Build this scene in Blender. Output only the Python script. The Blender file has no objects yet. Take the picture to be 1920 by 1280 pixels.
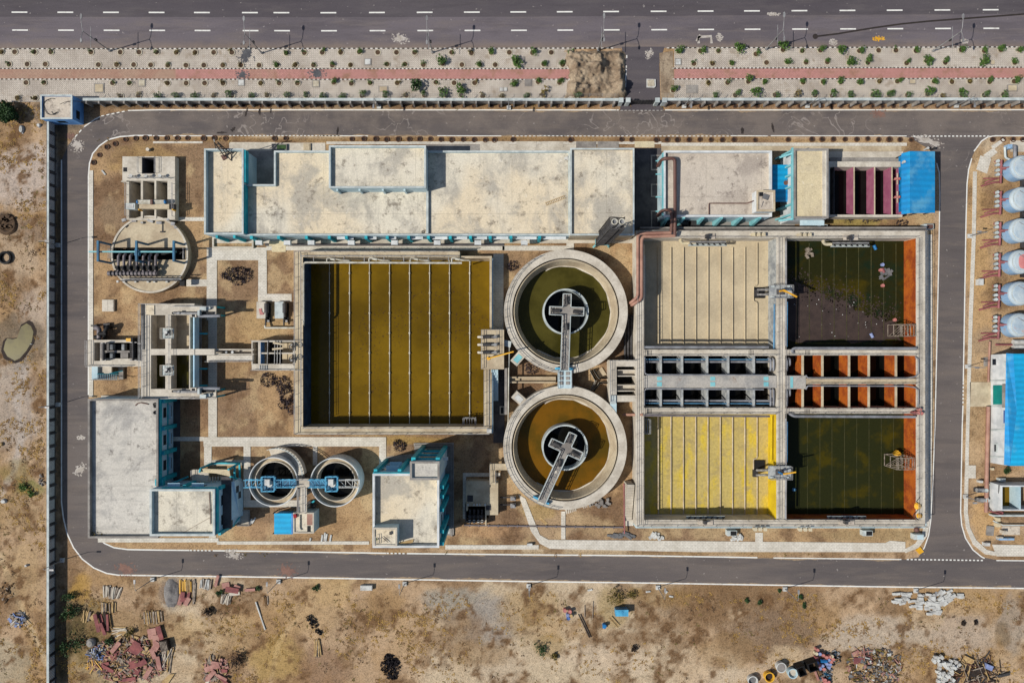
import bpy, math, random
import numpy as np
from mathutils import Vector, Matrix
from mathutils.geometry import tessellate_polygon
random.seed(11)
R = random.uniform
H = 128.0          # drone height over the ground, metres
SC = bpy.context.scene
COL = SC.collection
WL = {}            # world location of every parent

def kz(z): return .1 * (H - z) / H
def X(px, z=0): return (px - 960) * kz(z)
def Y(py, z=0): return (640 - py) * kz(z)
def P(px, py, z=0): return (X(px, z), Y(py, z), z)

# ------------------------------------------------------------------ mesh builder (world coordinates)
class MB:
    def __init__(s): s.v = []; s.f = []; s.m = []; s.mi = 0; s.sm = []
    def face(s, pts, smooth=False):
        n = len(s.v); s.v += [tuple(p) for p in pts]
        s.f.append(tuple(range(n, n + len(pts)))); s.m.append(s.mi); s.sm.append(smooth); return s
    def idx(s, vs, fs, smooth=False):
        n = len(s.v); s.v += [tuple(p) for p in vs]
        for f in fs: s.f.append(tuple(i + n for i in f)); s.m.append(s.mi); s.sm.append(smooth)
        return s
    def box(s, x0, y0, z0, x1, y1, z1):
        if x0 > x1: x0, x1 = x1, x0
        if y0 > y1: y0, y1 = y1, y0
        if z0 > z1: z0, z1 = z1, z0
        v = [(x0,y0,z0),(x1,y0,z0),(x1,y1,z0),(x0,y1,z0),(x0,y0,z1),(x1,y0,z1),(x1,y1,z1),(x0,y1,z1)]
        return s.idx(v, [(3,2,1,0),(4,5,6,7),(0,1,5,4),(1,2,6,5),(2,3,7,6),(3,0,4,7)])
    def pb(s, a, b, c, d, z0, z1):            # box whose top is seen at pixels a,b - c,d
        return s.box(X(a,z1), Y(b,z1), z0, X(c,z1), Y(d,z1), z1)
    def ob(s, cx, cy, z0, z1, lx, ly, ang=0, tilt=0):   # turned box
        c, n = math.cos(ang), math.sin(ang); v = []
        for z in (z0, z1):
            for sx, sy in ((-1,-1),(1,-1),(1,1),(-1,1)):
                x, y = sx*lx/2, sy*ly/2
                v.append((cx + x*c - y*n, cy + x*n + y*c, z + tilt*x))
        return s.idx(v, [(3,2,1,0),(4,5,6,7),(0,1,5,4),(1,2,6,5),(2,3,7,6),(3,0,4,7)])
    def beam(s, p, q, w, h=None):             # square bar between two points
        h = h or w; p = Vector(p); q = Vector(q); d = (q - p).normalized()
        u = d.cross(Vector((0,0,1)))
        u = Vector((1,0,0)) if u.length < 1e-4 else u.normalized()
        t = u.cross(d); u *= w/2; t *= h/2
        v = [p-u-t, p+u-t, p+u+t, p-u+t, q-u-t, q+u-t, q+u+t, q-u+t]
        return s.idx(v, [(0,1,2,3),(7,6,5,4),(0,4,5,1),(1,5,6,2),(2,6,7,3),(3,7,4,0)])
    def prism(s, poly, z0, z1):
        a = sum(poly[i][0]*poly[(i+1)%len(poly)][1] - poly[(i+1)%len(poly)][0]*poly[i][1] for i in range(len(poly)))
        if a < 0: poly = poly[::-1]
        n = len(poly)
        v = [(x,y,z0) for x,y in poly] + [(x,y,z1) for x,y in poly]
        return s.idx(v, [tuple(range(n-1,-1,-1)), tuple(range(n,2*n))] + [(i,(i+1)%n,(i+1)%n+n,i+n) for i in range(n)])
    def cyl(s, cx, cy, r, z0, z1, n=24, r2=None, cap=True):
        r2 = r if r2 is None else r2
        v = [(cx+r*math.cos(i*2*math.pi/n), cy+r*math.sin(i*2*math.pi/n), z0) for i in range(n)]
        v += [(cx+r2*math.cos(i*2*math.pi/n), cy+r2*math.sin(i*2*math.pi/n), z1) for i in range(n)]
        s.idx(v, [(i,(i+1)%n,(i+1)%n+n,i+n) for i in range(n)], True)
        if cap: s.idx(v, [tuple(range(n-1,-1,-1)), tuple(range(n,2*n))])
        return s
    def lathe(s, cx, cy, prof, n=48, closed=False, a0=0, a1=2*math.pi):
        full = abs(a1-a0) > 6.28; m = n if full else n+1; k = len(prof)
        v = [(cx+r*math.cos(a0+(a1-a0)*i/n), cy+r*math.sin(a0+(a1-a0)*i/n), z) for i in range(m) for r, z in prof]
        f = []
        for i in range(n):
            j = (i+1) % m
            for q in range(k if closed else k-1):
                w = (q+1) % k
                f.append((i*k+q, j*k+q, j*k+w, i*k+w))
        return s.idx(v, f)
    def ring(s, cx, cy, ro, ri, z0, z1, n=64):
        return s.lathe(cx, cy, [(ro,z0),(ro,z1),(ri,z1),(ri,z0)], n, True)
    def disc(s, cx, cy, r, z, n=64):
        return s.face([(cx+r*math.cos(i*2*math.pi/n), cy+r*math.sin(i*2*math.pi/n), z) for i in range(n)])
    def tube(s, pts, r, n=8, cap=True):
        pts = [Vector(p) for p in pts]; m = len(pts); v = []; u = None
        for i, p in enumerate(pts):
            d = (pts[min(i+1,m-1)] - pts[max(i-1,0)]).normalized()
            if u is None:
                u = d.cross(Vector((0,0,1)))
                if u.length < 1e-3: u = d.cross(Vector((1,0,0)))
            u = (u - d*u.dot(d)).normalized(); t = d.cross(u)
            for k in range(n):
                a = 2*math.pi*k/n; v.append(p + (u*math.cos(a) + t*math.sin(a))*r)
        f = [(i*n+k, i*n+(k+1)%n, (i+1)*n+(k+1)%n, (i+1)*n+k) for i in range(m-1) for k in range(n)]
        s.idx(v, f, True)
        if cap: s.idx(v, [tuple(range(n-1,-1,-1)), tuple(range((m-1)*n, m*n))])
        return s
    def bent(s, pts, r, n=8, br=None):          # tube with rounded corners
        br = br or r*2.2; pts = [Vector(p) for p in pts]; o = [pts[0]]
        for a, b, c in zip(pts, pts[1:], pts[2:]):
            d1 = (a-b); d2 = (c-b); q = min(br, d1.length*.45, d2.length*.45)
            p1 = b + d1.normalized()*q; p2 = b + d2.normalized()*q
            for t in (0,.25,.5,.75,1): o.append(p1*(1-t)**2 + b*2*t*(1-t) + p2*t*t)
        o.append(pts[-1]); return s.tube(o, r, n)
    def rail(s, pts, h=1.0, step=2.0, r=.035):
        for a, b in zip(pts, pts[1:]):
            a = Vector(a); b = Vector(b); L = (b-a).length; k = max(1, round(L/step))
            for i in range(k+1):
                p = a.lerp(b, i/k); s.beam(p, p+Vector((0,0,h)), r*1.6)
            for hh in (h, h*.55): s.beam(a+Vector((0,0,hh)), b+Vector((0,0,hh)), r*1.7)
        return s
    def ribbon(s, pts, w, z):                   # flat painted line along world xy points
        n = len(pts); L = []; Q = []
        for i in range(n):
            a = Vector(pts[max(i-1,0)][:2]); b = Vector(pts[min(i+1,n-1)][:2]); d = (b-a).normalized()
            nn = Vector((-d.y, d.x))*w/2; p = Vector(pts[i][:2]); L.append(p+nn); Q.append(p-nn)
        for i in range(n-1):
            s.face([(Q[i].x,Q[i].y,z),(Q[i+1].x,Q[i+1].y,z),(L[i+1].x,L[i+1].y,z),(L[i].x,L[i].y,z)])
        return s
    def sheet(s, loops, z):                     # flat polygon, further loops are holes
        ls = [[Vector((x,y,z)) for x,y in l] for l in loops]; flat = [p for l in ls for p in l]
        tris = tessellate_polygon(ls); fs = []
        for t in tris:
            a, b, c = (flat[i] for i in t)
            fs.append(tuple(t) if (b-a).cross(c-a).z > 0 else tuple(reversed(t)))
        return s.idx(flat, fs)
    def build(s, name, mats, parent=None, origin=None):
        me = bpy.data.meshes.new(name)
        o = WL.get(parent.name, (0,0,0)) if parent else (origin or (0,0,0))
        me.from_pydata([(x-o[0], y-o[1], z-o[2]) for x,y,z in s.v], [], s.f)
        for m in (mats if isinstance(mats, (list,tuple)) else [mats]): me.materials.append(m)
        me.polygons.foreach_set('material_index', s.m); me.polygons.foreach_set('use_smooth', s.sm)
        me.update()
        ob = bpy.data.objects.new(name, me); COL.objects.link(ob)
        if parent: ob.parent = parent
        else: ob.location = o
        WL[ob.name] = o
        return ob
    def base(s):
        xs = [p[0] for p in s.v]; ys = [p[1] for p in s.v]
        return ((min(xs)+max(xs))/2, (min(ys)+max(ys))/2, min(p[2] for p in s.v))

def tag(o, label, cat, group=None):
    o['label'] = label; o['category'] = cat
    if group: o['group'] = group
    return o
def thing(name, label, cat, loc=(0,0,0), group=None, rz=0):
    o = bpy.data.objects.new(name, None); COL.objects.link(o); o.location = loc; o.rotation_euler.z = rz
    o.empty_display_size = .3; WL[o.name] = tuple(loc); return tag(o, label, cat, group)
def solo(mb, name, m, label, cat, group=None):
    return tag(mb.build(name, m, None, mb.base()), label, cat, group)
def part(mb, name, m, parent, label=None):
    o = mb.build(name, m, parent)
    if label: o['label'] = label
    return o
def struct(mb, name, m, parent=None):
    o = mb.build(name, m, parent)
    if not parent: o['kind'] = 'structure'
    return o
def dup(root, loc, label, rz=None, scale=None, group=None):
    r = root.copy(); COL.objects.link(r); r.location = loc; r['label'] = label
    if rz is not None: r.rotation_euler.z = rz
    if scale: r.scale = scale if isinstance(scale, tuple) else (scale,)*3
    if group: r['group'] = group
    for ch in root.children:
        c = ch.copy(); COL.objects.link(c); c.parent = r
        for g in ch.children:
            d = g.copy(); COL.objects.link(d); d.parent = c
    return r
ONES = 'zeroth first second third fourth fifth sixth seventh eighth ninth tenth eleventh twelfth thirteenth fourteenth fifteenth sixteenth seventeenth eighteenth nineteenth'.split()
TENS = {20:'twent',30:'thirt',40:'fort',50:'fift',60:'sixt',70:'sevent',80:'eight',90:'ninet'}
def nth(n):
    if n < 20: return ONES[n]
    t = n//10*10
    return TENS[t]+'ieth' if n % 10 == 0 else TENS[t]+'y-'+ONES[n%10]

# ------------------------------------------------------------------ materials
GAIN = 1.3        # how far sunlit surfaces read brighter than their albedo
def lin(c):
    return tuple((((v/255)/12.92) if v/255 <= .04045 else ((v/255+.055)/1.055)**2.4)/GAIN for v in c) + (1,)
class NT:
    def __init__(s, name):
        s.m = bpy.data.materials.new(name); s.m.use_nodes = True; s.t = s.m.node_tree
        s.b = s.t.nodes['Principled BSDF']; s.n = s.t.nodes; s.l = s.t.links
        s.geo = s.n.new('ShaderNodeNewGeometry'); s.pos = s.geo.outputs['Position']
    def noise(s, sc, det=4, rough=.55, vec=None, st=None, dist=0):
        n = s.n.new('ShaderNodeTexNoise'); n.inputs['Scale'].default_value = sc
        n.inputs['Detail'].default_value = det; n.inputs['Roughness'].default_value = rough; n.inputs['Distortion'].default_value = dist
        v = vec or s.pos
        if st:
            q = s.n.new('ShaderNodeVectorMath'); q.operation = 'MULTIPLY'; q.inputs[1].default_value = st
            s.l.new(v, q.inputs[0]); v = q.outputs[0]
        s.l.new(v, n.inputs['Vector']); return n.outputs['Fac']
    def ramp(s, f, a, b, lo=0., hi=1.):
        r = s.n.new('ShaderNodeMapRange'); r.interpolation_type = 'SMOOTHSTEP'
        for k, v in zip(('From Min','From Max','To Min','To Max'), (a,b,lo,hi)): r.inputs[k].default_value = v
        s.l.new(f, r.inputs['Value']); return r.outputs[0]
    def mix(s, f, a, b, mode='MIX'):
        n = s.n.new('ShaderNodeMix'); n.data_type = 'RGBA'; n.blend_type = mode; n.clamp_factor = True
        for i, v in ((0,f),(6,a),(7,b)):
            if isinstance(v, (int,float)): n.inputs[i].default_value = v
            elif isinstance(v, tuple): n.inputs[i].default_value = v
            else: s.l.new(v, n.inputs[i])
        return n.outputs[2]
    def math(s, op, a, b=0):
        n = s.n.new('ShaderNodeMath'); n.operation = op
        for i, v in ((0,a),(1,b)):
            if isinstance(v, (int,float)): n.inputs[i].default_value = v
            else: s.l.new(v, n.inputs[i])
        return n.outputs[0]
    def bump(s, f, st, d=.05):
        n = s.n.new('ShaderNodeBump'); n.inputs['Strength'].default_value = st; n.inputs['Distance'].default_value = d
        s.l.new(f, n.inputs['Height']); s.l.new(n.outputs[0], s.b.inputs['Normal'])
    def val(s, f, amt):        # grey multiplier around 1
        return s.ramp(f, .25, .75, 1-amt, 1+amt)
    def fin(s, c, rough=.85, metal=0, spec=.3):
        if isinstance(c, tuple): s.b.inputs['Base Color'].default_value = c
        else: s.l.new(c, s.b.inputs['Base Color'])
        s.b.inputs['Roughness'].default_value = rough; s.b.inputs['Metallic'].default_value = metal
        s.b.inputs['Specular IOR Level'].default_value = spec; return s.m
    def gray(s, f):
        n = s.n.new('ShaderNodeCombineColor'); [s.l.new(f, n.inputs[i]) for i in range(3)]; return n.outputs[0]

def mk(name, c1, c2=None, sc=.5, rough=.85, metal=0, spec=.3, fine=.1, fsc=5, rp=(.38,.64), c3=None, sc3=1.2, rp3=(.6,.75),
       bump=0, st=None, brick=None, wave=None, mask3=None):
    t = NT(name); c2 = c2 or tuple(v*.86 for v in c1)
    c = t.mix(t.ramp(t.noise(sc, 6, .6, st=st), *rp), lin(c1), lin(c2))
    if c3:
        f = t.ramp(t.noise(sc3, 8, .65), *rp3)
        if mask3: f = t.math('MULTIPLY', f, t.ramp(t.noise(mask3, 3), .42, .6))
        c = t.mix(f, c, lin(c3))
    if brick:                                   # (brick width, row height, mortar, mortar size, turn, plane)
        bt = t.n.new('ShaderNodeTexBrick'); bt.inputs['Scale'].default_value = 1
        bt.inputs['Brick Width'].default_value = brick[0]; bt.inputs['Row Height'].default_value = brick[1]
        bt.inputs['Mortar Size'].default_value = brick[3]; bt.inputs['Mortar Smooth'].default_value = .3
        if brick[4] == 'yz':
            sp = t.n.new('ShaderNodeSeparateXYZ'); v = t.n.new('ShaderNodeCombineXYZ'); t.l.new(t.pos, sp.inputs[0]); t.l.new(sp.outputs[1], v.inputs[0]); t.l.new(sp.outputs[2], v.inputs[1])
        else: v = t.n.new('ShaderNodeMapping'); v.inputs['Rotation'].default_value = brick[4]; t.l.new(t.pos, v.inputs[0])
        t.l.new(v.outputs[0], bt.inputs['Vector'])
        c = t.mix(bt.outputs['Fac'], c, lin(brick[2]))
    if wave:                                    # (axis, ribs per metre, strength): rib light and shade painted into the colour
        sp = t.n.new('ShaderNodeSeparateXYZ'); t.l.new(t.pos, sp.inputs[0])
        w = t.math('SINE', t.math('MULTIPLY', sp.outputs[wave[0]], wave[1]*6.283))
        c = t.mix(1., c, t.gray(t.ramp(w, -1, 1, 1-wave[2], 1+wave[2]*.5)), 'MULTIPLY')
    fn = t.noise(fsc, 5, .6)
    if fine: c = t.mix(1., c, t.gray(t.val(fn, fine)), 'MULTIPLY')
    if bump: t.bump(fn, bump)
    return t.fin(c, rough, metal, spec)

M = {}
def mm(k, *a, **b): M[k] = mk(k, *a, **b)
mm('line', (238,236,228), (190,184,176), sc=1.2, rp=(.5,.8), fine=.08)
mm('kerb_white', (232,228,220), (185,178,165), sc=1.5, fine=.1)
mm('kerb_black', (48,46,46), (70,66,62), sc=1.5)
mm('paver', (214,203,188), (184,172,158), sc=.16, fine=.16, fsc=4, c3=(166,148,126), sc3=.4, rp3=(.54,.72), brick=(.55,.28,(146,136,124),.035,(0,0,.78)))
mm('pink', (198,142,132), (182,148,124), sc=.12, fine=.14, fsc=3, rp=(.5,.7), c3=(165,124,100), sc3=.4, rp3=(.48,.66), brick=(.5,.25,(150,112,104),.03,(0,0,0)))
mm('conc', (216,207,190), (190,180,163), sc=.35, fine=.12, fsc=3, c3=(136,122,104), sc3=.9, rp3=(.62,.82))
mm('conc_tan', (206,190,160), (182,164,136), sc=.35, fine=.12, fsc=2.5, c3=(150,134,112), sc3=.6, rp3=(.6,.8))
mm('conc_grey', (160,154,146), (132,126,120), sc=.4, fine=.14, fsc=3)
mm('conc_dark', (92,88,88), (70,68,70), sc=.5, fine=.14)
mm('coping', (205,212,208), (178,186,184), sc=.8, fine=.08)
mm('tile', (228,222,208), (208,201,186), sc=.4, fine=.12, fsc=2, brick=(.62,.3,(184,175,160),.03,(0,0,0)))
mm('wall_white', (226,228,226), (198,202,202), sc=.5, fine=.06)
mm('wall_pale', (200,220,224), (172,198,206), sc=.4, fine=.08)
mm('wall_sky', (196,228,242), (170,208,228), sc=.4, fine=.08)
mm('wall_blue', (112,168,226), (90,142,200), sc=.5, fine=.08)
mm('teal', (44,184,198), (34,156,172), sc=.6, fine=.08, rough=.6)
mm('teal_pale', (140,204,208), (118,184,190), sc=.6, fine=.06, rough=.6)
mm('frame_blue', (44,112,146), (34,86,116), sc=.8, fine=.08, rough=.5)
mm('truss', (96,190,226), (70,150,190), sc=.8, fine=.06, rough=.5)
mm('glass', (38,48,58), (28,36,44), rough=.15, spec=.5, fine=0)
mm('steel', (168,168,166), (134,132,132), sc=1, fine=.1, rough=.5, metal=.2)
mm('steel_dark', (74,72,72), (52,50,50), sc=1, fine=.12, rough=.6)
mm('black', (26,26,28), (18,18,20), fine=.1, rough=.7)
mm('pipe_white', (212,208,192), (176,168,148), sc=.7, fine=.1, rough=.5)
mm('pipe_grey', (150,152,156), (122,122,126), sc=.6, fine=.08, rough=.5)
mm('pipe_blue', (96,150,186), (84,128,160), sc=.8, rough=.5)
mm('pipe_brown', (112,80,70), (100,70,62), sc=.5, fine=.1, rough=.55)
mm('pipe_salmon', (180,138,118), (156,114,98), sc=.5, fine=.1, rough=.6)
mm('pipe_red', (164,98,98), (134,78,80), sc=.8, fine=.1, rough=.5)
mm('pipe_ash', (128,120,122), (104,98,100), sc=.7, fine=.1, rough=.5)
mm('yellow', (240,184,58), (226,166,40), fine=.05, rough=.5)
mm('valve_blue', (36,128,190), (30,104,160), fine=.05, rough=.5)
mm('roof_azure', (22,150,212), (30,136,196), sc=.2, fine=.05, fsc=3, rough=.7, c3=(90,168,208), sc3=.25, rp3=(.46,.66), wave=(1,.95,.08))
mm('roof_blue', (0,156,206), (6,128,190), sc=.12, fine=.06, fsc=2, rough=.7, wave=(1,.95,.14), c3=(70,164,206), sc3=.3, rp3=(.54,.74))
mm('roof_cyan', (26,176,226), (20,160,214), sc=.15, fine=.06, fsc=2, rough=.7, wave=(1,1.0,.12), c3=(84,176,214), sc3=.3, rp3=(.54,.74))
mm('water_gold', (126,98,20), (96,74,14), sc=.07, rough=.14, spec=.12, fine=.05, fsc=1.5, rp=(.35,.65), c3=(76,56,34), sc3=2.6, rp3=(.57,.63), mask3=.09)
mm('water_olive', (82,76,32), (60,56,20), sc=.16, rough=.12, spec=.12, fine=.04)
mm('water_amber', (122,84,20), (86,68,20), sc=.13, rough=.12, spec=.12, fine=.04)
mm('water_black', (22,22,20), (16,16,14), sc=.3, rough=.1, spec=.12, fine=.03)
mm('water_green', (42,42,18), (70,60,12), sc=.16, rough=.12, spec=.12, fine=.1, fsc=2.5, rp=(.5,.68), c3=(30,42,26), sc3=.2, rp3=(.5,.65))
mm('water_moss', (44,46,22), (70,62,14), sc=.2, rough=.12, spec=.12, fine=.1, fsc=3, rp=(.5,.66))
mm('scum', (72,58,52), (60,48,44), sc=.6, fine=.22, fsc=8, rough=.7)
mm('pond', (124,114,64), (104,94,54), sc=.3, rough=.2, spec=.5, fine=.04)
mm('floor_tan', (206,189,156), (190,174,144), sc=.25, fine=.1, fsc=3, c3=(150,136,114), sc3=.6, rp3=(.6,.8))
mm('floor_yellow', (198,176,104), (216,188,66), sc=.2, fine=.15, fsc=2.2, st=(2.2,.7,1), rp=(.46,.64), c3=(182,162,104), sc3=.45, rp3=(.48,.66))
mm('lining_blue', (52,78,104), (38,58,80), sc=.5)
mm('pink_dusty', (182,150,128), (176,136,116), sc=.3, fine=.14, fsc=3, c3=(160,128,104), sc3=.5, brick=(.5,.25,(150,122,104),.03,(0,0,0)))
mm('yellow_wall', (232,200,30), (214,180,30), sc=.5, fine=.1)
mm('rust', (190,98,26), (150,66,22), sc=.5, fine=.16, fsc=3, c3=(206,140,20), sc3=.6, rp3=(.58,.75))
mm('magenta', (172,104,126), (156,84,112), sc=.6, fine=.1)
mm('conc_lane', (182,184,180), (140,144,146), sc=.8, fine=.16, fsc=3)
mm('soil', (98,76,54), (70,54,40), sc=2, fine=.2)
mm('soil_dark', (58,46,38), (44,34,28), sc=2, fine=.2)
mm('ring_conc', (206,196,172), (178,166,144), sc=2, fine=.1)
mm('ring_brick', (112,80,58), (84,60,46), sc=2, fine=.2)
mm('leaf', (88,120,48), (60,88,34), sc=2.5, fine=.25, fsc=9, rough=.7)
mm('leaf_dry', (128,112,56), (96,84,44), sc=2.5, fine=.25, fsc=9, rough=.8)
mm('leaf_dark', (58,88,42), (34,58,28), sc=2, fine=.25, fsc=7, rough=.7)
mm('leaf_purple', (62,50,54), (44,36,42), sc=2, fine=.3, fsc=8, rough=.7)
mm('straw', (188,152,84), (150,116,62), sc=.4, fine=.2, rough=.9)
mm('straw_brown', (142,110,74), (116,90,62), sc=.4, fine=.2, rough=.9)
mm('wood_grey', (168,154,138), (120,108,96), sc=1.5, fine=.2, fsc=7)
mm('wood_tan', (196,168,118), (168,136,92), sc=1.5, fine=.15, fsc=7)
mm('ply_red', (156,92,88), (124,74,74), sc=.8, fine=.14)
mm('ply_pink', (188,142,128), (164,116,106), sc=.8, fine=.14)
mm('drum_blue', (84,116,176), (64,94,150), sc=2, fine=.08, rough=.5)
mm('drum_lid', (150,164,206), (130,142,180), sc=2, fine=.08, rough=.5)
mm('drum_pink', (206,138,128), (180,112,106), sc=2, fine=.08, rough=.5)
mm('block', (214,214,208), (184,182,176), sc=1, fine=.1)
mm('tarp_grey', (118,118,118), (92,92,94), sc=.6, fine=.16, fsc=4)
mm('char', (42,36,38), (30,26,30), sc=1, fine=.3, fsc=5, c3=(74,64,58), sc3=1.5)
mm('red', (176,48,60), (150,40,50), fine=.1)
mm('tank_white', (190,202,206), (164,182,194), sc=.5, fine=.08, rough=.5, c3=(196,164,152), sc3=.7, rp3=(.58,.76))
mm('tank_blue', (158,190,218), (136,174,208), sc=.5, fine=.08, rough=.5, st=(2,2,.3), c3=(176,160,158), sc3=.8, rp3=(.58,.76))
mm('tank_pink', (214,138,134), (202,124,122), sc=.6, fine=.06)
mm('shutter', (0,140,130), (0,122,118), fine=.04, wave=(1,3,.1))
mm('gravel_path', (182,172,158), (150,140,126), sc=.5, fine=.16)

def roofmat(name, c1, c4, c2, c3, st, joint):
    t = NT(name)
    c = t.mix(t.ramp(t.noise(.055, 3, .5), .42, .6), lin(c1), lin(c4))
    c = t.mix(t.math('MULTIPLY', t.ramp(t.noise(.14, 8, .7, dist=.35), .46, .62), .75), c, lin(c2))
    c = t.mix(t.math('MULTIPLY', t.ramp(t.noise(.5, 4, .6, st=st), .5, .75), .45), c, lin(c2))
    n3 = t.noise(.55, 10, .76); c = t.mix(t.math('MULTIPLY', t.ramp(n3, .53, .66), .75), c, lin(c3))
    c = t.mix(t.math('MULTIPLY', t.ramp(t.noise(.9, 8, .75, dist=.5), .6, .68), .5), c, lin((246,240,226)))
    bt = t.n.new('ShaderNodeTexBrick'); bt.offset = .5; bt.inputs['Scale'].default_value = 1; bt.inputs['Brick Width'].default_value = joint[0]; bt.inputs['Row Height'].default_value = joint[1]; bt.inputs['Mortar Size'].default_value = .05; bt.inputs['Mortar Smooth'].default_value = .6
    t.l.new(t.pos, bt.inputs['Vector']); c = t.mix(t.math('MULTIPLY', bt.outputs['Fac'], .4), c, lin(c3))
    fn = t.noise(4, 6, .7); c = t.mix(1., c, t.gray(t.val(fn, .16)), 'MULTIPLY'); M[name] = t.fin(c, .9, 0, .2)
roofmat('roof', (228,219,198), (230,213,182), (172,166,154), (118,107,94), (1.6,.22,1), (17,23))
roofmat('roof_grey', (222,216,204), (208,202,190), (158,155,150), (118,112,106), (.25,1.8,1), (12.5,13))
roofmat('roof_pink', (214,201,182), (206,194,178), (168,156,144), (124,113,104), (1,.6,1), (10,13))
roofmat('roof_cream', (222,206,168), (214,202,172), (198,184,156), (168,150,124), (2.4,.12,1), (30,30))
# ------------------------------------------------------------------ light, sky, camera
EL, AZ = math.radians(47), math.radians(17)
wd = bpy.data.worlds.new('World'); SC.world = wd; wd.use_nodes = True
sky = wd.node_tree.nodes.new('ShaderNodeTexSky'); sky.sky_type = 'NISHITA'; sky.sun_disc = False
sky.sun_elevation = EL; sky.sun_rotation = math.atan2(-math.cos(AZ), -math.sin(AZ))
bg = wd.node_tree.nodes['Background']; bg.inputs[1].default_value = .085
wd.node_tree.links.new(sky.outputs[0], bg.inputs[0])
sl = bpy.data.lights.new('sun', 'SUN'); sl.energy = 4.2; sl.angle = math.radians(.5); sl.color = (1, .955, .885)
so = bpy.data.objects.new('sun', sl); COL.objects.link(so); so.location = (-60, -20, 80)
so.rotation_euler = Vector((math.cos(EL)*math.cos(AZ), math.cos(EL)*math.sin(AZ), -math.sin(EL))).to_track_quat('-Z', 'Y').to_euler()
cd = bpy.data.cameras.new('camera'); co = bpy.data.objects.new('camera', cd); COL.objects.link(co)
co.location = (0, 0, H); co.rotation_euler = (0, 0, 0); cd.sensor_width = 36; cd.lens = 36*H/192; cd.clip_end = 2000; cd.clip_start = 1
SC.camera = co
SC.view_settings.view_transform = 'Standard'; SC.view_settings.look = 'None'; SC.view_settings.exposure = 0.1; SC.view_settings.gamma = 1

# ------------------------------------------------------------------ noise on arrays
def vnoise(x, y, seed=0):
    rs = np.random.RandomState(seed); tb = rs.rand(256, 256)
    xi = np.floor(x).astype(int); yi = np.floor(y).astype(int); fx = x-xi; fy = y-yi
    fx = fx*fx*(3-2*fx); fy = fy*fy*(3-2*fy); g = lambda a, b: tb[a & 255, b & 255]
    return (g(xi,yi)*(1-fx)+g(xi+1,yi)*fx)*(1-fy) + (g(xi,yi+1)*(1-fx)+g(xi+1,yi+1)*fx)*fy
def fbm(x, y, s, o=5, seed=0):
    t = 0; a = .5; n = 0
    for k in range(o): t = t + a*vnoise(x/s*2**k+17.3*k, y/s*2**k+5.1*k, seed+k); n += a; a *= .55
    return t/n
def sst(a, b, v): t = np.clip((v-a)/(b-a), 0, 1); return t*t*(3-2*t)

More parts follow.
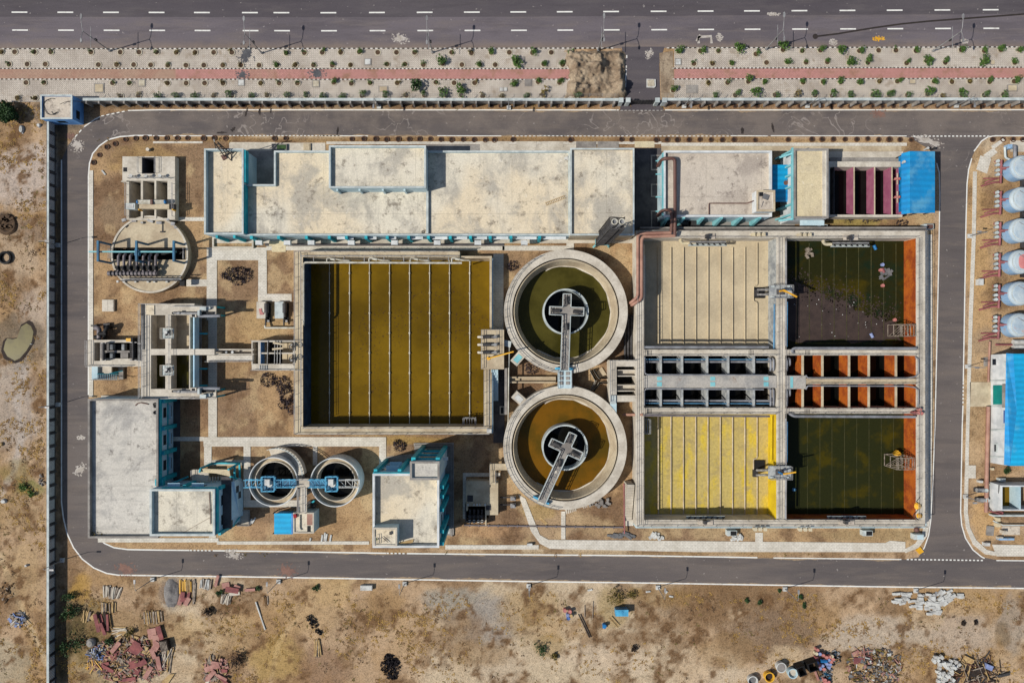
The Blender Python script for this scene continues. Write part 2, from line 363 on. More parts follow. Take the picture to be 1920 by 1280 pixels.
# ------------------------------------------------------------------ ground: one sheet with openings where tanks go below it
RIM = 3.6
def wr(a, b, c, d, z=0): return (X(a,z), Y(d,z), X(c,z), Y(b,z))
HOLES = {'main': wr(562,476,917.5,808,3.5), 'basin': wr(1199,438,1726,981,RIM), 'pools': wr(1553,312,1692,403,1.2),
         'inlet': (X(240,1.5),Y(415,1.5),X(326,1.5),Y(296,1.5)), 'sump': wr(210,465,348,486,1.2),
         'screen': wr(175,641,268,676,3.0), 'dist': wr(477,641,556,682,3.4),
         'return': wr(873,942,916,974,1.2), 'yard1': wr(1222,293,1240,318,0), 'yard2': wr(1222,347,1239,368,0), 'yard3': wr(1222,397,1240,429,0),
         'chamber': wr(1150,681,1199,745,RIM), 'eastpit': wr(1862,908,1925,955,2.0)}
PATCH = [  # px, py, rx, ry, colour, strength
 (50,330,70,60,(196,182,168),.8),(30,470,40,60,(188,168,142),.6),(60,430,40,26,(140,122,104),.7),(20,540,40,30,(150,126,98),.5),(60,590,30,60,(190,176,160),.6),
 (12,420,16,20,(64,54,48),.9),(36,640,46,48,(112,98,80),.8),(20,760,50,90,(176,168,158),.6),(70,720,12,60,(146,120,92),.5),(34,890,30,26,(120,112,60),.5),(52,915,26,14,(108,118,52),.6),
 (75,545,14,10,(172,150,124),.5),(10,250,30,30,(150,120,84),.5),(30,960,60,40,(172,148,110),.4),(12,1240,50,40,(178,168,142),.6),(40,1080,40,60,(188,160,116),.5),(20,1110,18,40,(116,94,72),.5),
 (870,1135,70,34,(160,152,138),.75),(920,1170,50,50,(156,148,138),.7),(850,1120,40,20,(158,150,134),.7),(780,1190,60,40,(192,164,128),.5),(940,1255,50,40,(196,178,152),.6),(620,1100,40,34,(196,166,118),.7),
 (590,1140,60,50,(188,158,116),.6),(1130,1235,90,36,(206,186,158),.75),(1050,1262,80,20,(200,182,152),.7),(1300,1250,40,40,(198,172,138),.6),(1440,1120,90,40,(134,108,80),.75),(1440,1190,90,50,(134,112,90),.85),
 (1330,1130,80,48,(128,100,70),.75),(1260,1160,40,40,(140,112,82),.5),(1240,1120,60,20,(148,118,74),.6),(700,1140,50,20,(160,130,92),.5),(870,1180,40,40,(132,104,74),.6),(900,1225,60,24,(148,118,80),.55),(1380,1150,16,12,(196,170,136),.7),(1360,1220,60,30,(150,118,72),.4),(1660,1185,90,34,(188,172,150),.85),(1610,1200,70,20,(186,170,148),.8),(1800,1190,60,60,(186,168,146),.8),
 (1800,1130,70,26,(186,154,108),.6),(1900,1170,24,50,(164,150,132),.8),(1880,1190,14,20,(120,98,66),.6),(1730,1160,40,20,(196,172,138),.7),(1490,1100,60,14,(150,116,80),.5),(1470,1230,40,20,(206,182,146),.7),
 (320,1112,22,28,(118,116,114),.95),(220,1200,90,60,(140,112,70),.5),(170,1180,40,60,(104,92,52),.6),(140,1150,20,80,(70,64,40),.6),(170,1250,50,40,(128,106,54),.5),(300,1110,60,20,(162,130,94),.5),(340,1180,50,30,(196,166,118),.5),
 (150,1100,20,30,(186,146,72),.7),(440,1190,50,40,(196,168,126),.5),(440,1235,20,16,(98,76,60),.7),(600,1255,60,40,(132,102,80),.6),(520,1235,50,40,(182,154,90),.5),(120,1190,14,90,(60,54,38),.7),
 (1000,1150,60,50,(164,132,80),.5),(1030,1210,30,20,(150,122,66),.5),(1150,1140,30,40,(150,126,66),.5),(1190,1110,24,10,(150,120,60),.5),(1080,1180,60,20,(192,162,122),.4),
 (440,660,30,60,(168,138,96),.4),(440,770,30,30,(148,122,96),.7),(490,600,40,40,(196,168,116),.4),(360,780,30,30,(140,108,80),.6),(250,340,20,20,(190,160,120),.4),(215,400,24,40,(150,130,104),.5),
 (270,300,60,30,(190,158,98),.4),(1030,985,60,26,(192,166,130),.6),(1120,985,40,20,(190,164,124),.5),(1010,960,30,12,(172,148,84),.4),(900,995,80,14,(190,152,112),.6),(840,990,30,18,(196,166,130),.6),
 (620,990,80,26,(182,148,106),.6),(480,990,40,14,(186,152,114),.6),(740,825,120,8,(180,150,84),.6),(1600,415,60,10,(158,142,80),.8),(1735,430,10,16,(196,170,130),.6),(1640,1003,120,10,(158,136,98),.6),
 (1830,420,26,160,(200,164,112),.6),(1830,760,26,160,(194,166,126),.6),(1850,960,30,50,(204,166,112),.7),(1840,600,20,60,(198,160,108),.5),(1850,640,26,24,(160,140,116),.6),
 (180,198,100,8,(110,92,70),.8),(600,199,500,5,(116,92,66),.75),(1500,199,500,5,(140,110,82),.75),(140,250,14,16,(120,108,92),.6),(116,600,10,420,(70,62,52),.75),(120,210,50,30,(88,80,70),.6),  # long dark strip paints the shade along the west wall into the ground
 (800,262,640,4,(150,120,78),.7),(1150,1037,600,3,(166,140,100),.6),(130,1040,16,30,(120,92,64),.6),
]
TRACKS = [([(665,1085),(610,1118),(565,1152),(525,1195),(505,1290)],5,(206,178,136),.7),([(650,1085),(596,1116),(548,1150),(508,1195),(486,1290)],4,(150,122,88),.55),([(690,1086),(640,1112),(600,1140),(560,1180),(530,1290)],4,(156,128,94),.5),
 ([(1920,1182),(1800,1197),(1700,1182),(1600,1196),(1500,1228),(1420,1262),(1300,1276)],15,(204,184,156),.6),([(1920,1176),(1800,1190),(1700,1175),(1600,1188),(1500,1220)],3,(160,138,112),.5),([(0,1040),(22,1100),(44,1150),(70,1205),(90,1250)],6,(206,184,146),.65),([(12,1040),(34,1096),(56,1146),(84,1200)],3,(136,110,82),.5),
 ([(48,690),(30,750),(42,820),(24,890),(0,930)],7,(204,192,178),.6),([(66,690),(50,750),(60,820),(44,900)],3,(134,112,92),.6),([(30,690),(12,760),(20,830)],3,(140,118,96),.5),([(800,1100),(900,1190),(1000,1250),(1120,1285)],6,(200,176,142),.45),([(1180,1110),(1170,1180),(1140,1240)],6,(204,180,148),.4)]
def ground_colour(x, y):
    px = 960 + x*10; py = 640 - y*10
    n1 = fbm(x, y, 11, 5, 3); n2 = fbm(x, y, 4, 5, 21); n3 = fbm(x, y, 1.3, 4, 40); n4 = fbm(x, y, 22, 4, 60)
    L = lambda c: np.array(lin(c)[:3])*np.array([1.0,.99,1.0])
    def mx(c, d, f): return c*(1-f[...,None]) + L(d)*f[...,None]
    c = np.ones(x.shape+(3,))*L((186,158,125))
    c = mx(c, (168,136,95), sst(.42,.6,n1)*.85)
    c = mx(c, (206,188,158), sst(.52,.68,n4)*.8)
    c = mx(c, (136,108,78), sst(.5,.64,n2)*.75)
    ins = ((px > 165) & (px < 1750) & (py > 262) & (py < 1030)).astype(float)
    c = c*(1-ins[...,None]) + ins[...,None]*mx(mx(mx(np.ones(x.shape+(3,))*L((180,149,110)), (142,116,90), sst(.42,.6,n1)*.9), (122,96,72), sst(.48,.62,n2)*.75), (200,174,132), sst(.54,.68,fbm(x,y,3,4,33))*.6)
    for pl, wd_, col, s in TRACKS:
        d = np.full(x.shape, 1e9)
        for (ax,ay),(bx,by) in zip(pl, pl[1:]):
            q = np.clip(((px-ax)*(bx-ax)+(py-ay)*(by-ay))/((bx-ax)**2+(by-ay)**2), 0, 1); d = np.minimum(d, np.hypot(px-ax-q*(bx-ax), py-ay-q*(by-ay)))
        c = mx(c, col, s*sst(wd_*1.3, wd_*.5, d+(n3-.5)*wd_*1.2))
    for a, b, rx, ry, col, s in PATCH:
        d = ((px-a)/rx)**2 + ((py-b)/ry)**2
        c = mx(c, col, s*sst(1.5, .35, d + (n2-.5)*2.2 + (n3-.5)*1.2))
    fld = ((py > 1098) | (px < 86)).astype(float)
    c = mx(c, (112,84,56), sst(.55,.65,n3)*sst(.38,.58,n2)*(.35+.5*fld))
    return c
xs = sorted(set(np.round(np.concatenate([np.arange(-101,101.1,.34), [-900,-500,-320,-220,-160,-130,-115,115,130,160,220,320,500,900]]), 3)) | {round(h[i],3) for h in HOLES.values() for i in (0,2)})
ys = sorted(set(np.round(np.concatenate([np.arange(-68,68.1,.34), [-900,-500,-320,-220,-160,-120,-90,-75,75,90,120,160,220,320,500,900]]), 3)) | {round(h[i],3) for h in HOLES.values() for i in (1,3)})
xs = np.array(xs); ys = np.array(ys)
GX, GY = np.meshgrid(xs, ys, indexing='ij')
def relief(x, y):
    px = 960 + np.asarray(x)*10; py = 640 - np.asarray(y)*10
    f = np.maximum(sst(1106,1130,py), sst(84,64,px)*sst(196,230,py))
    return f*(fbm(np.asarray(x), np.asarray(y), 7, 4, 80)-.5)*.55
def gz(x, y): return float(relief(np.array([x]), np.array([y]))[0])
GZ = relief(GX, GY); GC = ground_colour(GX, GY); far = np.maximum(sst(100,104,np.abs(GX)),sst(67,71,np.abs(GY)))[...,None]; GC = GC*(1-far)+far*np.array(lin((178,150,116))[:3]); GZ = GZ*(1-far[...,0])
nx, ny = len(xs), len(ys)
cx = (xs[:-1]+xs[1:])/2; cy = (ys[:-1]+ys[1:])/2; keep = np.ones((nx-1, ny-1), bool)
for h in HOLES.values():
    keep &= ~(((cx > h[0]) & (cx < h[2]))[:,None] & ((cy > h[1]) & (cy < h[3]))[None,:])
I, J = np.nonzero(keep); base_i = I*ny+J
faces = np.stack([base_i, base_i+ny, base_i+ny+1, base_i+1], 1)
me = bpy.data.meshes.new('ground')
me.vertices.add(nx*ny); me.vertices.foreach_set('co', np.stack([GX,GY,GZ], -1).reshape(-1).astype('f'))
me.loops.add(faces.size); me.loops.foreach_set('vertex_index', faces.reshape(-1).astype('i'))
me.polygons.add(len(faces)); me.polygons.foreach_set('loop_start', np.arange(0, faces.size, 4, dtype='i'))
me.update(calc_edges=True); me.validate()
at = me.color_attributes.new('soil_colour', 'FLOAT_COLOR', 'POINT')
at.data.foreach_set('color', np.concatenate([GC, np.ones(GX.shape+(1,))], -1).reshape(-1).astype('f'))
t = NT('ground_soil'); a = t.n.new('ShaderNodeAttribute'); a.attribute_name = 'soil_colour'
f1 = t.noise(3.2, 6, .7); f2 = t.noise(.9, 5, .65); f3 = t.noise(9, 4, .7)
c = t.mix(1., a.outputs['Color'], t.gray(t.val(f1, .5)), 'MULTIPLY'); c = t.mix(1., c, t.gray(t.val(f3, .26)), 'MULTIPLY')
c = t.mix(1., c, t.gray(t.val(f2, .22)), 'MULTIPLY'); c = t.mix(t.math('MULTIPLY', t.ramp(f1, .54, .64), t.ramp(f2, .42, .56)), c, lin((118,92,64)))
c = t.mix(t.math('MULTIPLY', t.ramp(t.noise(5.5, 3, .6), .64, .72), .6), c, lin((222,202,170)))
t.bump(f1, .5, .12); M['ground'] = t.fin(c, .95, 0, .1)
me.materials.append(M['ground'])
g = bpy.data.objects.new('ground', me); COL.objects.link(g); g['kind'] = 'structure'

# ------------------------------------------------------------------ asphalt
def asphalt(name, c1, c2, lines, dust):
    t = NT(name)
    c = t.mix(t.ramp(t.noise(.07, 5, .6, st=(.45,1.6,1)), .4, .62), lin(c1), lin(c2))
    c = t.mix(t.math('MULTIPLY', t.ramp(t.noise(.35, 6, .65, st=(.3,1.8,1)), .46, .68), .6), c, lin(dust)); c = t.mix(t.math('MULTIPLY', t.ramp(t.noise(.05, 7, .7, st=(1,9,1)), .5, .62), .35), c, lin(tuple(v*.84 for v in c1)))
    n = t.noise(.22, 3, .5, dist=.6); w = t.math('ABSOLUTE', t.math('SUBTRACT', n, .5))
    s0 = t.n.new('ShaderNodeSeparateXYZ'); t.l.new(t.pos, s0.inputs[0])
    f = t.math('MULTIPLY', t.math('MULTIPLY', t.ramp(w, .014, .0), t.ramp(t.noise(.055, 2), .45, .53)), t.ramp(s0.outputs[1], 30, 36))
    c = t.mix(t.math('MULTIPLY', f, lines), c, lin((176,166,158)))
    sp = t.n.new('ShaderNodeSeparateXYZ'); t.l.new(t.pos, sp.inputs[0]); yy = sp.outputs[1]
    if lines: c = t.mix(t.math('MULTIPLY', t.ramp(yy, 30, 38), t.ramp(t.noise(.12, 6, .65), .42, .62, 0, .5)), c, lin((138,126,116)))
    if name == 'asphalt_main': c = t.mix(t.math('MULTIPLY', t.ramp(t.math('ADD', yy, t.math('MULTIPLY', t.noise(.5, 4), 1.6)), 57.6, 55.4), .6), c, lin((150,132,114)))
    fn = t.noise(6, 5, .7); c = t.mix(1., c, t.gray(t.val(fn, .14)), 'MULTIPLY')
    sp = t.ramp(t.noise(1.6, 3, .5), .69, .72); c = t.mix(t.math('MULTIPLY', sp, .5), c, lin((180,172,164)))
    t.bump(fn, .15, .02); M[name] = t.fin(c, .9, 0, .2)
asphalt('asphalt', (100,93,91), (114,105,100), .6, (122,111,103))
asphalt('asphalt_main', (103,96,100), (116,108,112), .0, (124,114,110))
asphalt('asphalt_dark', (87,81,85), (95,89,92), .0, (104,97,97))
def xy(l, z=0): return [(X(a,z), Y(b,z)) for a, b in l]
# the highway along the top
hw = struct(MB().sheet([xy([(-900,-260),(2900,-260),(2900,87),(1920,89),(1250,91),(960,92),(0,92.5),(-900,94)])], .03), 'highway', M['asphalt_main'])
struct(MB().sheet([xy([(-900,-8),(2900,-14),(2900,26),(1920,27),(1440,29),(960,32),(600,33),(0,32),(-900,30)])], .036), 'resurfaced_lane', M['asphalt_dark'], hw)
D1 = [22,108,193.5,279,364,454,513,601,692,781.5,870,957,1044,1131,1220,1308,1395,1484,1574,1662.5,1752,1842.5]
def dy(x, r): return np.interp(x, [0,600,960,1440,1900], [23.5,24.6,23.2,21,18.8] if r == 0 else [57,58.4,57.6,55.4,53.6])
for r in (0,1):
    for x in D1 + [-64,1930]:
        x += r*1.2
        struct(MB().ribbon([(X(x),Y(dy(x,r))),(X(x+29.5),Y(dy(x+29.5,r)))], .26, .041), 'lane_dash', M['line'], hw)
# ring road round the works, with the island and the eastern block left out
OUTER = [(116,300),(128,272),(142,256),(158,238),(178,224),(204,213),(240,207.5),(300,206),(1160,206.5),(2300,206),(2300,1106),(1920,1102),(1700,1100),(1440,1096),(1200,1092),(960,1089),(720,1085),(480,1081),(220,1077),
         (200,1074),(176,1064),(154,1047),(138,1026),(126,1000),(119,970),(116,930)]
ISL = [(166,330),(168,306),(174,288),(186,274),(203,262),(225,256.5),(252,254.5),(500,254.5),(960,255.5),(1440,255.5),(1690,256),(1706,259),(1722,268),(1742,280),(1753,296),(1760,318),(1762,366),(1760,480),(1757,620),(1753,800),(1749,900),(1745,975),(1741,1003),
       (1733,1026),(1722,1044),(1700,1048),(1440,1045),(1200,1041),(960,1039),(700,1036),(480,1032.5),(300,1030.5),(240,1029.5),(214,1026),(196,1018),(182,1006),(172,990),(166,960)]
EAST = [(2290,255),(1866,255),(1852,257),(1840,265),(1829,280),(1821,298),(1816,318),(1813,345),(1811,420),(1808,600),(1804,800),(1801,960),(1803,984),(1810,1008),(1824,1030),(1842,1044),(1868,1049),(2290,1053)]
rd = struct(MB().sheet([xy(OUTER), xy(ISL), xy(EAST)], .02), 'ring_road', M['asphalt'])
def rline(pts, w=.2, name='edge_line'): struct(MB().ribbon(xy(pts), w, .027), name, M['line'], rd)
def rdash(x0, y0, x1, y1, n, w=.2):
    m = MB()
    for i in range(n):
        a = i/n; b = (i+.55)/n
        m.ribbon([(X(x0+(x1-x0)*a), Y(y0+(y1-y0)*a)), (X(x0+(x1-x0)*b), Y(y0+(y1-y0)*b))], w, .027)
    struct(m, 'dashed_line', M['line'], rd)
rline([(240,207.6),(300,206.2),(1155,206.5)]); rdash(1156,206.6,1246,206.6,12); rline([(1247,206.6),(2100,206)])
rdash(141,257,156,240,2); rline([(158,238),(178,224),(188,219)]); rdash(190,218,238,208,5)
rline([(115.5,300),(115.5,940),(119,970),(126,1000),(138,1026),(154,1047),(176,1064),(200,1074),(222,1077.5),(480,1081),(720,1085),(960,1089),(1200,1092),(1440,1096),(1700,1100),(2100,1104)], .24)
rline([(166,740),(166,330),(168,306),(174,288),(186,274),(203,262),(225,256.5),(252,254.5),(285,254.2)], .24)
for a, b in ((287,315),(325,400),(600,690),(820,940),(1010,1060),(1370,1440),(1445,1700)): rline([(a,254.8),(b,255.2)], .16)
rdash(430,254.6,640,254.8,30,.16); rdash(960,255.3,1370,255.4,52,.14); rdash(1712,255.6,1858,255.4,20,.22)
rline([(182,1006),(196,1018),(214,1026),(240,1029.5),(300,1030.5),(355,1031)], .24); rdash(356,1031,398,1031.6,6,.24); rline([(399,1031.6),(480,1032.5),(700,1036),(724,1036.4)], .24)
rdash(725,1036.4,762,1037,5,.24); rline([(763,1037),(960,1039),(1200,1041),(1420,1044.6)], .24); rline([(1450,1045.2),(1690,1048)], .2); rdash(1700,1048,1846,1050,20,.24)
rline([(1756,306),(1761,324),(1762,366),(1760,480),(1757,620),(1753,800),(1749,900),(1745,975),(1741,1003),(1733,1026),(1726,1036)], .2)
rline([(2100,255),(1866,255),(1852,257),(1840,265),(1829,280),(1826,284)], .22); rline([(1822,297),(1816,318),(1813,345),(1811,420),(1808,600),(1806,716)], .22)
rdash(1806,717,1805.4,759,6,.24); rline([(1805.4,760),(1804,800),(1801,960),(1803,984),(1810,1008),(1824,1030),(1840,1043),(1846,1046)], .22); rline([(1868,1050),(2100,1052)], .2)
# entrance road from the gate up to the highway
er = struct(MB().sheet([xy([(1166,88),(1168,120),(1166,186),(1162,207),(1244,207),(1238,186),(1236,120),(1246,88)])], .038), 'entrance_road', M['asphalt_dark'])
for pts in ([(1175,104),(1175,109.5)], [(1174.3,123.5),(1174.3,127.5)], [(1174,130),(1172.6,164)], [(1165.5,133.5),(1163.5,161)]):
    struct(MB().ribbon(xy(pts), .22, .045), 'edge_line', M['line'], er)
# paved verges, pink path, striped kerbs
def band(name, mat, x0, x1, ya, yb, z=.12):    # ya, yb: (left, right) rows
    f = lambda x, y: np.interp(x, [0,960,1920], y)
    xs_ = [x0, *[q for q in (0,480,960,1440,1920) if x0 < q < x1], x1]
    struct(MB().prism(xy([(x, f(x,ya)) for x in xs_] + [(x, f(x,yb)) for x in reversed(xs_)]), -.05, z), name, M[mat])
K1 = (92.4,91.6,89); K2 = (129.4,129.8,127); K3 = (149.3,149.8,147.6)
for x0, x1 in ((-300,1074),(1264,2300)):
    band('paved_verge', 'paver', x0 if x0 > 0 else x0, x1-(0 if x0 < 0 else 0), (93.4,92.6,90), (128.6,129,126.2))
    if x0 < 0: band('pink_footpath', 'pink_dusty', x0, 330, (130.4,130.8,128), (148.4,149,146.8), .1); band('pink_footpath', 'pink', 330, x1, (130.4,130.8,128), (148.4,149,146.8), .1)
    else: band('pink_footpath', 'pink', x0, x1, (130.4,130.8,128), (148.4,149,146.8), .1)
    band('paved_verge', 'paver', x0, x1, (150.2,150.7,148.5), (192,186,185) if x0 > 0 else (192,186,185))
def stripes(y3, spans, step):
    m = MB()
    for x0, x1 in spans:
        x = x0; k = 0
        while x < x1:
            m.mi = k % 2; y = np.interp(x, [0,960,1920], y3); y2 = np.interp(x+step, [0,960,1920], y3)
            m.prism(xy([(x,y-.9),(x+step,y2-.9),(x+step,y2+.9),(x,y+.9)]), -.05, .17); x += step; k += 1
    struct(m, 'striped_kerb', [M['kerb_white'], M['kerb_black']])
stripes(K1, [(-60,1146),(1250,2000)], 4.6); stripes(K2, [(-60,1074),(1260,2000)], 3.6); stripes(K3, [(-60,1074),(1260,2000)], 4.2)
# loose earth dug up beside the entrance
m = MB(); n = 60; gxp = np.linspace(1054,1178,n); gyp = np.linspace(92,187,n); A, B = np.meshgrid(gxp, gyp, indexing='ij')
ed = np.minimum(np.minimum(A-1054, 1178-A)/22, np.minimum(B-92, 187-B)/14); ed = np.clip(ed*1.5-.62+1.5*(fbm(A*.1,B*.1,1.6,4,19)-.4), -.25, 1)
Z = .1 + ed*(fbm(A*.1, B*.1, 2.2, 5, 9)**2*4.2 + 1.1*np.abs(fbm(A*.1+B*.16, B*.1-A*.1, 1.3, 3, 15)-.5)); V = [(X(A[i,j]), Y(B[i,j]), Z[i,j]) for i in range(n) for j in range(n)]
m.idx(V, [(i*n+j, i*n+j+1, (i+1)*n+j+1, (i+1)*n+j) for i in range(n-1) for j in range(n-1)], True)
mm('earth', (170,152,128), (138,118,96), sc=.4, fine=.25, fsc=4, c3=(108,92,76), sc3=.7, rp3=(.5,.68), bump=.8)
struct(m, 'dug_earth', M['earth'])
struct(MB().sheet([xy([(1236,100),(1262,96),(1264,186),(1240,186),(1238,140)])], .05), 'dusty_shoulder', M['earth'])
# ------------------------------------------------------------------ plants
def leaves(m, c, r, n, s, rnd=random):
    for _ in range(n):
        while True:
            d = Vector((rnd.uniform(-1,1), rnd.uniform(-1,1), rnd.uniform(-1,1)))
            if .1 < d.length < 1: break
        d = d.normalized()*(d.length**.45)
        p = Vector(c) + Vector((d.x*r[0], d.y*r[1], d.z*r[2])); q = s*rnd.uniform(.5,1.5)
        a = Vector((rnd.gauss(0,1), rnd.gauss(0,1), rnd.gauss(0,.6))).normalized(); b = a.cross(Vector((rnd.gauss(0,1), rnd.gauss(0,1), rnd.gauss(0,1)))).normalized()
        m.face([p-a*q*.5, p+b*q*.28, p+a*q*.5, p-b*q*.28])
def bushy(m, c, r, h, n, s, clumps=5):       # uneven crown of several clumps, leaves as material 0, stems 1
    x, y, z = c
    for k in range(clumps):
        a = R(0,6.28); d = R(.15,.75)*r; q = R(.35,.6)*r
        leaves(m, (x+d*math.cos(a), y+d*math.sin(a), z+h*R(.45,.85)), (q, q, h*.28), n//clumps, s)
        m.mi = 1; m.beam((x,y,z), (x+d*math.cos(a)*.8, y+d*math.sin(a)*.8, z+h*.6), .05); m.mi = 0
def shrub_proto(r, h, n, s, cl): m = MB(); bushy(m, (0,0,0), r, h, n, s, cl); return m
KIND = {}
def shrub_mesh(key, mat, *a):
    m = shrub_proto(*a); me = m.build('shrub', [M[mat], M['wood_grey']]).data
    bpy.data.objects.remove(bpy.data.objects[-1] if False else [o for o in COL.objects if o.data == me][0]); KIND[key] = me
for k in range(3):
    shrub_mesh(('green',k), 'leaf', .95, 1.0, 190, .3, 6); shrub_mesh(('thin',k), 'leaf', .65, .8, 46, .26, 4); shrub_mesh(('dry',k), 'leaf_dry', .7, .7, 60, .26, 4)
    shrub_mesh(('dark',k), 'leaf_dark', .95, 1.0, 180, .3, 6)
mm('bark', (110,88,66), (84,66,50), sc=2)
# tree pits: a concrete rim with bare soil in it
def pit_proto():
    t = thing('tree_pit', 'round concrete tree pit', 'tree pit', (0,0,-40))
    m = MB(); m.ring(0,0,.62,.46,-40,-39.9,20); part(m, 'rim', M['ring_conc'], t)
    m = MB(); m.cyl(0,0,.465,-40,-39.94,18); part(m, 'soil', M['soil'], t); return t
PIT = pit_proto(); first_pit = [True]
def pit_at(px, py, label, group, z=.12, s=1):
    global PIT
    p = P(px, py, z)
    if first_pit[0]:
        first_pit[0] = False; PIT.location = p; PIT['label'] = label; PIT['group'] = group; PIT.scale = (s,s,s); return PIT
    return dup(PIT, p, label, R(0,6), s, group)
def shrub_at(px, py, kind, s, label, group, z=.12):
    o = bpy.data.objects.new('shrub', KIND[kind, random.randrange(3)]); COL.objects.link(o)
    o.location = P(px, py, z); o.rotation_euler.z = R(0,6.28); o.scale = (s*R(.85,1.15), s*R(.85,1.15), s); return tag(o, label, 'shrub', group)
ROWS = [
 ('along the highway kerb', [(3,98),(28,98),(65,98),(96,98),(171,98.5),(226,98.5),(261,98.5),(294,98.5),(331,99),(366,99),(401,99),(435,99),(537,100),(571,99.5),(604.5,99),(639,99),(674,98),(708.5,99),(743.5,99),(777.5,99),(847,99),(884,100),(921,99),(955,99),(998.5,99.5),(1033.5,99),(1069,98.5),
   (1273,97),(1313,96),(1347,96),(1387,94),(1417,102),(1468,94),(1504,96),(1538,95),(1576,95),(1611,96),(1647,95),(1679.5,95),(1717,96),(1802,94),(1845,96),(1876,94),(1911,94)]),
 ('beside the upper edge of the pink path', [(17.5,121),(51.5,121),(85.5,121),(185,122),(219,122),(251,122),(283,122.5),(315,123),(349,123),(382.5,123),(418,123),(452,123),(486,123),(519.5,122.5),(554,122),(588,122.5),(623.5,123),(657.5,122.5),(726,121),(759.5,121),(794,122),(830,120),(866,122),(899.5,121.5),(928.5,122),(967,120),(1019.5,121),(1055,122),
   (1301,120),(1336,120),(1372,119),(1437,118),(1476,117),(1511,117.5),(1551,117),(1592,118),(1627,118),(1699.5,119),(1737,115),(1772,118),(1844,117),(1902,118)]),
 ('beside the lower edge of the pink path', [(49.5,155.5),(83,155.5),(211.5,156),(243,156),(314.5,156.5),(349.5,156.5),(384,156.5),(418.5,156.5),(489,156.5),(523.5,156.5),(558,156.5),(626,155),(659,157),(694,156),(745,156),(785,157),(817.5,155),(851.5,156),(890,156),(965,156),(1009,154),(1049,155.5),
   (1328.5,156),(1364,155.5),(1403,153.5),(1434,153.5),(1505.5,155),(1543,154),(1576,154),(1612.5,155),(1648.5,153),(1682,153),(1751,153),(1784.5,154),(1818,153),(1855,154),(1901,153)]),
 ('along the foot of the boundary wall', [(33,184),(67,184.5),(227,181),(260,180),(298,181),(332,181),(367,181),(401,180.5),(435,180),(470,181),(501,179),(537,178.5),(574,179),(605,180),(644,180.5),(679,180),(723,180),(762,179.5),(796,179),(835,178),(865,178.5),(905,181),(942,180),(990,179),(1018.5,177),(1080,180),
   (1262,170),(1342,180),(1378.5,179),(1417,176),(1453,178.5),(1495,177),(1528,179),(1560,179.5),(1596,180),(1636,178),(1667,178),(1701,179),(1739,177),(1767,180),(1803,178),(1845,179),(1881,178)])]
BIG = {(785,157),(967,120),(1018.5,177),(1387,94),(830,120),(835,178),(865,178.5),(1592,118),(1737,115),(1739,177),(1844,117),(1417,176),(1468,94),(1576,95)}
for row, pts in ROWS:
    gp = 'concrete tree pits '+row; gs = 'shrubs '+row; k = 0
    for i, (px, py) in enumerate(pts):
        pit_at(px, py, f'round concrete tree pit {row}, {nth(i+1)} from the left', gp)
        q = random.random(); big = (px,py) in BIG
        if px < 480: kind, s, p = ('dry' if q < .6 else 'thin'), R(.6,.9), .72
        elif px < 960: kind, s, p = ('green' if q < .38 else 'thin' if q < .75 else 'dry'), R(.55,.85), .85
        else: kind, s, p = ('green' if q < .72 else 'thin' if q < .85 else 'dry'), R(.6,.98), .92
        if 'foot' in row: s *= 1.15; kind = 'green' if kind == 'thin' else kind; p = .97
        if px == 785: kind, s = 'dark', 1.7
        if big: kind = 'dark' if px == 785 else 'green'; s = max(s, 1.25); p = 2
        if (px, py) in ((1018.5,177),(1495,177)): kind = 'dry'; s = 1.5
        if random.random() < p:
            k += 1; d = {'green':'leafy green shrub','thin':'thin green sapling','dry':'sparse brownish shrub','dark':'large dark green shrub'}[kind]
            shrub_at(px+R(-3,3), py+R(-4,1.5), kind, s, f'{d} {row}, {nth(k)} from left', gs)
# square hatches and slabs in the verge
for px, py, w, h, mat, lb in [(187,166,19,19,'conc_tan','square pale concrete hatch in the paving by the guard tower'),(267,156.5,14,14,'ring_conc','small square hatch with grey lid left of the whiter hatch'),(453,156,13,13,'block','white square hatch beside an ash stain under the pink path'),
      (593,158,14,14,'ring_conc','square hatch with a two-tone lid under the pink path'),(690,117,13,13,'block','white square hatch in the verge between two saplings'),(719,168,18,12,'conc_tan','rough concrete slab among dry weeds near the wall'),(940,168.5,8,8,'block','small white valve cover left of its twin'),(947.5,168.5,8,8,'block','small white valve cover right of its twin'),
      (990.5,156,14,14,'conc_grey','grey square hatch near the end of the left verge'),(980,113,9,12,'conc_grey','grey box slab beside the round bush on the verge'),(1271,117,12,13,'block','white square slab at the corner of the right verge'),(1297,168,22,16,'conc_grey','large weathered grey slab near the gate'),
      (1860,118,9,9,'conc_tan','small square hatch on the right part of the highway verge'),(1710,154,13,9,'conc_tan','pale rectangular hatch below the pink path on the right'),(1897,166,20,13,'conc_tan','pale broken slab near the right picture edge')]:
    m = MB(); m.ob(X(px), Y(py), .05, .2, w*.1, h*.1); m.mi = 1; m.ob(X(px), Y(py), .2, .25, w*.076, h*.076); solo(m, 'inspection_hatch', [M['conc_grey'], M[mat]], lb, 'hatch', 'hatches in the paved verge')
m = MB(); m.prism(xy([(1212,149),(1229,150),(1229,163),(1226,166),(1212,165)]), .03, .28); m.mi = 1; m.ob(X(1220), Y(157), .28, .33, 1.3, 1.2, .1)
solo(m, 'concrete_slab', [M['block'], M['ring_conc']], 'pale square concrete slab standing on the entrance road', 'slab')
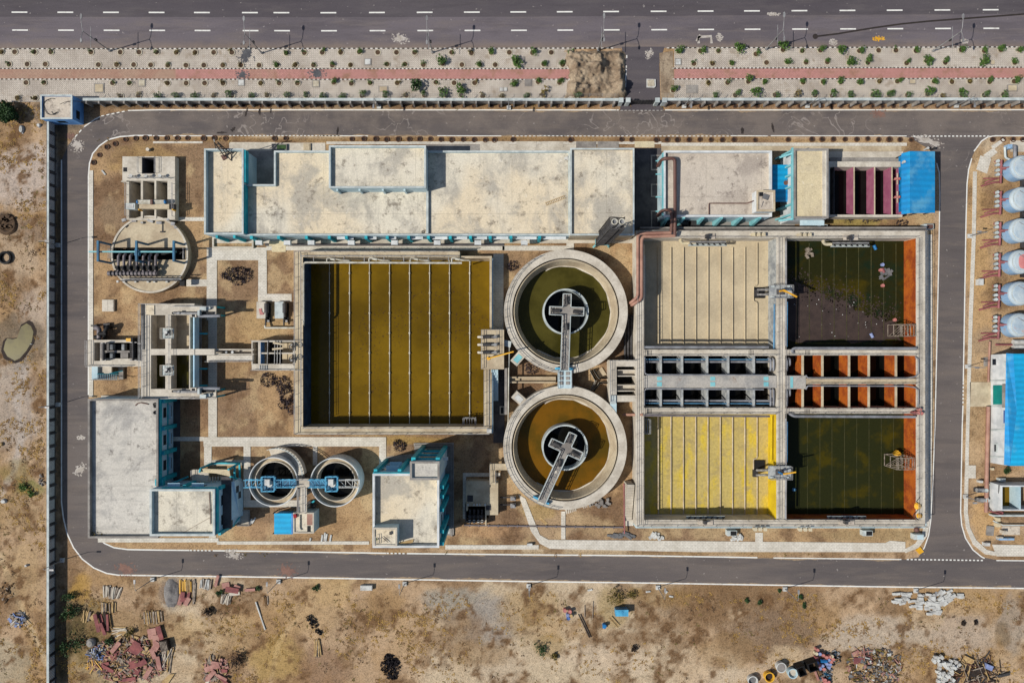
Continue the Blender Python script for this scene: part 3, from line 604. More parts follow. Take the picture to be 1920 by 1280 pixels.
# small planting rings along the inner road
def ring_proto():
    t = thing('planting_ring', 'brown planting ring', 'planting ring', (0,0,-40))
    m = MB(); m.ring(0,0,.52,.36,-40,-39.82,16); part(m, 'rim', M['ring_brick'], t)
    m = MB(); m.cyl(0,0,.37,-40,-39.93,14); part(m, 'soil', M['soil_dark'], t); return t
RP = [None]
def ring_at(px, py, label, group, s=1):
    if RP[0] is None:
        RP[0] = ring_proto(); RP[0].location = P(px,py,0); RP[0]['label'] = label; RP[0]['group'] = group; return
    dup(RP[0], P(px,py,0), label, R(0,6), s, group)
LOWR = [(176,305),(187,291),(201,276),(216.5,270),(235.5,262),(255,260),(273,259.5),(293,259.5),(313,259.5),(333,259.5),(352,259.5),(382,260),(402,259.5),(423,260),(515,260),(536,260),(660,261),(682.5,260.5),(705,261),(725,262),(747,261.5),(767.5,261.5),(787,261),(807,261),(827,262),(847,262.5),(868.5,262),(889,262.5),(910,263),(927,263),(962,262),(1070,262.5),(1165,262),(1184,262),(1230.5,262.5),(1250.5,262.5),(1270,262.5),(1291.5,262.5),(1312,262),(1333,262.5),(1354,262.5),(1376,262),(1416,263),(1477.5,262),(1522,261.5),(1541,261.5),(1562,261.5),(1584,261.5),(1606,261.5),(1626.5,260.5),(1647,262),(1667,261.5),(1687,262),(1708,262.5)]
for i, q in enumerate(LOWR): ring_at(*q, f'brown planting ring along the lower kerb of the inner road, {nth(i+1)} from the left', 'planting rings below the inner road', R(.9,1.1))
for i, px in enumerate((1861,1880,1899,1917)): ring_at(px, 262, f'brown planting ring at the head of the filter vessels, {nth(i+1)} from the left', 'planting rings above the filter vessels')
UPR = [275,296,319,344,367,388,411,432,458,490,505,525,546,566,584,604,622,641,659,680,699,758,776,795,814,832,850,870,888,922,938,985,1024,1045,1062,1082,1104,1290,1314,1336,1359,1378,1398,1419,1460,1479.5,1499,1540,1558,1576.5,1594,1614.5,1636,1655,1675,1696,1734,1757,1779,1823,1843,1860,1879,1897,1916]
for i, px in enumerate(UPR): ring_at(px, 199.5, f'small planting ring between boundary wall and inner road, {nth(i+1)} from the left', 'planting rings below the boundary wall', .82 if px > 1280 else .68)
# ------------------------------------------------------------------ street lamps on the highway
def highway_lamp(px, py, label):
    x, y, _ = P(px, py, .12); g = 'double-armed street lamps on the highway verge'
    t = thing('street_lamp', label, 'street lamp', (x,y,.12), g)
    part(MB().cyl(x,y,.22,.12,.5,10).cyl(x,y,.11,.5,8.3,10,.06), 'pole', M['steel'], t)
    m = MB()
    for s, L in ((1,2.1),(-1,1.5)): m.tube([(x,y,8.2),(x,y+s*.5,8.5),(x,y+s*L,8.75)], .05, 6)
    part(m, 'arm', M['steel'], t)
    for s, L in ((1,2.1),(-1,1.5)):
        m = MB(); m.prism([(x+.2*math.cos(a)*(1 if s>0 else .8), y+s*(L+.3)+.48*math.sin(a)*(1 if s>0 else .8)) for a in np.linspace(0,5.76,12)], 8.66, 8.8); part(m, 'lamp_head', M['steel'], t)
    part(MB().beam((x-.05,y-1.9,5.9),(x-.05,y+1.9,5.9),.07).cyl(x,y,.13,5.7,6.1,8), 'banner_bar', M['steel'], t)
    m = MB(); m.box(x+.1,y-.2,4.6,x+.35,y+.2,5.1); part(m, 'junction_box', M['steel_dark'], t)
for q, lb in (((206.5,96),'street lamp with two heads nearest the guard tower corner'),((491,100),'street lamp with two heads beside the square ash-stained paving'),((811,99),'street lamp with two heads above the orange-leaved sapling'),
              ((1121,95),'street lamp with two heads on the dug earth by the entrance road'),((1436,93),'street lamp with two heads right of the white rubble frame on the highway'),((1749,96),'street lamp with two heads near the patched strip of highway verge')): highway_lamp(*q, lb)
# lamps inside the works: concrete foot, pole, one arm, one head
def inner_lamp(px, py, label, out=(0,1), h=5.6, group='single-armed lamps on concrete feet around the ring road', zb=0):
    x, y, _ = P(px, py, 0); t = thing('lamp_post', label, 'lamp post', (x,y,zb), group)
    part(MB().box(x-.38,y-.38,zb-.1,x+.38,y+.38,zb+.35), 'foot', M['block'], t)
    part(MB().cyl(x,y,.09,zb+.35,h,8,.05), 'pole', M['steel'], t)
    a, b = out; part(MB().tube([(x,y,h-.05),(x+a*.5,y+b*.5,h+.2),(x+a*1.4,y+b*1.4,h+.3)], .04, 6), 'arm', M['steel'], t)
    part(MB().ob(x+a*1.7, y+b*1.7, h+.24, h+.36, .75 if a else .32, .32 if a else .75), 'lamp_head', M['steel'], t)
for px, py, w in ((287,1085,'above the timber stacks'),(523,1089,'near the long white pole'),(759,1093,'right of the white concrete block'),(991,1097,'beyond the south walkway bend'),(1233,1100,'beside white scraps in the scrub'),(1471,1103,'next to three green weeds'),(1716,1106,'at the pale kerb blocks')):
    inner_lamp(px, py, f'lamp post with white foot below the south road, {w}', (0,1), 6.0)
for px, py, w in ((711,201,'left of the grey drain box'),(954,203,'just right of the grey drain box'),(1282,200,'right of the gate'),(1513,199.5,'above the pale sewage pools'),(1792,199,'nearest the filter vessels')):
    inner_lamp(px, py, f'lamp post inside the north boundary wall, {w}', (0,-1), 5.0)
for px, py, w in ((110,460,'level with the round pump sump'),(110,758,'level with the large grey roof'),(118,1049,'at the road bend above the scrapyard')): inner_lamp(px, py, f'lamp post in the shade of the west wall, {w}', (1,0), 5.4)
for px, py, w in ((1817,443,'beside the third filter vessel'),(1813,687,'before the white building with azure roof'),(1809,930,'before the small white-walled tank')): inner_lamp(px, py, f'lamp post east of the works road, {w}', (-1,0), 5.0)
# ------------------------------------------------------------------ boundary walls, gate, guard tower
def boundary(name_lb, x0, x1, yl, yr):
    t = thing('boundary_wall', name_lb, 'boundary wall', P((x0+x1)/2, 196, 0), 'plastered wall along the highway verge')
    f = lambda x: np.interp(x, [0,1920], [yl, yr])
    m = MB(); z = 2.1; m.prism([(X(x0,z),Y(f(x0)+1.6,z)),(X(x1,z),Y(f(x1)+1.6,z)),(X(x1,z),Y(f(x1)+4.2,z)),(X(x0,z),Y(f(x0)+4.2,z))], -.2, z); part(m, 'wall', M['conc_grey'], t)
    m = MB(); z = 2.25; m.prism([(X(x0,z),Y(f(x0),z)),(X(x1,z),Y(f(x1),z)),(X(x1,z),Y(f(x1)+5,z)),(X(x0,z),Y(f(x0)+5,z))], 2.1, z); part(m, 'coping', M['coping'], t)
    m = MB(); m.prism([(X(x0),Y(f(x0)+9)),(X(x1),Y(f(x1)+9)),(X(x1),Y(f(x1)+11.2)),(X(x0),Y(f(x0)+11.2))], -.2, .85); part(m, 'plinth', M['conc_grey'], t)
    x = x0+6; m = MB()
    while x < x1:
        a = X(x,2.1); b = Y(f(x)+4.6,2.1); m.box(a-.14, b-.55, -.1, a+.14, b+.04, 2.06); m.beam((a,b+.6,2.25),(a,b+.6,2.75),.06); m.beam((a,b+.6,2.7),(a,b+1.0,2.95),.06); x += 23.6
    part(m, 'pier', M['conc_grey'], t)
    m = MB()
    for dy_ in (.6,.8,1.0): m.beam((X(x0,2.7),Y(f(x0)+4.6,2.1)+dy_,2.4+dy_*.55),(X(x1,2.7),Y(f(x1)+4.6,2.1)+dy_,2.4+dy_*.55),.022)
    part(m, 'barbed_wire', M['steel'], t)
boundary('long grey wall with pale coping left of the gate', 155, 1160, 183.6, 184.6); boundary('grey wall with pale coping right of the gate', 1245, 2080, 185.2, 183)
t = thing('entrance_gate', 'dark steel double gate closing the entrance road', 'gate', P(1202,195,0))
for a, b in ((1174,1201),(1202,1228)):
    m = MB(); m.box(X(a),Y(196),.1,X(b),Y(195.2),2.1)
    for k in range(6): q = X(a+(b-a)*k/5); m.beam((q,Y(195.6),.1),(q,Y(195.6),2.2),.16)
    part(m, 'gate_leaf', M['steel_dark'], t)
for a in (1161,1174,1228,1241):
    m = MB(); q, w = X(a), Y(196); m.box(q-.35,w-.35,-.1,q+.35,w+.35,2.2); m.box(q-.42,w-.42,2.2,q+.42,w+.42,2.35); part(m, 'pillar', M['coping'], t)
t = thing('perimeter_wall', 'dark perforated panel wall along the west side of the works', 'perimeter wall', P(103,700,0))
zc = 2.25; m = MB(); m.prism([(X(88,zc),Y(228,zc)),(X(91.5,zc),Y(228,zc)),(X(91.5,zc),Y(1420,zc)),(X(87,zc),Y(1420,zc))], 2.1, zc); part(m, 'coping', M['coping'], t)
mm('grille', (255,255,252), (240,238,236), sc=1.5, fine=.1, brick=(.5,.21,(26,26,30),.05,'yz'))  # near-white cells paint sunlight coming through the holes; the panel is solid
xw = X(90,2.1); gr = MB(); y0 = Y(240,2.1); first = None
m = MB(); m.box(xw-.28, Y(228,2.1), -.2, xw-.02, Y(1420,2.1), 2.1); part(m, 'wall', M['conc_dark'], t)
for i in range(46):
    yy = Y(229) - 2.42*i
    m = MB(); m.box(xw-.019, yy-2.1, .35, xw+.05, yy-.32, 1.9); part(m, 'grille_panel', M['grille'], t)
    m = MB(); m.box(xw-.019, yy-.2, -.2, xw+.2, yy+.02, 2.08); part(m, 'pier', M['conc_dark'], t)
# guard tower in the corner
def roofed(t, a, b, c, d, z, wall, roof, par=.9, th=.28, z0=0, cop='coping', sub=True):
    """walls, roof slab, parapet and coping seen from pixel a,b to c,d at parapet height z"""
    x0, y1, x1, y0 = X(a,z), Y(b,z), X(c,z), Y(d,z); zr = z-par
    m = MB(); m.box(x0+.004,y0+.004,z0-.05,x1-.004,y1-.004,zr-.12); part(m, 'wall', M[wall], t)
    m = MB(); m.box(x0+th+.002,y0+th+.002,zr-.12,x1-th-.002,y1-th-.002,zr); r = part(m, 'roof', M[roof], t)
    m = MB()
    for q in ((x0,y0,x1,y0+th),(x0,y1-th,x1,y1),(x0,y0+th,x0+th,y1-th),(x1-th,y0+th,x1,y1-th)): m.box(q[0],q[1],zr-.12,q[2],q[3],z-.07)
    p = part(m, 'parapet', M[wall], t)
    m = MB(); e = .05
    for q in ((x0-e,y0-e,x1+e,y0+th),(x0-e,y1-th,x1+e,y1+e),(x0-e,y0+th,x0+th,y1-th),(x1-th,y0+th,x1+e,y1-th)): m.box(q[0],q[1],z-.07,q[2],q[3],z)
    part(m, 'coping', M[cop], t); return x0, y0, x1, y1, zr
t = thing('guard_tower', 'blue-walled corner guard post with a flat dusty roof', 'guard post', P(118,215,0))
x0,y0,x1,y1,zr = roofed(t, 76, 178, 135, 223, 3.4, 'wall_blue', 'roof_pink', .35, .22)
part(MB().box(x1-.002,y0+.5,1.2,x1+.03,y0+2,2.2), 'window', M['glass'], t); part(MB().box(x0+2,y0-.03,1.2,x0+3.6,y0+.002,2.2), 'window', M['glass'], t)
m = MB(); m.tube([(X(97,3.2)+1.5*math.cos(a)*(1+.1*math.sin(3*a)), Y(200,3.2)+1.5*math.sin(a), zr+.06+.02*a) for a in np.linspace(1.2,5.6,24)]+[(X(99,3.2),Y(214,3.2),zr+.1),(X(96,3.2),Y(209,3.2),zr+.1)], .05, 6)
solo(m, 'cable_coil', M['black'], 'loop of black cable lying on the guard post roof', 'cable')
for pts in ([(113,196),(121,191),(133,188),(152,189),(175,193)],):
    solo(MB().tube([(X(a,3.4),Y(b,3.4),3.5-.25*k) for k,(a,b) in enumerate(pts)], .045, 6), 'slack_cable', M['black'], 'slack cable running from the guard post to the wall', 'cable')
# ------------------------------------------------------------------ flat-roofed buildings
def inset(pts, d):
    n = len(pts); a = sum(pts[i][0]*pts[(i+1)%n][1]-pts[(i+1)%n][0]*pts[i][1] for i in range(n)); pts = pts if a > 0 else pts[::-1]; o = []
    for i in range(n):
        p, q, r = (Vector(pts[(i+k)%n]) for k in (-1,0,1)); e1 = (q-p).normalized(); e2 = (r-q).normalized()
        n1 = Vector((-e1.y, e1.x)); n2 = Vector((-e2.y, e2.x)); b = n1+n2; b /= max(.3, 1+n1.dot(n2)); o.append(tuple(q+b*d))
    return o
def ccw(pts):
    n = len(pts); a = sum(pts[i][0]*pts[(i+1)%n][1]-pts[(i+1)%n][0]*pts[i][1] for i in range(n)); return pts if a > 0 else pts[::-1]
def wallring(m, outer, th, z0, z1):
    outer = ccw(outer); inn = inset(outer, th); n = len(outer)
    for i in range(n):
        j = (i+1)%n; a, b, c, d = outer[i], outer[j], inn[j], inn[i]
        for q in ([(*a,z0),(*b,z0),(*b,z1),(*a,z1)], [(*a,z1),(*b,z1),(*c,z1),(*d,z1)], [(*c,z0),(*d,z0),(*d,z1),(*c,z1)]): m.face(q)
def block(t, px, z, wall, roof, par=.7, th=.26, z0=-.05, cop='coping', trim=None):
    """px: outline at parapet height z. Wall, roof, parapet, coping as parts of t."""
    o = ccw([(X(a,z),Y(b,z)) for a,b in px]); zr = z-par
    w = part(MB().prism(inset(o,.006), z0, zr-.12), 'wall', M[wall], t)
    r = part(MB().prism(inset(o,th+.004), zr-.12, zr), 'roof', M[roof], t)
    m = MB(); wallring(m, o, th, zr-.12, z-.08); part(m, 'parapet', M[trim or wall], t)
    m = MB(); wallring(m, inset(o,-.05), th+.05, z-.08, z); part(m, 'coping', M[cop], t)
    return o, zr
def rc(a,b,c,d): return [(a,b),(c,b),(c,d),(a,d)]
def windows(t, spec, wallax):               # spec: list of boxes (x0,y0,z0,x1,y1,z1)
    for s in spec:
        w = part(MB().box(*s), 'window', M['glass'], t)
t = thing('process_building', 'long pale-roofed process hall with a raised block in the middle', 'building', P(780,360,0)); main_b = t
block(t, [(457,346),(514,346),(514,283),(1069,283),(1069,441),(457,441)], 5.2, 'wall_pale', 'roof', .55)
zr_main = 4.65
block(t, rc(383,279,456,439), 6.5, 'wall_pale', 'roof', 1.05, trim='wall_pale')
block(t, rc(617,273,798,352), 8.2, 'wall_pale', 'roof', .75, z0=4.6)
block(t, rc(1069.4,278,1189,441), 6.0, 'conc_tan', 'roof', .55)
m = MB(); m.box(X(799,5.3), Y(439,5.2), 4.65, X(803,5.3), Y(356,5.2), 5.2); part(m, 'roof_kerb', M['coping'], t)
# teal band and columns
m = MB(); z = 6.2; x = X(456,6.5); m.box(x-.003, Y(345,5), 4.9, x+.35, Y(281,6.3), 6.35); part(m, 'fascia', M['teal'], t)
m = MB(); m.box(x-.003, Y(437,6.3), 4.66, x+.14, Y(346,6.3), 6.35); part(m, 'fascia', M['teal'], t)
ys_ = Y(441,5.2)
for px in (471,522,574,617,649,686,726,766,803,844,882,919,958,1012):
    m = MB(); q = X(px,4.5); m.box(q-.25, ys_-.55, -.1, q+.25, ys_+.004, 4.4); m.box(q-.25, ys_-.55, 4.4, q+.25, ys_+.004, 4.48); part(m, 'column', M['teal'], t)
for px in (407,440):
    m = MB(); q = X(px,5); m.box(q-.2, Y(439,6.5)-.5, -.1, q+.2, Y(439,6.5)+.004, 5.2); part(m, 'column', M['teal'], t)
for px in (630,672,716,757):
    m = MB(); q = X(px,8); m.box(q-.16, Y(352,8.2)-.35, 4.66, q+.16, Y(352,8.2)+.004, 7.2); part(m, 'column', M['wall_pale'], t)
for a, b in ((633,662),(690,705),(727,742),(768,792),(812,838),(852,875),(890,912),(926,952),(968,1005),(1020,1060)):
    m = MB(); m.box(X(a,3.4), ys_-.03, 1.6, X(b,3.4), ys_+.004, 3.3); part(m, 'window', M['glass'], t)
    m = MB(); m.box(X(a,3.4)-.1, ys_-.5, 3.4, X(b,3.4)+.1, ys_+.003, 3.5); part(m, 'sunshade', M['wall_white'], t)
for k, px in enumerate((486,539,584,659,740,820,896,983)):
    y = Y(441,5.2)-.95
    a = thing('air_conditioner', f'white air conditioner on the south wall of the long hall, {nth(k+1)} from the left', 'air conditioner', (X(px,2.4),y,1.9), 'air conditioners on the south wall of the hall')
    q = X(px,2.4); part(MB().box(q-.6,y-.42,1.9,q+.6,y+.4,2.7), 'casing', M['wall_white'], a); part(MB().box(q-.5,y-.44,1.95,q+.1,y-.418,2.62), 'fan_grille', M['steel_dark'], a)
    part(MB().beam((q-.4,y-.3,1.85),(q-.4,y+.945,1.85),.08).beam((q+.4,y-.3,1.85),(q+.4,y+.945,1.85),.08), 'bracket', M['steel'], a)
# steel mast frame on the north-west corner of the roof
m = MB()
b0 = P(403,268,3.0); 
for i in range(4):
    q = [P(405,270,8.5), P(420,276,8.5), P(433,297,5.45), P(410,294,5.45)]
for a, b in ((P(402,267,9.2),P(422,295,5.5)),(P(408,266,9.2),P(434,290,5.5)),(P(402,267,9.2),P(405,282,5.5)),(P(408,266,9.2),P(432,300,5.5)),(P(412,288,6.2),P(430,284,6.2)),(P(406,277,7.6),P(419,275,7.6)),(P(404,271,8.4),P(413,270,8.4)),(P(414,293,5.6),P(452,281,5.6)),(P(408,280,7),P(426,279,7)),(P(434,290,5.5),P(434,302,5.5))): m.beam(a,b,.14)
solo(m, 'roof_mast', M['steel_dark'], 'dark steel lattice mast leaning over the roof corner of the long hall', 'mast')
m = MB(); m.beam(P(402,265,9.6), P(401,262,11), .16); solo(m, 'mast_head', M['block'], 'white antenna head on top of the dark lattice mast', 'antenna')
m = MB(); m.prism([(X(a,5.5),Y(b,5.5)) for a,b in ((415,293),(423,290),(426,297),(419,301))], 5.46, 5.7); solo(m, 'rust_plate', M['pipe_brown'], 'rusty plate lying under the lattice mast on the roof', 'plate')
# ladder lying on the roof
def ladder(p, q, w, n, mat, lb, r=.05, cat='ladder', name='ladder'):
    p = Vector(p); q = Vector(q); d = (q-p).normalized(); u = Vector((-d.y, d.x, 0)).normalized()*w/2; t = thing(name, lb, cat, tuple((p+q)/2))
    part(MB().beam(p+u,q+u,r*1.6).beam(p-u,q-u,r*1.6), 'side_rail', M[mat], t); m = MB()
    for i in range(n):
        c = p.lerp(q,(i+.5)/n); m.beam(c+u*.96,c-u*.96,r)
    part(m, 'rung', M[mat], t); return t
ladder((X(1023,4.7),Y(383,4.7),4.72),(X(1060,4.7),Y(369,4.7),4.72),.5,12,'wood_tan','wooden ladder lying flat on the long hall roof')
solo(MB().ring(X(793,4.7),Y(435,4.7),.26,.17,4.66,4.75,16), 'rubber_ring', M['steel_dark'], 'small dark ring lying at the roof drain of the long hall', 'ring')
m = MB(); m.ob(X(1062,5),Y(296,5),4.66,5.0,.7,.4,.5); m.ob(X(1065,5),Y(299,5),5.0,5.06,.5,.3,.2); solo(m, 'white_sack', M['block'], 'white sack on the roof corner beside the east wing', 'sack')
# twin exhaust stack on a lattice tower
t = thing('exhaust_stack', 'tall lattice tower carrying two grey exhaust flues', 'exhaust stack', P(1127,452,0))
bx, by, _ = P(1127,452,0); top = 20.5
m = MB(); c4 = [(bx-1.15,by-.9),(bx+1.15,by-.9),(bx+1.15,by+.9),(bx-1.15,by+.9)]
for q in c4: m.beam((*q,1.4),(*q,top-1),.14)
k = 0; zz = 1.4
while zz < top-1.2:
    for i in range(4): m.beam((*c4[i],zz),(*c4[(i+1)%4],zz+1.1),.09); m.beam((*c4[i],zz),(*c4[(i+1)%4],zz),.09)
    zz += 1.1
part(m, 'lattice', M['steel_dark'], t)
for dx in (-.58,.58):
    fl = part(MB().tube([(bx+dx,by,1),(bx+dx,by,top)], .42, 14), 'flue', M['pipe_grey'], t); part(MB().ring(bx+dx,by,.5,.36,top+.003,top+.3,16), 'collar', M['pipe_white'], fl)
m = MB()
for q in c4: m.beam((q[0]+(q[0]-bx)*.25,q[1]+(q[1]-by)*.25,-.1),(q[0],q[1],1.42),.32)
for i in range(4): m.beam((*c4[i],1.3),(*c4[(i+1)%4],1.3),.22)
part(m, 'base_frame', M['teal_pale'], t)
m = MB(); zz = 1.6
while zz < top-1.6: m.beam((bx-1.25,by-1.0,zz),(bx+.2,by-1.0,zz),.06); zz += .35
m.beam((bx-1.25,by-1.0,1.5),(bx-1.25,by-1.0,top-1.5),.08).beam((bx+.2,by-1.0,1.5),(bx+.2,by-1.0,top-1.5),.08); part(m, 'caged_ladder', M['steel_dark'], t)
# slabs, steps and drains round the hall
def slab(px, z, name, mat, thing_lb=None): return struct(MB().prism([(X(a),Y(b)) for a,b in px], -.05, z), name, M[mat])
for i,(a,b,c,d,mat) in enumerate([(287,265.5,380,269,'tile'),(430,267,458,283,'conc'),(458,267,516,283,'conc'),(516,284,456.6,284,'conc')][:3]): slab(rc(a,b,c,d), .06+.004*i, 'paved_apron', mat)
slab(rc(456,283,514,347), .05, 'sunken_yard', 'conc_grey')
slab(rc(512,268,610,283.5), .045, 'paved_apron', 'conc'); slab(rc(612,266,1240,270.5), .08, 'tiled_walk', 'tile'); slab(rc(798,271,900,284), .05, 'paved_apron', 'conc_grey')
for k,(a,c,mat) in enumerate(((900,930,'conc'),(930,954,'conc'),(968,1006,'conc'),(1017,1056,'conc'),(1080,1118,'conc_grey'),(1120,1160,'conc_grey'),(1190,1227,'roof_cream'))): slab(rc(a,265.5,c,277), .1, 'ramp_slab', mat)
slab(rc(900,271,1080,283.5), .052, 'paved_apron', 'conc'); slab(rc(1240,268,1700,274), .08, 'tiled_walk', 'tile'); slab(rc(1240,274,1690,284), .05, 'paved_apron', 'conc_tan')
m = MB()
for px, py in ((566,286),(462,275)): m.box(X(px-7),Y(py+6),0,X(px+7),Y(py-4),.9)
for px in (540,):
    t = thing('yard_box', 'low concrete box with a dark opening north of the long hall', 'box', P(521,277,0)); part(MB().box(X(511),Y(283),0,X(539),Y(271),.5), 'body', M['conc_grey'], t); part(MB().box(X(521),Y(281.5),.5,X(538),Y(273),.53), 'opening', M['leaf_dark'], t)
solo(MB().box(X(570),Y(284),0,X(583),Y(270),.35).box(X(571.5),Y(282.5),.35,X(581.5),Y(272),.42), 'access_cover', M['conc_tan'], 'tan square cover between the notch and the raised block', 'cover')
# south apron, drain channels and porches
slab(rc(404,446,476,456), .06, 'paved_apron', 'conc'); slab(rc(476,444,1190,456), .05, 'paved_apron', 'conc')
m = MB(); m.mi = 0; m.prism(xy([(497,456.5),(945,456.5),(945,461),(497,461)]), -.05, .12); struct(m, 'drain_channel', M['conc_dark'])
slab(rc(500,461.4,946,469.5), .09, 'tiled_walk', 'tile'); slab(rc(942,446,1068,456), .07, 'paved_apron', 'conc'); slab(rc(942,461,1062,470), .09, 'tiled_walk', 'tile'); slab(rc(1062,456,1076,470), .1, 'tiled_walk', 'tile')
for a, b, c, d in ((500,452,535,470),): slab([(505,453),(540,453),(540,461),(536,461),(536,472.5),(510,472.5),(510,461),(505,461)], .13, 'porch_slab', 'roof_cream')
for a, b, c, d, lb in ((383,446,388,467,'west'),):
    m = MB(); wallring(m, xy(rc(400,445,477,466)), .3, -.05, .5); solo(m, 'planter_wall', M['conc'], 'low kerb wall enclosing the court under the west wing', 'kerb wall')
# yard between hall and chemical building
slab(rc(1190,278,1240,436), .05, 'service_yard', 'conc_dark')
for k,(a,b,c,d) in enumerate(((1222,293,1240,318),(1222,347,1239,368),(1222,397,1240,429))):
    t = thing('open_pit', ('upper','middle','lower')[k]+' of three square pits in the dark service yard', 'pit', P((a+c)/2,(b+d)/2,0), 'pits in the service yard')
    m = MB(); wallring(m, xy(rc(a-2,b-2,c+1.5,d+2)), .25, -2.2, .2); part(m, 'rim', M['conc_grey'], t); part(MB().box(X(a),Y(d),-2.2,X(c),Y(b),-2), 'floor', M['soil'], t)
# ------------------------------------------------------------------ chemical building with the brown pipes
t = thing('chemical_building', 'pinkish flat-roofed building with white parapet and brown pipes on it', 'building', P(1345,345,0))
o, zr = block(t, rc(1245,283,1447,406), 5.6, 'wall_pale', 'roof_pink', .65, .3, cop='wall_white', trim='wall_white')
x0 = X(1245,5.6); m = MB(); m.box(x0-.25, Y(404,5.6), 4.9, x0-.051, Y(286,5.6), 5.55); part(m, 'gutter', M['teal_pale'], t)
yb = Y(406,5.6)
for px in (1252,1282,1318,1353,1390,1425):
    q = X(px,5); m = MB(); m.idx([(q-.25,yb-.004,5.0),(q+.25,yb-.004,5.0),(q+.25,yb-.004,-.1),(q-.25,yb-.004,-.1),(q-.25,yb-.25,5.0),(q+.25,yb-.25,5.0),(q+.25,yb-1.1,-.1),(q-.25,yb-1.1,-.1)], [(4,5,6,7),(0,4,7,3),(1,2,6,5),(0,1,5,4),(3,7,6,2)]); part(m, 'buttress', M['teal_pale'], t)
for py in (300,325,368,395):
    q = Y(py,4); m = MB(); m.box(x0-1.0,q-.1,3.2,x0+.004,q+.1,3.4); part(m, 'bracket', M['teal_pale'], t)
px0, pz = rc(1418,357,1453,395), 8.0
ph = block(t, [(1419,357),(1453,357),(1453,396),(1419,396)], 7.4, 'wall_white', 'roof_pink', .25, .3, z0=4.9, cop='conc_tan')
m = MB(); m.box(X(1424,7.2),Y(368,7.2),7.16,X(1431,7.2),Y(360,7.2),7.2); part(m, 'roof_hatch', M['black'], t)
m = MB(); m.ob(X(1436,7.3),Y(369,7.3),7.2,7.32,1.05,.9,-.35); m.beam((X(1432,7.3),Y(377,7.3),7.2),(X(1428,7.3),Y(388,7.3),7.2),.08); solo(m, 'hatch_lid', M['tarp_grey'], 'grey lid thrown back beside the hatch on the white penthouse', 'lid')
m = MB(); z = 5.12; m.bent([(X(1329,5),Y(404,5),z),(X(1329,5),Y(381.5,5),z),(X(1400,5),Y(381.5,5),z),(X(1412,6),Y(377,6),6.2)], .1, 8); solo(m, 'roof_pipe', M['pipe_brown'], 'thin rusty pipe bent across the pinkish roof to the penthouse', 'pipe')
def pipe(pts, r, mat, lb, n=10, fl=None, name='pipe', group=None):
    if isinstance(mat, tuple):
        t = thing(name, lb, 'pipe', tuple(pts[0]), group); k = mat[2]; part(MB().bent(pts[:k], r, n), 'upper_run', M[mat[0]], t); part(MB().bent(pts[k-1:], r, n), 'lower_run', M[mat[1]], t); return t
    m = MB(); m.bent(pts, r, n); o = solo(m, name, M[mat], lb, 'pipe', group); return o
z = 5.5
pipe([(X(1236,3.4),Y(308,3.4),2.2),(X(1238,4),Y(303,4),4.0),(X(1245,6.3),Y(297,6.3),6.3),(X(1265.5,6),Y(297,6),6.0),(X(1265.5,5.5),Y(402,5.5),5.6),(X(1265.5,5.8),Y(409,5.8),5.8),(X(1265.5,4.6),Y(442,4.6),4.6),(X(1206,4.4),Y(443.5,4.4),4.4),(X(1203,4.4),Y(450,4.4),4.4),(X(1203,4.4),Y(560,4.4),4.4),(X(1187,4),Y(571,4),3.4),(X(1186,3),Y(571,3),1)], .31, ('pipe_brown','pipe_salmon',7), 'longer brown pipe crossing the pinkish roof down to the basin wall')
pipe([(X(1236,3.4),Y(402,3.4),2.2),(X(1238,4.4),Y(398,4.4),4.4),(X(1244,6.2),Y(394,6.2),6.2),(X(1258,6),Y(394,6),6.0),(X(1259.5,5.6),Y(406,5.6),5.9),(X(1258.3,4.6),Y(436,4.6),4.6),(X(1200,4.4),Y(437.5,4.4),4.4),(X(1196,4.4),Y(443,4.4),4.4),(X(1196,4.4),Y(556,4.4),4.4),(X(1184,4),Y(567,4),3.4),(X(1183,3),Y(567,3),1)], .29, ('pipe_brown','pipe_salmon',6), 'shorter salmon pipe looping over the roof corner to the basin wall')
# dark plant area under the south eaves
slab(rc(1240,408,1490,431), .05, 'paved_apron', 'conc_grey')
for k, px in enumerate((1255,1278,1300)):
    t = thing('blower', f'black blower below the pinkish roof, {nth(k+1)} from the left', 'blower', P(px,421,0), 'blowers beside the chemical building'); x, y, _ = P(px,421,0)
    part(MB().box(x-.9,y-.7,.05,x+.9,y+.7,1.0), 'base', M['black'], t); part(MB().tube([(x-.8,y,1.35),(x+.8,y,1.35)], .5, 12), 'motor', M['steel_dark'], t); part(MB().cyl(x+.5,y-.9,.14,.3,1.5,8), 'valve', M['block'], t)
# azure canopy, cream filter house, magenta-walled pools, blue shed
t = thing('canopy', 'azure sheet-metal canopy between the two buildings', 'canopy', P(1466,344,0)); z = 3.6
part(MB().idx([(X(1447,z),Y(309,z),z),(X(1485,z),Y(309,z),z),(X(1485,z),Y(374,z),z),(X(1447,z),Y(374,z),z),(X(1447,z),Y(309,z),z-.08),(X(1485,z),Y(309,z),z-.08),(X(1485,z),Y(374,z),z-.08),(X(1447,z),Y(374,z),z-.08)],[(3,2,1,0),(4,5,6,7),(0,1,5,4),(1,2,6,5),(2,3,7,6),(3,0,4,7)]), 'roof_sheet', M['roof_blue'], t)
part(MB().box(X(1447,z),Y(378,z),z-.3,X(1483,z),Y(374,z)-.004,z-.05), 'gutter', M['roof_azure'], t)
m = MB()
for a, b in ((1450,312),(1480,312),(1450,372),(1480,372)): m.beam((X(a,z),Y(b,z),0),(X(a,z),Y(b,z),z-.1),.14)
part(m, 'post', M['steel_dark'], t)
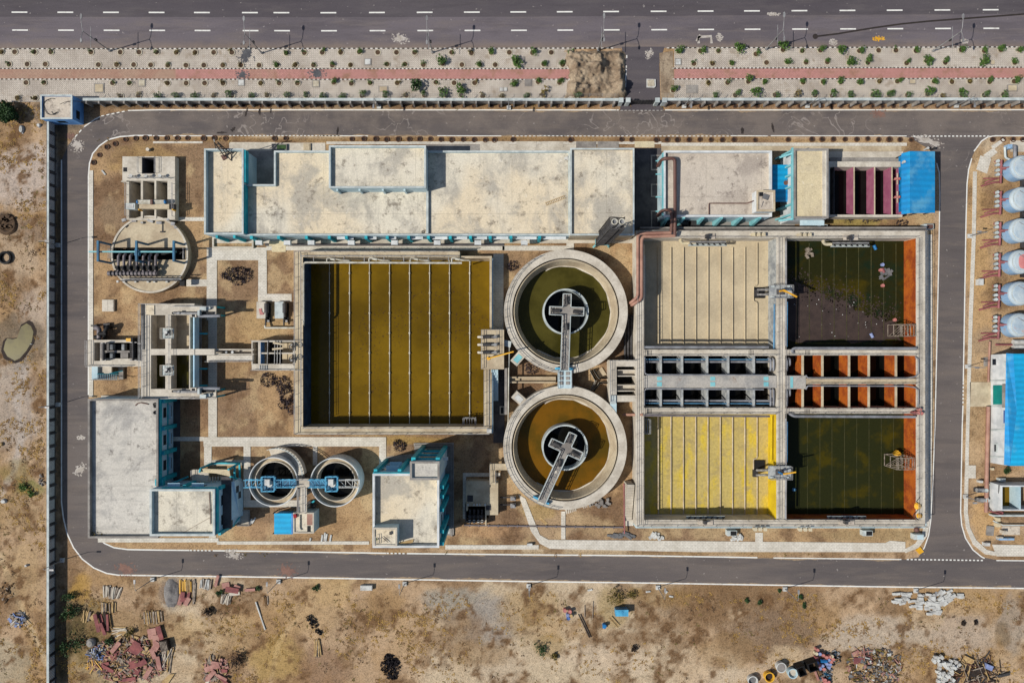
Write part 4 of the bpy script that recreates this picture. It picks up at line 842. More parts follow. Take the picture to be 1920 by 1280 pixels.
m = MB(); m.disc(X(1473.5,z),Y(343,z),.42,z+.02,16); m.tube([(X(1471,z),Y(338,z),z+.05),(X(1476,z),Y(336,z),z+.05),(X(1477,z),Y(343,z),z+.05)],.04,5); solo(m, 'rust_disc', M['pipe_brown'], 'round rusty plate with a hook on the azure canopy', 'plate')
t = thing('filter_house', 'cream-roofed narrow building beside the magenta-walled pools', 'building', P(1515,343,0))
o, zr = block(t, rc(1489,279,1553,409), 6.4, 'wall_white', 'roof_cream', .5, .3, cop='conc_grey')
x0 = X(1489,6.4)
m = MB(); m.box(x0-.28,Y(412,6.4),5.6,x0-.052,Y(276,6.4),6.25); part(m, 'fascia', M['teal_pale'], t)
for py in (286,312,330,352,385,404):
    q = Y(py,4.5); m = MB(); m.idx([(x0-.004,q-.16,5.6),(x0-.004,q+.16,5.6),(x0-.004,q+.16,-.1),(x0-.004,q-.16,-.1),(x0-.3,q-.16,5.6),(x0-.3,q+.16,5.6),(x0-1.0,q+.16,-.1),(x0-1.0,q-.16,-.1)], [(4,5,6,7),(0,4,7,3),(1,2,6,5),(0,1,5,4),(3,7,6,2)]); part(m, 'column', M['teal_pale'], t)
part(MB().beam((X(1488,6.2),Y(287,6.2),6.1),(X(1488,6.2)-2.2,Y(287,6.2)-.6,5.4),.3), 'beam', M['teal_pale'], t); part(MB().beam((X(1488,6.2),Y(410,6.2),6.0),(X(1488,6.2)-2.2,Y(410,6.2)-.2,5.0),.3), 'beam', M['teal_pale'], t)
m = MB(); x1 = X(1553,6.4)-.9; m.box(x1,Y(406,6.4),5.9,x1+.6,Y(282,6.4),6.16); part(m, 'roof_duct', M['conc'], t)
m = MB(); m.box(X(1500,4),Y(409,6.4)-.9,3.9,X(1545,4),Y(409,6.4)+.004,4.1); part(m, 'door_hood', M['wall_pale'], t)
PZ = 2.6; SIDE = {}
t = thing('sedimentation_pools', 'row of dark water pools between magenta walls', 'pools', P(1620,358,0))
m = MB(); z0 = -2.5
for q in ((1553,303,1692,313),(1553,402.5,1692,407),(1553,313,1556,402.5)): m.pb(*q, z0, PZ)
part(m, 'outer_wall', M['conc'], t)
for px in (1602,1640.5,1673):
    o = part(MB().pb(px-1.2,313.1,px+.6,402.4,z0,PZ), 'dividing_wall', M['magenta'], t); part(MB().pb(px-1.6,313.2,px+.6,402.3,PZ,PZ+.06), 'coping', M['conc_tan'], o)
o = part(MB().pb(1563.6,313.1,1564.6,402.4,z0,PZ), 'dividing_wall', M['conc_dark'], t)
part(MB().pb(1690,313.1,1694,402.4,z0,PZ), 'dividing_wall', M['magenta'], t)
m = MB()
for q in ((1594,1601),(1632,1639.8),(1664.5,1672)): m.box(X(q[0],1),Y(400,1),z0,X(q[0],1)+.35,Y(314,1),-.3)
part(m, 'ledge', M['conc_tan'], t)
part(MB().box(X(1556,0),Y(402.4,0),-2.4,X(1694,0),Y(313,0),-.2), 'water', M['water_black'], t)
for k, py in enumerate((337,371)):
    a = thing('penstock', ('upper','lower')[k]+' pink gate valve on the last magenta wall', 'valve', P(1679,py,PZ), 'gate valves on the magenta pools'); x, y, z = P(1679,py,PZ)
    part(MB().beam((x,y-1.05,z+.6),(x,y+1.05,z+.6),.16), 'spindle', M['conc_tan'], a); part(MB().ob(x,y,z+.4,z+.8,.9,.4), 'gearbox', M['drum_pink'], a); part(MB().beam((x-.35,y,PZ-.6),(x-.35,y,z+.5),.12), 'stem', M['pipe_red'], a)
slab(rc(1553,285,1692,297), .3, 'stepped_terrace', 'conc'); slab(rc(1553,297,1692,304.5), .6, 'stepped_terrace', 'conc_grey')
t = thing('sheet_metal_shed', 'blue sheet-metal shed with a ridged roof beside the east road', 'shed', P(1722,343,0))
ze, zt = 3.6, 4.7
pts = [P(1690,288,ze),P(1706,283.5,zt),P(1753,284,ze+.4),P(1753,399,ze+.4),P(1706,400,zt),P(1690,402,ze)]
m = MB(); m.face([pts[0],pts[5],pts[4],pts[1]]); m.mi = 1; m.face([pts[1],pts[4],pts[3],pts[2]])
m.mi = 1; m.face([pts[2],pts[3],(pts[3][0],pts[3][1],ze+.15),(pts[2][0],pts[2][1],ze+.15)])
part(m, 'roof', [M['roof_blue'],M['roof_azure']], t)
m = MB(); m.box(X(1692,ze)+.2,Y(398,ze)+.3,2.0,X(1751,ze)-.3,Y(287,ze)-.3,3.4); part(m, 'wall', M['roof_blue'], t)
m = MB()
for a, b in ((1694,290),(1750,287),(1694,399),(1750,396),(1722,288),(1722,398)): m.beam((X(a,3),Y(b,3),0),(X(a,3),Y(b,3),3.3),.2)
part(m, 'post', M['steel_dark'], t)
solo(MB().cyl(X(1695,4.2),Y(303.5,4.2),.24,4.0,4.35,12).ob(X(1694,4.2),Y(304.5,4.2),4.0,4.3,.5,.25,.6), 'roof_vent', M['block'], 'small white vent on the dark slope of the blue shed', 'vent')
for k, px in enumerate((1733,1745)): solo(MB().cyl(X(px),Y(281),.18,0,1.1,10).cyl(X(px),Y(281),.24,1.1,1.2,10), 'bollard', M[('block','steel_dark')[k]], ('white','dark')[k]+' bollard at the north end of the blue shed', 'bollard')
# ------------------------------------------------------------------ tiled footpaths inside the works
PATHS = [rc(388,464,500,488),rc(388,488.1,407,524),rc(388,537,407,600),rc(391,600,407,819),rc(484.5,488.1,500.5,551),rc(484,551.1,547,565),rc(350,524,407,537),
 rc(167,320,175,744),rc(328,407.5,383,414.5),rc(382,819,724,836.5),rc(325,818.5,382,826.5),rc(383,836.6,397,872),rc(457,836.6,470,950),rc(470,937,566,950),rc(587,836.6,595,872),rc(711,836.6,724,876),
 rc(407,1014,692,1020),rc(835,1021,1010,1029),rc(1052,958,1060,1010),rc(925,476,944,620),rc(1194,478,1210,560),rc(1173,905,1187,985),rc(868,886,938,893),rc(868,893.1,874,972),
 rc(1416,998,1430,1016),[(1020,1011),(1660,1017),(1668,1013),(1697,1015),(1697,1034),(1300,1034),(1030,1028)],[(972,926),(985,934),(1012,1002),(1030,1012),(1031,1028),(1012,1018),(996,996)],
 [(1735,440),(1747,440),(1748,700),(1746,900),(1744,970),(1738,1004),(1722,1026),(1697,1036),(1697,1028),(1716,1018),(1729,998),(1735,968),(1737,900)],
 [(1824,322),(1831,322),(1829,440),(1823,600),(1817,800),(1814,960),(1818,988),(1830,1012),(1850,1030),(1868,1034),(1866,1041),(1846,1038),(1824,1020),(1811,990),(1807,960),(1811,800),(1816,600),(1822,440)],
 [(1860,1020),(1990,1022),(1990,1043),(1868,1042)],[(1838,292),(1858,298),(1850,326),(1830,318)],[(1843,291),(1862,278),(1870,286),(1852,300)],[(1858,274),(1880,260),(1884,264),(1862,281)],rc(1818,716,1857,762),rc(1814,872,1829,896),rc(184,1008,410,1016)]
for i, p in enumerate(PATHS): slab(p, .09+.005*(i%5), 'tiled_footpath', 'tile' if i not in (33,) else 'conc_tan')
m = MB(); wallring(m, xy(rc(200,742,400,775)), .25, -.05, .3); 
# ------------------------------------------------------------------ inlet chamber and screen
z = 1.5
t = thing('inlet_chamber', 'pale concrete inlet slab with a deep black square shaft', 'inlet chamber', P(279,316,0))
m = MB()
for q in ((229.5,293.5,267,339),(290,293.5,328,339),(267,293.5,290,296),(267,325,290,339)): m.pb(*q, -.05, z)
m.pb(227,339.1,242,341,-.05,z); part(m, 'slab', M['conc'], t)
m = MB(); wallring(m, [(X(a,z),Y(b,z)) for a,b in rc(266,295,291,326)], .12, -4, z+.004); part(m, 'shaft_wall', M['conc_dark'], t); part(MB().box(X(266),Y(327),-4.1,X(292),Y(295),-4), 'shaft_floor', M['black'], t)
m = MB(); m.pb(231,314,238.5,322,z,z+.01); part(m, 'opening', M['black'], t)  # raised black plate; the hole's darkness is painted, nothing is cut
m = MB(); k = z; m.rail([P(262,296,k),P(262,325,k)],.9); m.rail([P(294,296,k),P(294,325,k)],.9); m.rail([P(243,335,k),P(320,335,k)],.9,1.5); part(m, 'railing', M['steel'], t)
for k2, px in enumerate((251,279,305)):
    x, y, _ = P(px,332,z); tt = thing('sluice_gate', f'small sluice gate frame at the lower edge of the inlet slab, {nth(k2+1)} from the left', 'sluice gate', (x,y,z), 'sluice gates on the inlet slab')
    part(MB().beam((x-.4,y,z),(x-.4,y,z+.9),.1).beam((x+.4,y,z),(x+.4,y,z+.9),.1).beam((x-.5,y,z+.9),(x+.5,y,z+.9),.12), 'frame', M['steel'], tt); part(MB().cyl(x,y,.3,z+1.0,z+1.08,12), 'handwheel', M['block'], tt)
t = thing('screen_channel', 'three open concrete channels below the inlet slab', 'channels', P(283,375,0))
m = MB()
for a, c in ((237,242),(264,268),(289.5,293),(314,328)): m.pb(a, 339.1, c, 412, -3, z)
m.pb(242,409,314,413,-3,z-.02)
part(m, 'channel_wall', M['conc'], t); part(MB().box(X(236),Y(414),-3.1,X(328),Y(330),-2.6), 'channel_floor', M['conc_grey'], t)
part(MB().rail([P(239,345,z),P(239,406,z)],.9), 'railing', M['steel'], t); part(MB().rail([P(326,345,z),P(326,406,z)],.9), 'railing', M['steel'], t)
t = thing('bar_screen', 'bar screen machine with blue roller ends across the channels', 'screen machine', P(290,383,z)); zz = 2.6
m = MB(); m.tube([P(259,377,zz),P(309,377,zz)], .26, 10); m.tube([P(259,381,zz),P(309,381,zz)], .16, 8); part(m, 'roller', M['pipe_white'], t)
for px in (258,309.5): part(MB().tube([P(px-1.2,378.5,zz),P(px+1.5,378.5,zz)], .34, 12), 'roller_end', M['valve_blue'], t)
part(MB().pb(261,383,317,391.5,z+.3,zz), 'hopper', M['conc_tan'], t); part(MB().pb(317.2,382,326.5,392,z+.05,zz-.2), 'drive', M['steel_dark'], t); part(MB().pb(281.5,374,285.5,383,zz+.1,zz+.5), 'gearbox', M['pipe_brown'], t)
m = MB()
for q in (259,322): m.pb(q,391.6,q+2,394,z-.02,zz+.1)
part(m, 'frame', M['yellow'], t)
t = thing('control_box', 'pale grey control cabinet beside the bar screen', 'cabinet', P(244,386,z)); part(MB().pb(235,381,253,392,z-.6,z+.8), 'cabinet', M['coping'], t); part(MB().pb(236,383,250,390,z+.81,z+.86), 'lid', M['block'], t)
# ------------------------------------------------------------------ round pump sump, gantry, delivery manifold
z = 1.2; cx_, cy_, _ = P(281,477,z); r = 72.5*.1*(H-z)/H
t = thing('pump_sump', 'big round concrete sump lid with a long black slot', 'pump sump', (cx_,cy_,0))
circ = [(cx_+r*math.cos(a), cy_+r*math.sin(a)) for a in np.linspace(0,2*math.pi,72,endpoint=False)]
slot = [(X(a,z),Y(b,z)) for a,b in rc(209.5,464,348,487)]
m = MB(); m.sheet([circ, slot], z); m.lathe(cx_,cy_,[(r,-.05),(r,z)],72); part(m, 'lid', M['conc_tan'], t)
m = MB(); wallring(m, inset(slot,-.3), .29, -5, z-.004); part(m, 'pit_wall', M['conc_dark'], t); part(MB().box(X(205),Y(492),-5.1,X(352),Y(460),-5), 'pit_floor', M['black'], t)
m = MB(); m.ring(cx_,cy_,r+.004,r-.35,z+.004,z+.16,72); part(m, 'rim', M['conc'], t)
m = MB(); m.ob(X(237.5,z),Y(423,z),z,z+.012,.66,.66,.75); part(m, 'opening', M['black'], t)
m = MB(); m.rail([P(347,466,z),P(347,486,z)],.9); m.rail([P(208,467,z),P(208,485,z)],.9); part(m, 'railing', M['steel'], t)
zt = 5.0; t = thing('gantry_crane', 'dark blue gantry of three portal frames with a runway beam', 'gantry crane', P(270,472,z))
for px in (184,256,326):
    x = X(px,zt); ya, yb = Y(453,zt), Y(488.5,zt); m = MB()
    for y in (ya,yb): m.beam((x,y,-.05),(x,y,zt-.15),.34)
    m.beam((x,ya+.17,zt),(x,yb-.17,zt),.36); part(m, 'portal_frame', M['frame_blue'], t)
part(MB().beam((X(167,zt-.4),Y(472,zt-.4),zt-.4),(X(330,zt-.4),Y(472,zt-.4),zt-.4),.26), 'runway_beam', M['teal_pale'], t)
x,y,_ = P(257,474,zt-.8); part(MB().box(x-.4,y-.5,zt-1.3,x+.4,y+.5,zt-.58).cyl(x,y,.05,zt-2.5,zt-1.3,6), 'hoist', M['frame_blue'], t)
t = thing('delivery_manifold', 'thick grey delivery header with seven bent branch pipes', 'pipework', P(250,510,z))
zh = z+.9; h = part(MB().tube([P(203,512.5,zh-.1),P(296,512.5,zh)], .46, 16), 'header_pipe', M['pipe_ash'], t)
for px in np.linspace(209,294,13): part(MB().tube([P(px-.5,512.5,zh),P(px+.5,512.5,zh)], .56, 16), 'flange', M['steel_dark'], h)
for px in (222,232.4,244.4,257,269,280,292):
    b = part(MB().bent([P(px+3,476,.2),P(px+3,477.5,zh+.9),P(px,480,zh+1.2),P(px,489,zh+.6),P(px,511,zh)], .24, 10, .5), 'branch_pipe', M['pipe_ash'], t)
    part(MB().tube([P(px,499,zh+.3),P(px,506,zh+.15)], .42, 12), 'valve', M['black'], b); part(MB().cyl(X(px+1,zh),Y(502,zh),.3,zh+.8,zh+.88,12), 'handwheel', M['black'], b)
m = MB()
for k,px in enumerate((225,236,248,260,272,284,296)): m.box(X(px)+.3,Y(492),z,X(px)+.75,Y(488),z+.45)
part(m, 'pipe_foot', M['block'], t)
m = MB()
for px in (212,213): pass
t = thing('access_bridge', 'grey steel walkway with a lattice railing across the sump lid', 'walkway', P(288,524,z)); zb = z+.9
m = MB(); m.pb(229,522.5,340,525.5,zb,zb+.08); part(m, 'deck', M['steel'], t); m = MB(); m.rail([P(229,521,zb),P(340,521,zb)],1,1.0,.05); m.rail([P(229,527,zb),P(340,527,zb)],1,1.0,.05); part(m, 'railing', M['steel_dark'], t)
m = MB()
for px in (229,241,262,285,297,320): m.box(X(px)-.18,Y(531),z,X(px)+.18,Y(527),z+.35)
part(m, 'foot', M['block'], t); part(MB().pb(337,524,346,536,z+.2,zb), 'steps', M['black'], t)
m = MB(); z2 = z+.02
for i,(a,b,w,hh) in enumerate(((252,414,9,6),(283,415,12,5),(300,418,11,6),(325,420,8,8),(316,412,6,4),(268,418,5,4),(330,427,6,4),(234,413,9,7))): m.ob(X(a,z),Y(b,z),z2,z2+.2+.1*(i%3),w*.09,hh*.08,R(-.5,.5))
o = tag(m.build('scrap', M['steel'], None, m.base()), 'grey scrap strewn along the upper rim of the sump lid', 'scrap'); o['kind'] = 'stuff'
m = MB(); m.beam((X(305,z),Y(421,z),z+.1),(X(305,z),Y(434,z),z+.1),.1); m.ob(X(305,z),Y(435,z),z+.02,z+.3,.7,.22); solo(m, 'hand_tool', M['steel_dark'], 'T-shaped tool lying on the sump lid', 'tool')
m = MB(); m.box(X(194),Y(584),-.05,X(216),Y(562),.45); m.box(X(195),Y(583),.45,X(204.8),Y(563),.5); m.box(X(205.3),Y(583),.45,X(215),Y(563),.5); solo(m, 'chamber_cover', M['conc'], 'square two-leaf concrete cover on the bare ground below the sump', 'cover')
solo(MB().cyl(X(280),Y(282),.28,-.05,.6,14).cyl(X(280),Y(282),.33,.6,.7,14), 'vent_post', M['conc'], 'short round concrete post above the inlet slab', 'post')
solo(MB().ob(X(195),Y(324),0,.15,1.1,.28,-.9), 'fallen_slab', M['block'], 'white slab fragment lying left of the inlet chamber', 'slab')
# ------------------------------------------------------------------ screening channel by the west road
z = 3.0
t = thing('screen_house', 'raised concrete screening channel beside the west road', 'channel', P(218,665,0))
m = MB()
for q in ((165,637,176.5,687),(176.5,637,272,642),(187.5,672,272,687),(176.5,676.5,187.5,687)): m.pb(*q, -.05, z)
part(m, 'channel_wall', M['conc'], t); part(MB().box(X(170),Y(686),-2.1,X(272),Y(639),-2), 'channel_floor', M['black'], t)
m = MB(); m.pb(187.5,642.1,192,671.9,z-1.2,z-.02); m.pb(192,657,243,661,z-1.2,z-.3); m.pb(200,642.2,204,656.9,z-1.4,z-.3); m.pb(226,661.1,240,671.9,z-1.4,z-.25); part(m, 'cross_wall', M['conc_grey'], t)
for i,(a,b,c,d) in enumerate(((206,645,211,655),(206,662,211,671),(228,645,233,656))): part(MB().pb(a,b,c,d,z-1,z-.1), 'baffle', M['conc_lane'], t)
part(MB().pb(212,645.5,226,656,z-1.8,z-1.1), 'duct', M['black'], t)
part(MB().rail([P(166,638,z),P(166,685,z)],1), 'railing', M['steel'], t); part(MB().rail([P(166,686.5,z),P(245,686.5,z)],1), 'railing', M['steel'], t)
for k,(a,b,c,d) in enumerate(((190,642.3,198,676),(243,641,256,676),(258,643,273,677))):
    tt = thing('mechanical_rake', f'black steel rake screen standing in the screening channel, {nth(k+1)} from the left', 'rake screen', P((a+c)/2,660,z), 'rake screens')
    m = MB(); m.pb(a,b,c,b+1.6,z-1.5,z+1.2); m.pb(a,d-1.6,c,d,z-1.5,z+1.2); part(m, 'side_frame', M['steel'], tt); m = MB()
    for i in range(9): q = b+2+(d-b-4)*i/8; m.beam(P(a+1,q,z+.3),P(c-1,q,z+1.0),.16)
    part(m, 'rake_bars', M['steel_dark'], tt); part(MB().tube([P((a+c)/2,b+.5,z+1.2),P((a+c)/2,d-.5,z+1.2)], .2, 8), 'drive_shaft', M['steel_dark'], tt)
m = MB(); m.pb(236,634,245,640,z,z+.9); m.mi = 1; m.pb(245.2,633,249,641,z,z+1.6); solo(m, 'winch', [M['yellow'],M['black']], 'yellow winch at the corner of the screening channel', 'winch')
t = thing('staircase', 'concrete stair with dark gaps and teal stringer by the west road', 'staircase', P(200,700,0))
part(MB().pb(172,687.1,183,711,-.05,2.6), 'landing', M['wall_pale'], t); part(MB().pb(183.1,687.1,209,700,1.6,2.0), 'landing', M['conc'], t)
for i in range(11): q = 183.2+i*3.45; part(MB().pb(q,700.8,q+1.7,711,2.35-i*.2,2.5-i*.2), 'tread', M['wall_pale'], t)
m = MB(); m.beam(P(182,700.4,2.6),P(222,700.4,.5),.12,.3); m.beam(P(205,700,3.2),P(230,695,2),.14); part(m, 'stringer', M['teal'], t); part(MB().pb(222,688,231,711,-.05,.5), 'landing', M['conc_grey'], t)
m = MB(); m.rail([P(172,711.5,2.6),P(229,711.5,1.2)],.9); part(m, 'railing', M['steel'], t)
t = thing('inlet_elbows', 'cluster of black pipe bends north of the screening channel', 'pipework', P(192,622,0))
for pts, r in (([(178,615,1.2),(186,615,1.4),(186,632,1.4),(186,640,1)],.42),([(178,632,1),(186,632,1.1),(186,625,1.6),(200,625,1.6)],.4),([(196,640,.6),(196,622,1.8),(203,611,1.8),(207,614,.4)],.36)): part(MB().bent([P(*q) for q in pts], r, 12), 'pipe_bend', M['pipe_ash'] if r > .41 else M['black'], t)
m = MB(); m.box(X(175),Y(612),-.05,X(186),Y(609),.8).box(X(197),Y(616),-.05,X(209),Y(606),.6); part(m, 'pipe_support', M['steel_dark'], t)
# ------------------------------------------------------------------ detritor / grit cells
z = 4.3; zl = 2.4
t = thing('grit_works', 'raised four-cell grit tank with pale blue outer face', 'grit tank', P(318,660,0))
m = MB()
for q in ((264,569,283,747),(283,569,364.5,590.6),(283,729,364.5,747),(283,654,364.5,665.4),(310,590.6,320.6,654),(310,665.4,320.6,729),(354.5,590.6,356.5,654),(354.5,665.4,356.5,729)): m.pb(*q, 1.2, z)
part(m, 'walkway_wall', M['conc'], t)
m = MB(); m.pb(362,590.7,364.5,653.9,zl,z); m.pb(362,665.5,364.5,728.9,zl,z); part(m, 'outer_wall', M['wall_sky'], t)
m = MB(); m.box(X(285,z),Y(746,z)+.2,-.05,X(350,z),Y(570,z)-.2,1.2); part(m, 'undercroft_wall', M['conc_dark'], t)
part(MB().box(X(266,z),Y(745,z),1.21,X(364,z),Y(569.8,z),1.3), 'cell_floor', M['conc_grey'], t)
m = MB(); part(MB().box(X(283,z),Y(654,z),1.3,X(354.4,z),Y(590.8,z),2.2), 'settled_grit', M['conc_tan'], t); part(MB().box(X(283,z),Y(728.8,z),1.3,X(354.4,z),Y(665.6,z),2.2), 'water', M['water_olive'], t)
for q in ((364.6,573,405,592),(364.6,730,405,746)): part(MB().pb(*q, z-.35, z), 'platform', M['conc'], t)
m = MB()
for a in (364.6,404):
    for b in (575,590,732,744): m.beam(P(a,b,-.05)[:2]+(-.05,) if 0 else (X(a,z)-.2,Y(b,z),-.05),(X(a,z)-.2,Y(b,z),z-.36),.3)
for b in (593,625,655,692,724): m.beam((X(364.5,z)-.5,Y(b,z),zl-.2),(X(364.5,z)+1.3,Y(b,z),zl-.5),.26)
part(m, 'column', M['teal'], t)
m = MB(); m.rail([P(265,570,z),P(265,746,z)],1,2); m.rail([P(265,570,z),P(318,570,z)],1,2); m.rail([P(271,592,z),P(271,745,z)],1,2); m.rail([P(265,746.3,z),P(404,746.3,z)],1,2.4); m.rail([P(322,575,z),P(404,575,z)],1,2.4); m.rail([P(321,590,z),P(321,729,z)],1,2.6); part(m, 'railing', M['steel'], t)
part(MB().pb(264,570,270,655,z+.02,z+.14), 'cable_tray', M['steel_dark'], t); part(MB().pb(274,572,289,590,z+.01,z+.16), 'inlet_cover', M['roof'], t)
for k, py in enumerate((625,694)):
    x, y, _ = P(316,py,z); tt = thing('grit_scraper_drive', ('upper','lower')[k]+' white scraper drive on the middle wall of the grit tank', 'drive unit', (x,y,z), 'scraper drives on the grit tank')
    part(MB().box(x-1.0,y-.95,z+.004,x+1.0,y+.95,z+.12), 'platform', M['coping'], tt); part(MB().cyl(x,y,.5,z+.12,z+.7,14).cyl(x+.1,y+.2,.3,z+.7,z+1.3,12), 'gearbox', M['block'], tt); part(MB().tube([(x-.1,y-.3,z+.8),(x+.7,y+.5,z+.9)], .2, 8), 'motor', M['steel_dark'], tt)
    m = MB(); m.rail([(x-1,y-.95,z+.12),(x+1,y-.95,z+.12),(x+1,y+.95,z+.12),(x-1,y+.95,z+.12),(x-1,y-.95,z+.12)],.9,1.0); part(m, 'railing', M['conc'], tt)
for k, py in enumerate((586.5,733.5)):
    tt = thing('grit_classifier', ('upper','lower')[k]+' rake classifier trough at the end of the grit tank', 'classifier', P(365,py,z), 'rake classifiers'); s = 1 if k == 0 else -1
    part(MB().pb(322,py-1.8,400,py+1.8,z+.02,z+.3), 'trough', M['black'], tt)
    m = MB(); m.tube([P(325,py,z+.6),P(372,py,z+.7)], .12, 8); m.tube([P(330,py+2,z+.6),P(372,py+2,z+.7)], .1, 8); m.tube([P(334,py,z+.6),P(338,py,z+.6)], .3, 10); part(m, 'rake_shaft', M['steel'], tt)
    m = MB(); m.pb(370,py-5,374,py+5,z+.3,z+1.2); m.pb(374.3,py-9*s-3,386,py-9*s+4,z+.3,z+.9); m.ob(X(390,z),Y(py-8*s,z),z+.01,z+.5,1.2,.5,.4); part(m, 'drive', M['coping'], tt)
    part(MB().tube([P(372,py+6*s,z+.5),P(413,py+5.5*s,z+.3)], .28, 10), 'outlet_pipe', M['pipe_grey'], tt)
    part(MB().pb(357,py+4*s-3,368,py+4*s+4,z-.1,z+.6), 'outlet_box', M['conc'], tt); part(MB().pb(359.5,py+4*s-1.5,365.5,py+4*s+3.5,z+.605,z+.62), 'opening', M['black'], tt); m = MB()
# channel from the grit works to the distribution chamber
t = thing('distribution_channel', 'raised concrete channel and walkway leading to the distribution chamber', 'channel', P(430,664,0)); z = 3.6
m = MB(); m.pb(365,654,402,665.3,z,z+.6); m.pb(402,654,475.5,656.4,1.6,z); m.pb(402,663,475.5,665.3,1.6,z); m.pb(402,656.4,418,663,1.6,1.9); m.pb(418,656.4,475.5,663,1.6,2.2); part(m, 'channel_wall', M['conc'], t)
m = MB(); m.pb(388,666,475,676.5,z-.6,z-.3); m.pb(388,676.5,391,679,-.05,z-.3); m.pb(440,668,450,676,-.05,z-.61); part(m, 'walkway', M['tile'], t)
m = MB(); m.rail([P(388,677.5,z-.3),P(470,677.5,z-.3)],.9,2.4); part(m, 'railing', M['steel'], t)
m = MB(); m.tube([P(424,660,2.6),P(424,660,3.9)], .2, 8); m.cyl(X(435,3.6),Y(660,3.6),.25,3.3,3.5,8); part(m, 'valve_stem', M['block'], t)
z = 3.4; t = thing('distribution_chamber', 'concrete chamber with dark water and planks laid over it', 'chamber', P(520,664,0))
m = MB()
for q in ((471.5,638,567,641),(471.5,641,473.5,682),(484,641,488.5,682),(549,641,566.5,682),(490,660.7,549,663.4),(471.5,682,549,684)): m.pb(*q, -1.5, z)
part(m, 'chamber_wall', M['conc'], t); part(MB().box(X(484,z)+.42,Y(682,z),1.4,X(484,z)+.47,Y(641,z),z-.002), 'inner_face', M['wall_blue'], t)
part(MB().box(X(471,0),Y(688,0),-1.6,X(566,0),Y(638,0),-1.2), 'floor', M['conc_dark'], t); part(MB().box(X(531,0),Y(684,0),-1.2,X(549,0),Y(643,0),.5), 'sill', M['conc_tan'], t)  # pale block puts the sunlit part of the floor into colour and shape
m = MB(); m.pb(472,684.1,567,693.5,z-.4,z-.1); part(m, 'walkway', M['conc'], t)
for i in range(5): q = 486+i*3.3; part(MB().pb(q,684.3,q+1.4,693.3,z-.095,z+.05), 'tread', M['block'], t)
m = MB()
for q in (502,515.5,520.5,526): m.beam(P(q,639,z+.15),P(q-1,683,z+.15),.1)
part(m, 'tie_rod', M['steel'], t)
m = MB(); m.rail([P(473,693.7,z-.1),P(566,693.7,z-.1)],.9,2.2); m.rail([P(473,638.3,z),P(566,638.3,z)],.9,2.2); part(m, 'railing', M['steel'], t)
for k,(a,b) in enumerate((((512,642.3),(532.5,646)),((510.5,654.7),(531,652.3)))): solo(MB().beam(P(*a,z+.3),P(*b,z+.3),.36,.08), 'plank', M['conc_tan'], ('upper','lower')[k]+' pale plank laid across the distribution chamber', 'plank', 'planks on the distribution chamber')
for k, py in enumerate((649.5,672)):
    x, y, _ = P(551.5,py,z); tt = thing('gate_valve', ('upper','lower')[k]+' dark gate valve on the rim of the distribution chamber', 'valve', (x,y,z), 'gate valves of the distribution chamber')
    part(MB().beam((x,y-.8,z+.3),(x,y+.8,z+.3),.2).beam((x-.2,y,z),(x-.2,y,z+.9),.24), 'frame', M['steel_dark'], tt); part(MB().ring(x,y,.5,.36,z+1.3,z+1.4,16).cyl(x,y,.06,z,z+1.4,6).beam((x-.4,y,z+1.35),(x+.4,y,z+1.35),.07), 'handwheel', M['steel_dark'], tt); part(MB().cyl(x-.25,y+.35*(1-2*k),.2,z+.6,z+.9,10), 'motor', M['block'], tt)
# sludge pumps on two blocks
for k, px in enumerate((481,515)):
    t = thing('pump_block', ('left','right')[k]+' concrete pump block beside the footpath end', 'pump block', P(px+8,581,0), 'pump blocks beside the footpath end'); part(MB().pb(px,565.5,px+16.5,597,-.05,1.1), 'plinth', M[('conc','coping')[k]], t)
    x, y, _ = P(px+22,585,0); part(MB().tube([(x,y+1.6,.9),(x,y-.2,.9)], .42, 12).tube([(x,y-.2,.9),(x,y-1,.9)], .26, 10), 'motor', M['steel_dark'], t); part(MB().box(x-.5,y-1.9,-.05,x+.5,y+1.7,.4), 'base', M['black'], t)
    part(MB().bent([(x-.2,y-1,.8),(x-.2,y-1.8,.8),(x-.2,y-2.5,.8)], .16, 8), 'pipe', M['steel_dark'], t); part(MB().cyl(x+.3,y-1.7,.22,.6,.9,10), 'valve', M['steel'], t)
m = MB(); m.ob(X(489,1.1),Y(584,1.1),1.11,1.2,.5,1.1,.2); m.ob(X(491,1.1),Y(588,1.1),1.11,1.22,.7,.4,.1); solo(m, 'red_cloth', M['drum_pink'], 'pink-red cloth draped on the left pump block', 'cloth')
# dark purple ground shrubs
def purple(blobs, lb):
    m = MB()
    for a, b, rx, ry in blobs: leaves(m, (X(a),Y(b),.25), (rx*.1,ry*.1,.45), int(rx*ry*1.1), .34)
    solo(m, 'purple_shrub', M['leaf_purple'], lb, 'shrub')
purple([(433,514,16,13),(450,512,18,13),(462,516,12,14),(446,528,14,7),(423,517,8,6)], 'dark purple shrub patch above the screen shadows')
purple([(503,712,15,14),(520,715,10,9),(532,722,14,18),(538,740,14,20),(545,762,9,16),(530,758,8,10)], 'dark purple L-shaped shrub beside the aeration tank wall')
purple([(749,836,11,11),(744,830,7,8),(755,834,7,6)], 'small dark purple shrub above the tall pale building'); purple([(962,498,11,10),(958,503,7,6)], 'small dark purple shrub beside the upper clarifier'); purple([(997,692,13,9),(990,687,8,6)], 'small dark shrub between the two clarifiers')
purple([(1590,414,9,6),(1640,412,12,5),(1622,415,6,4),(1690,418,12,6)], 'dark low shrubs below the magenta pools')
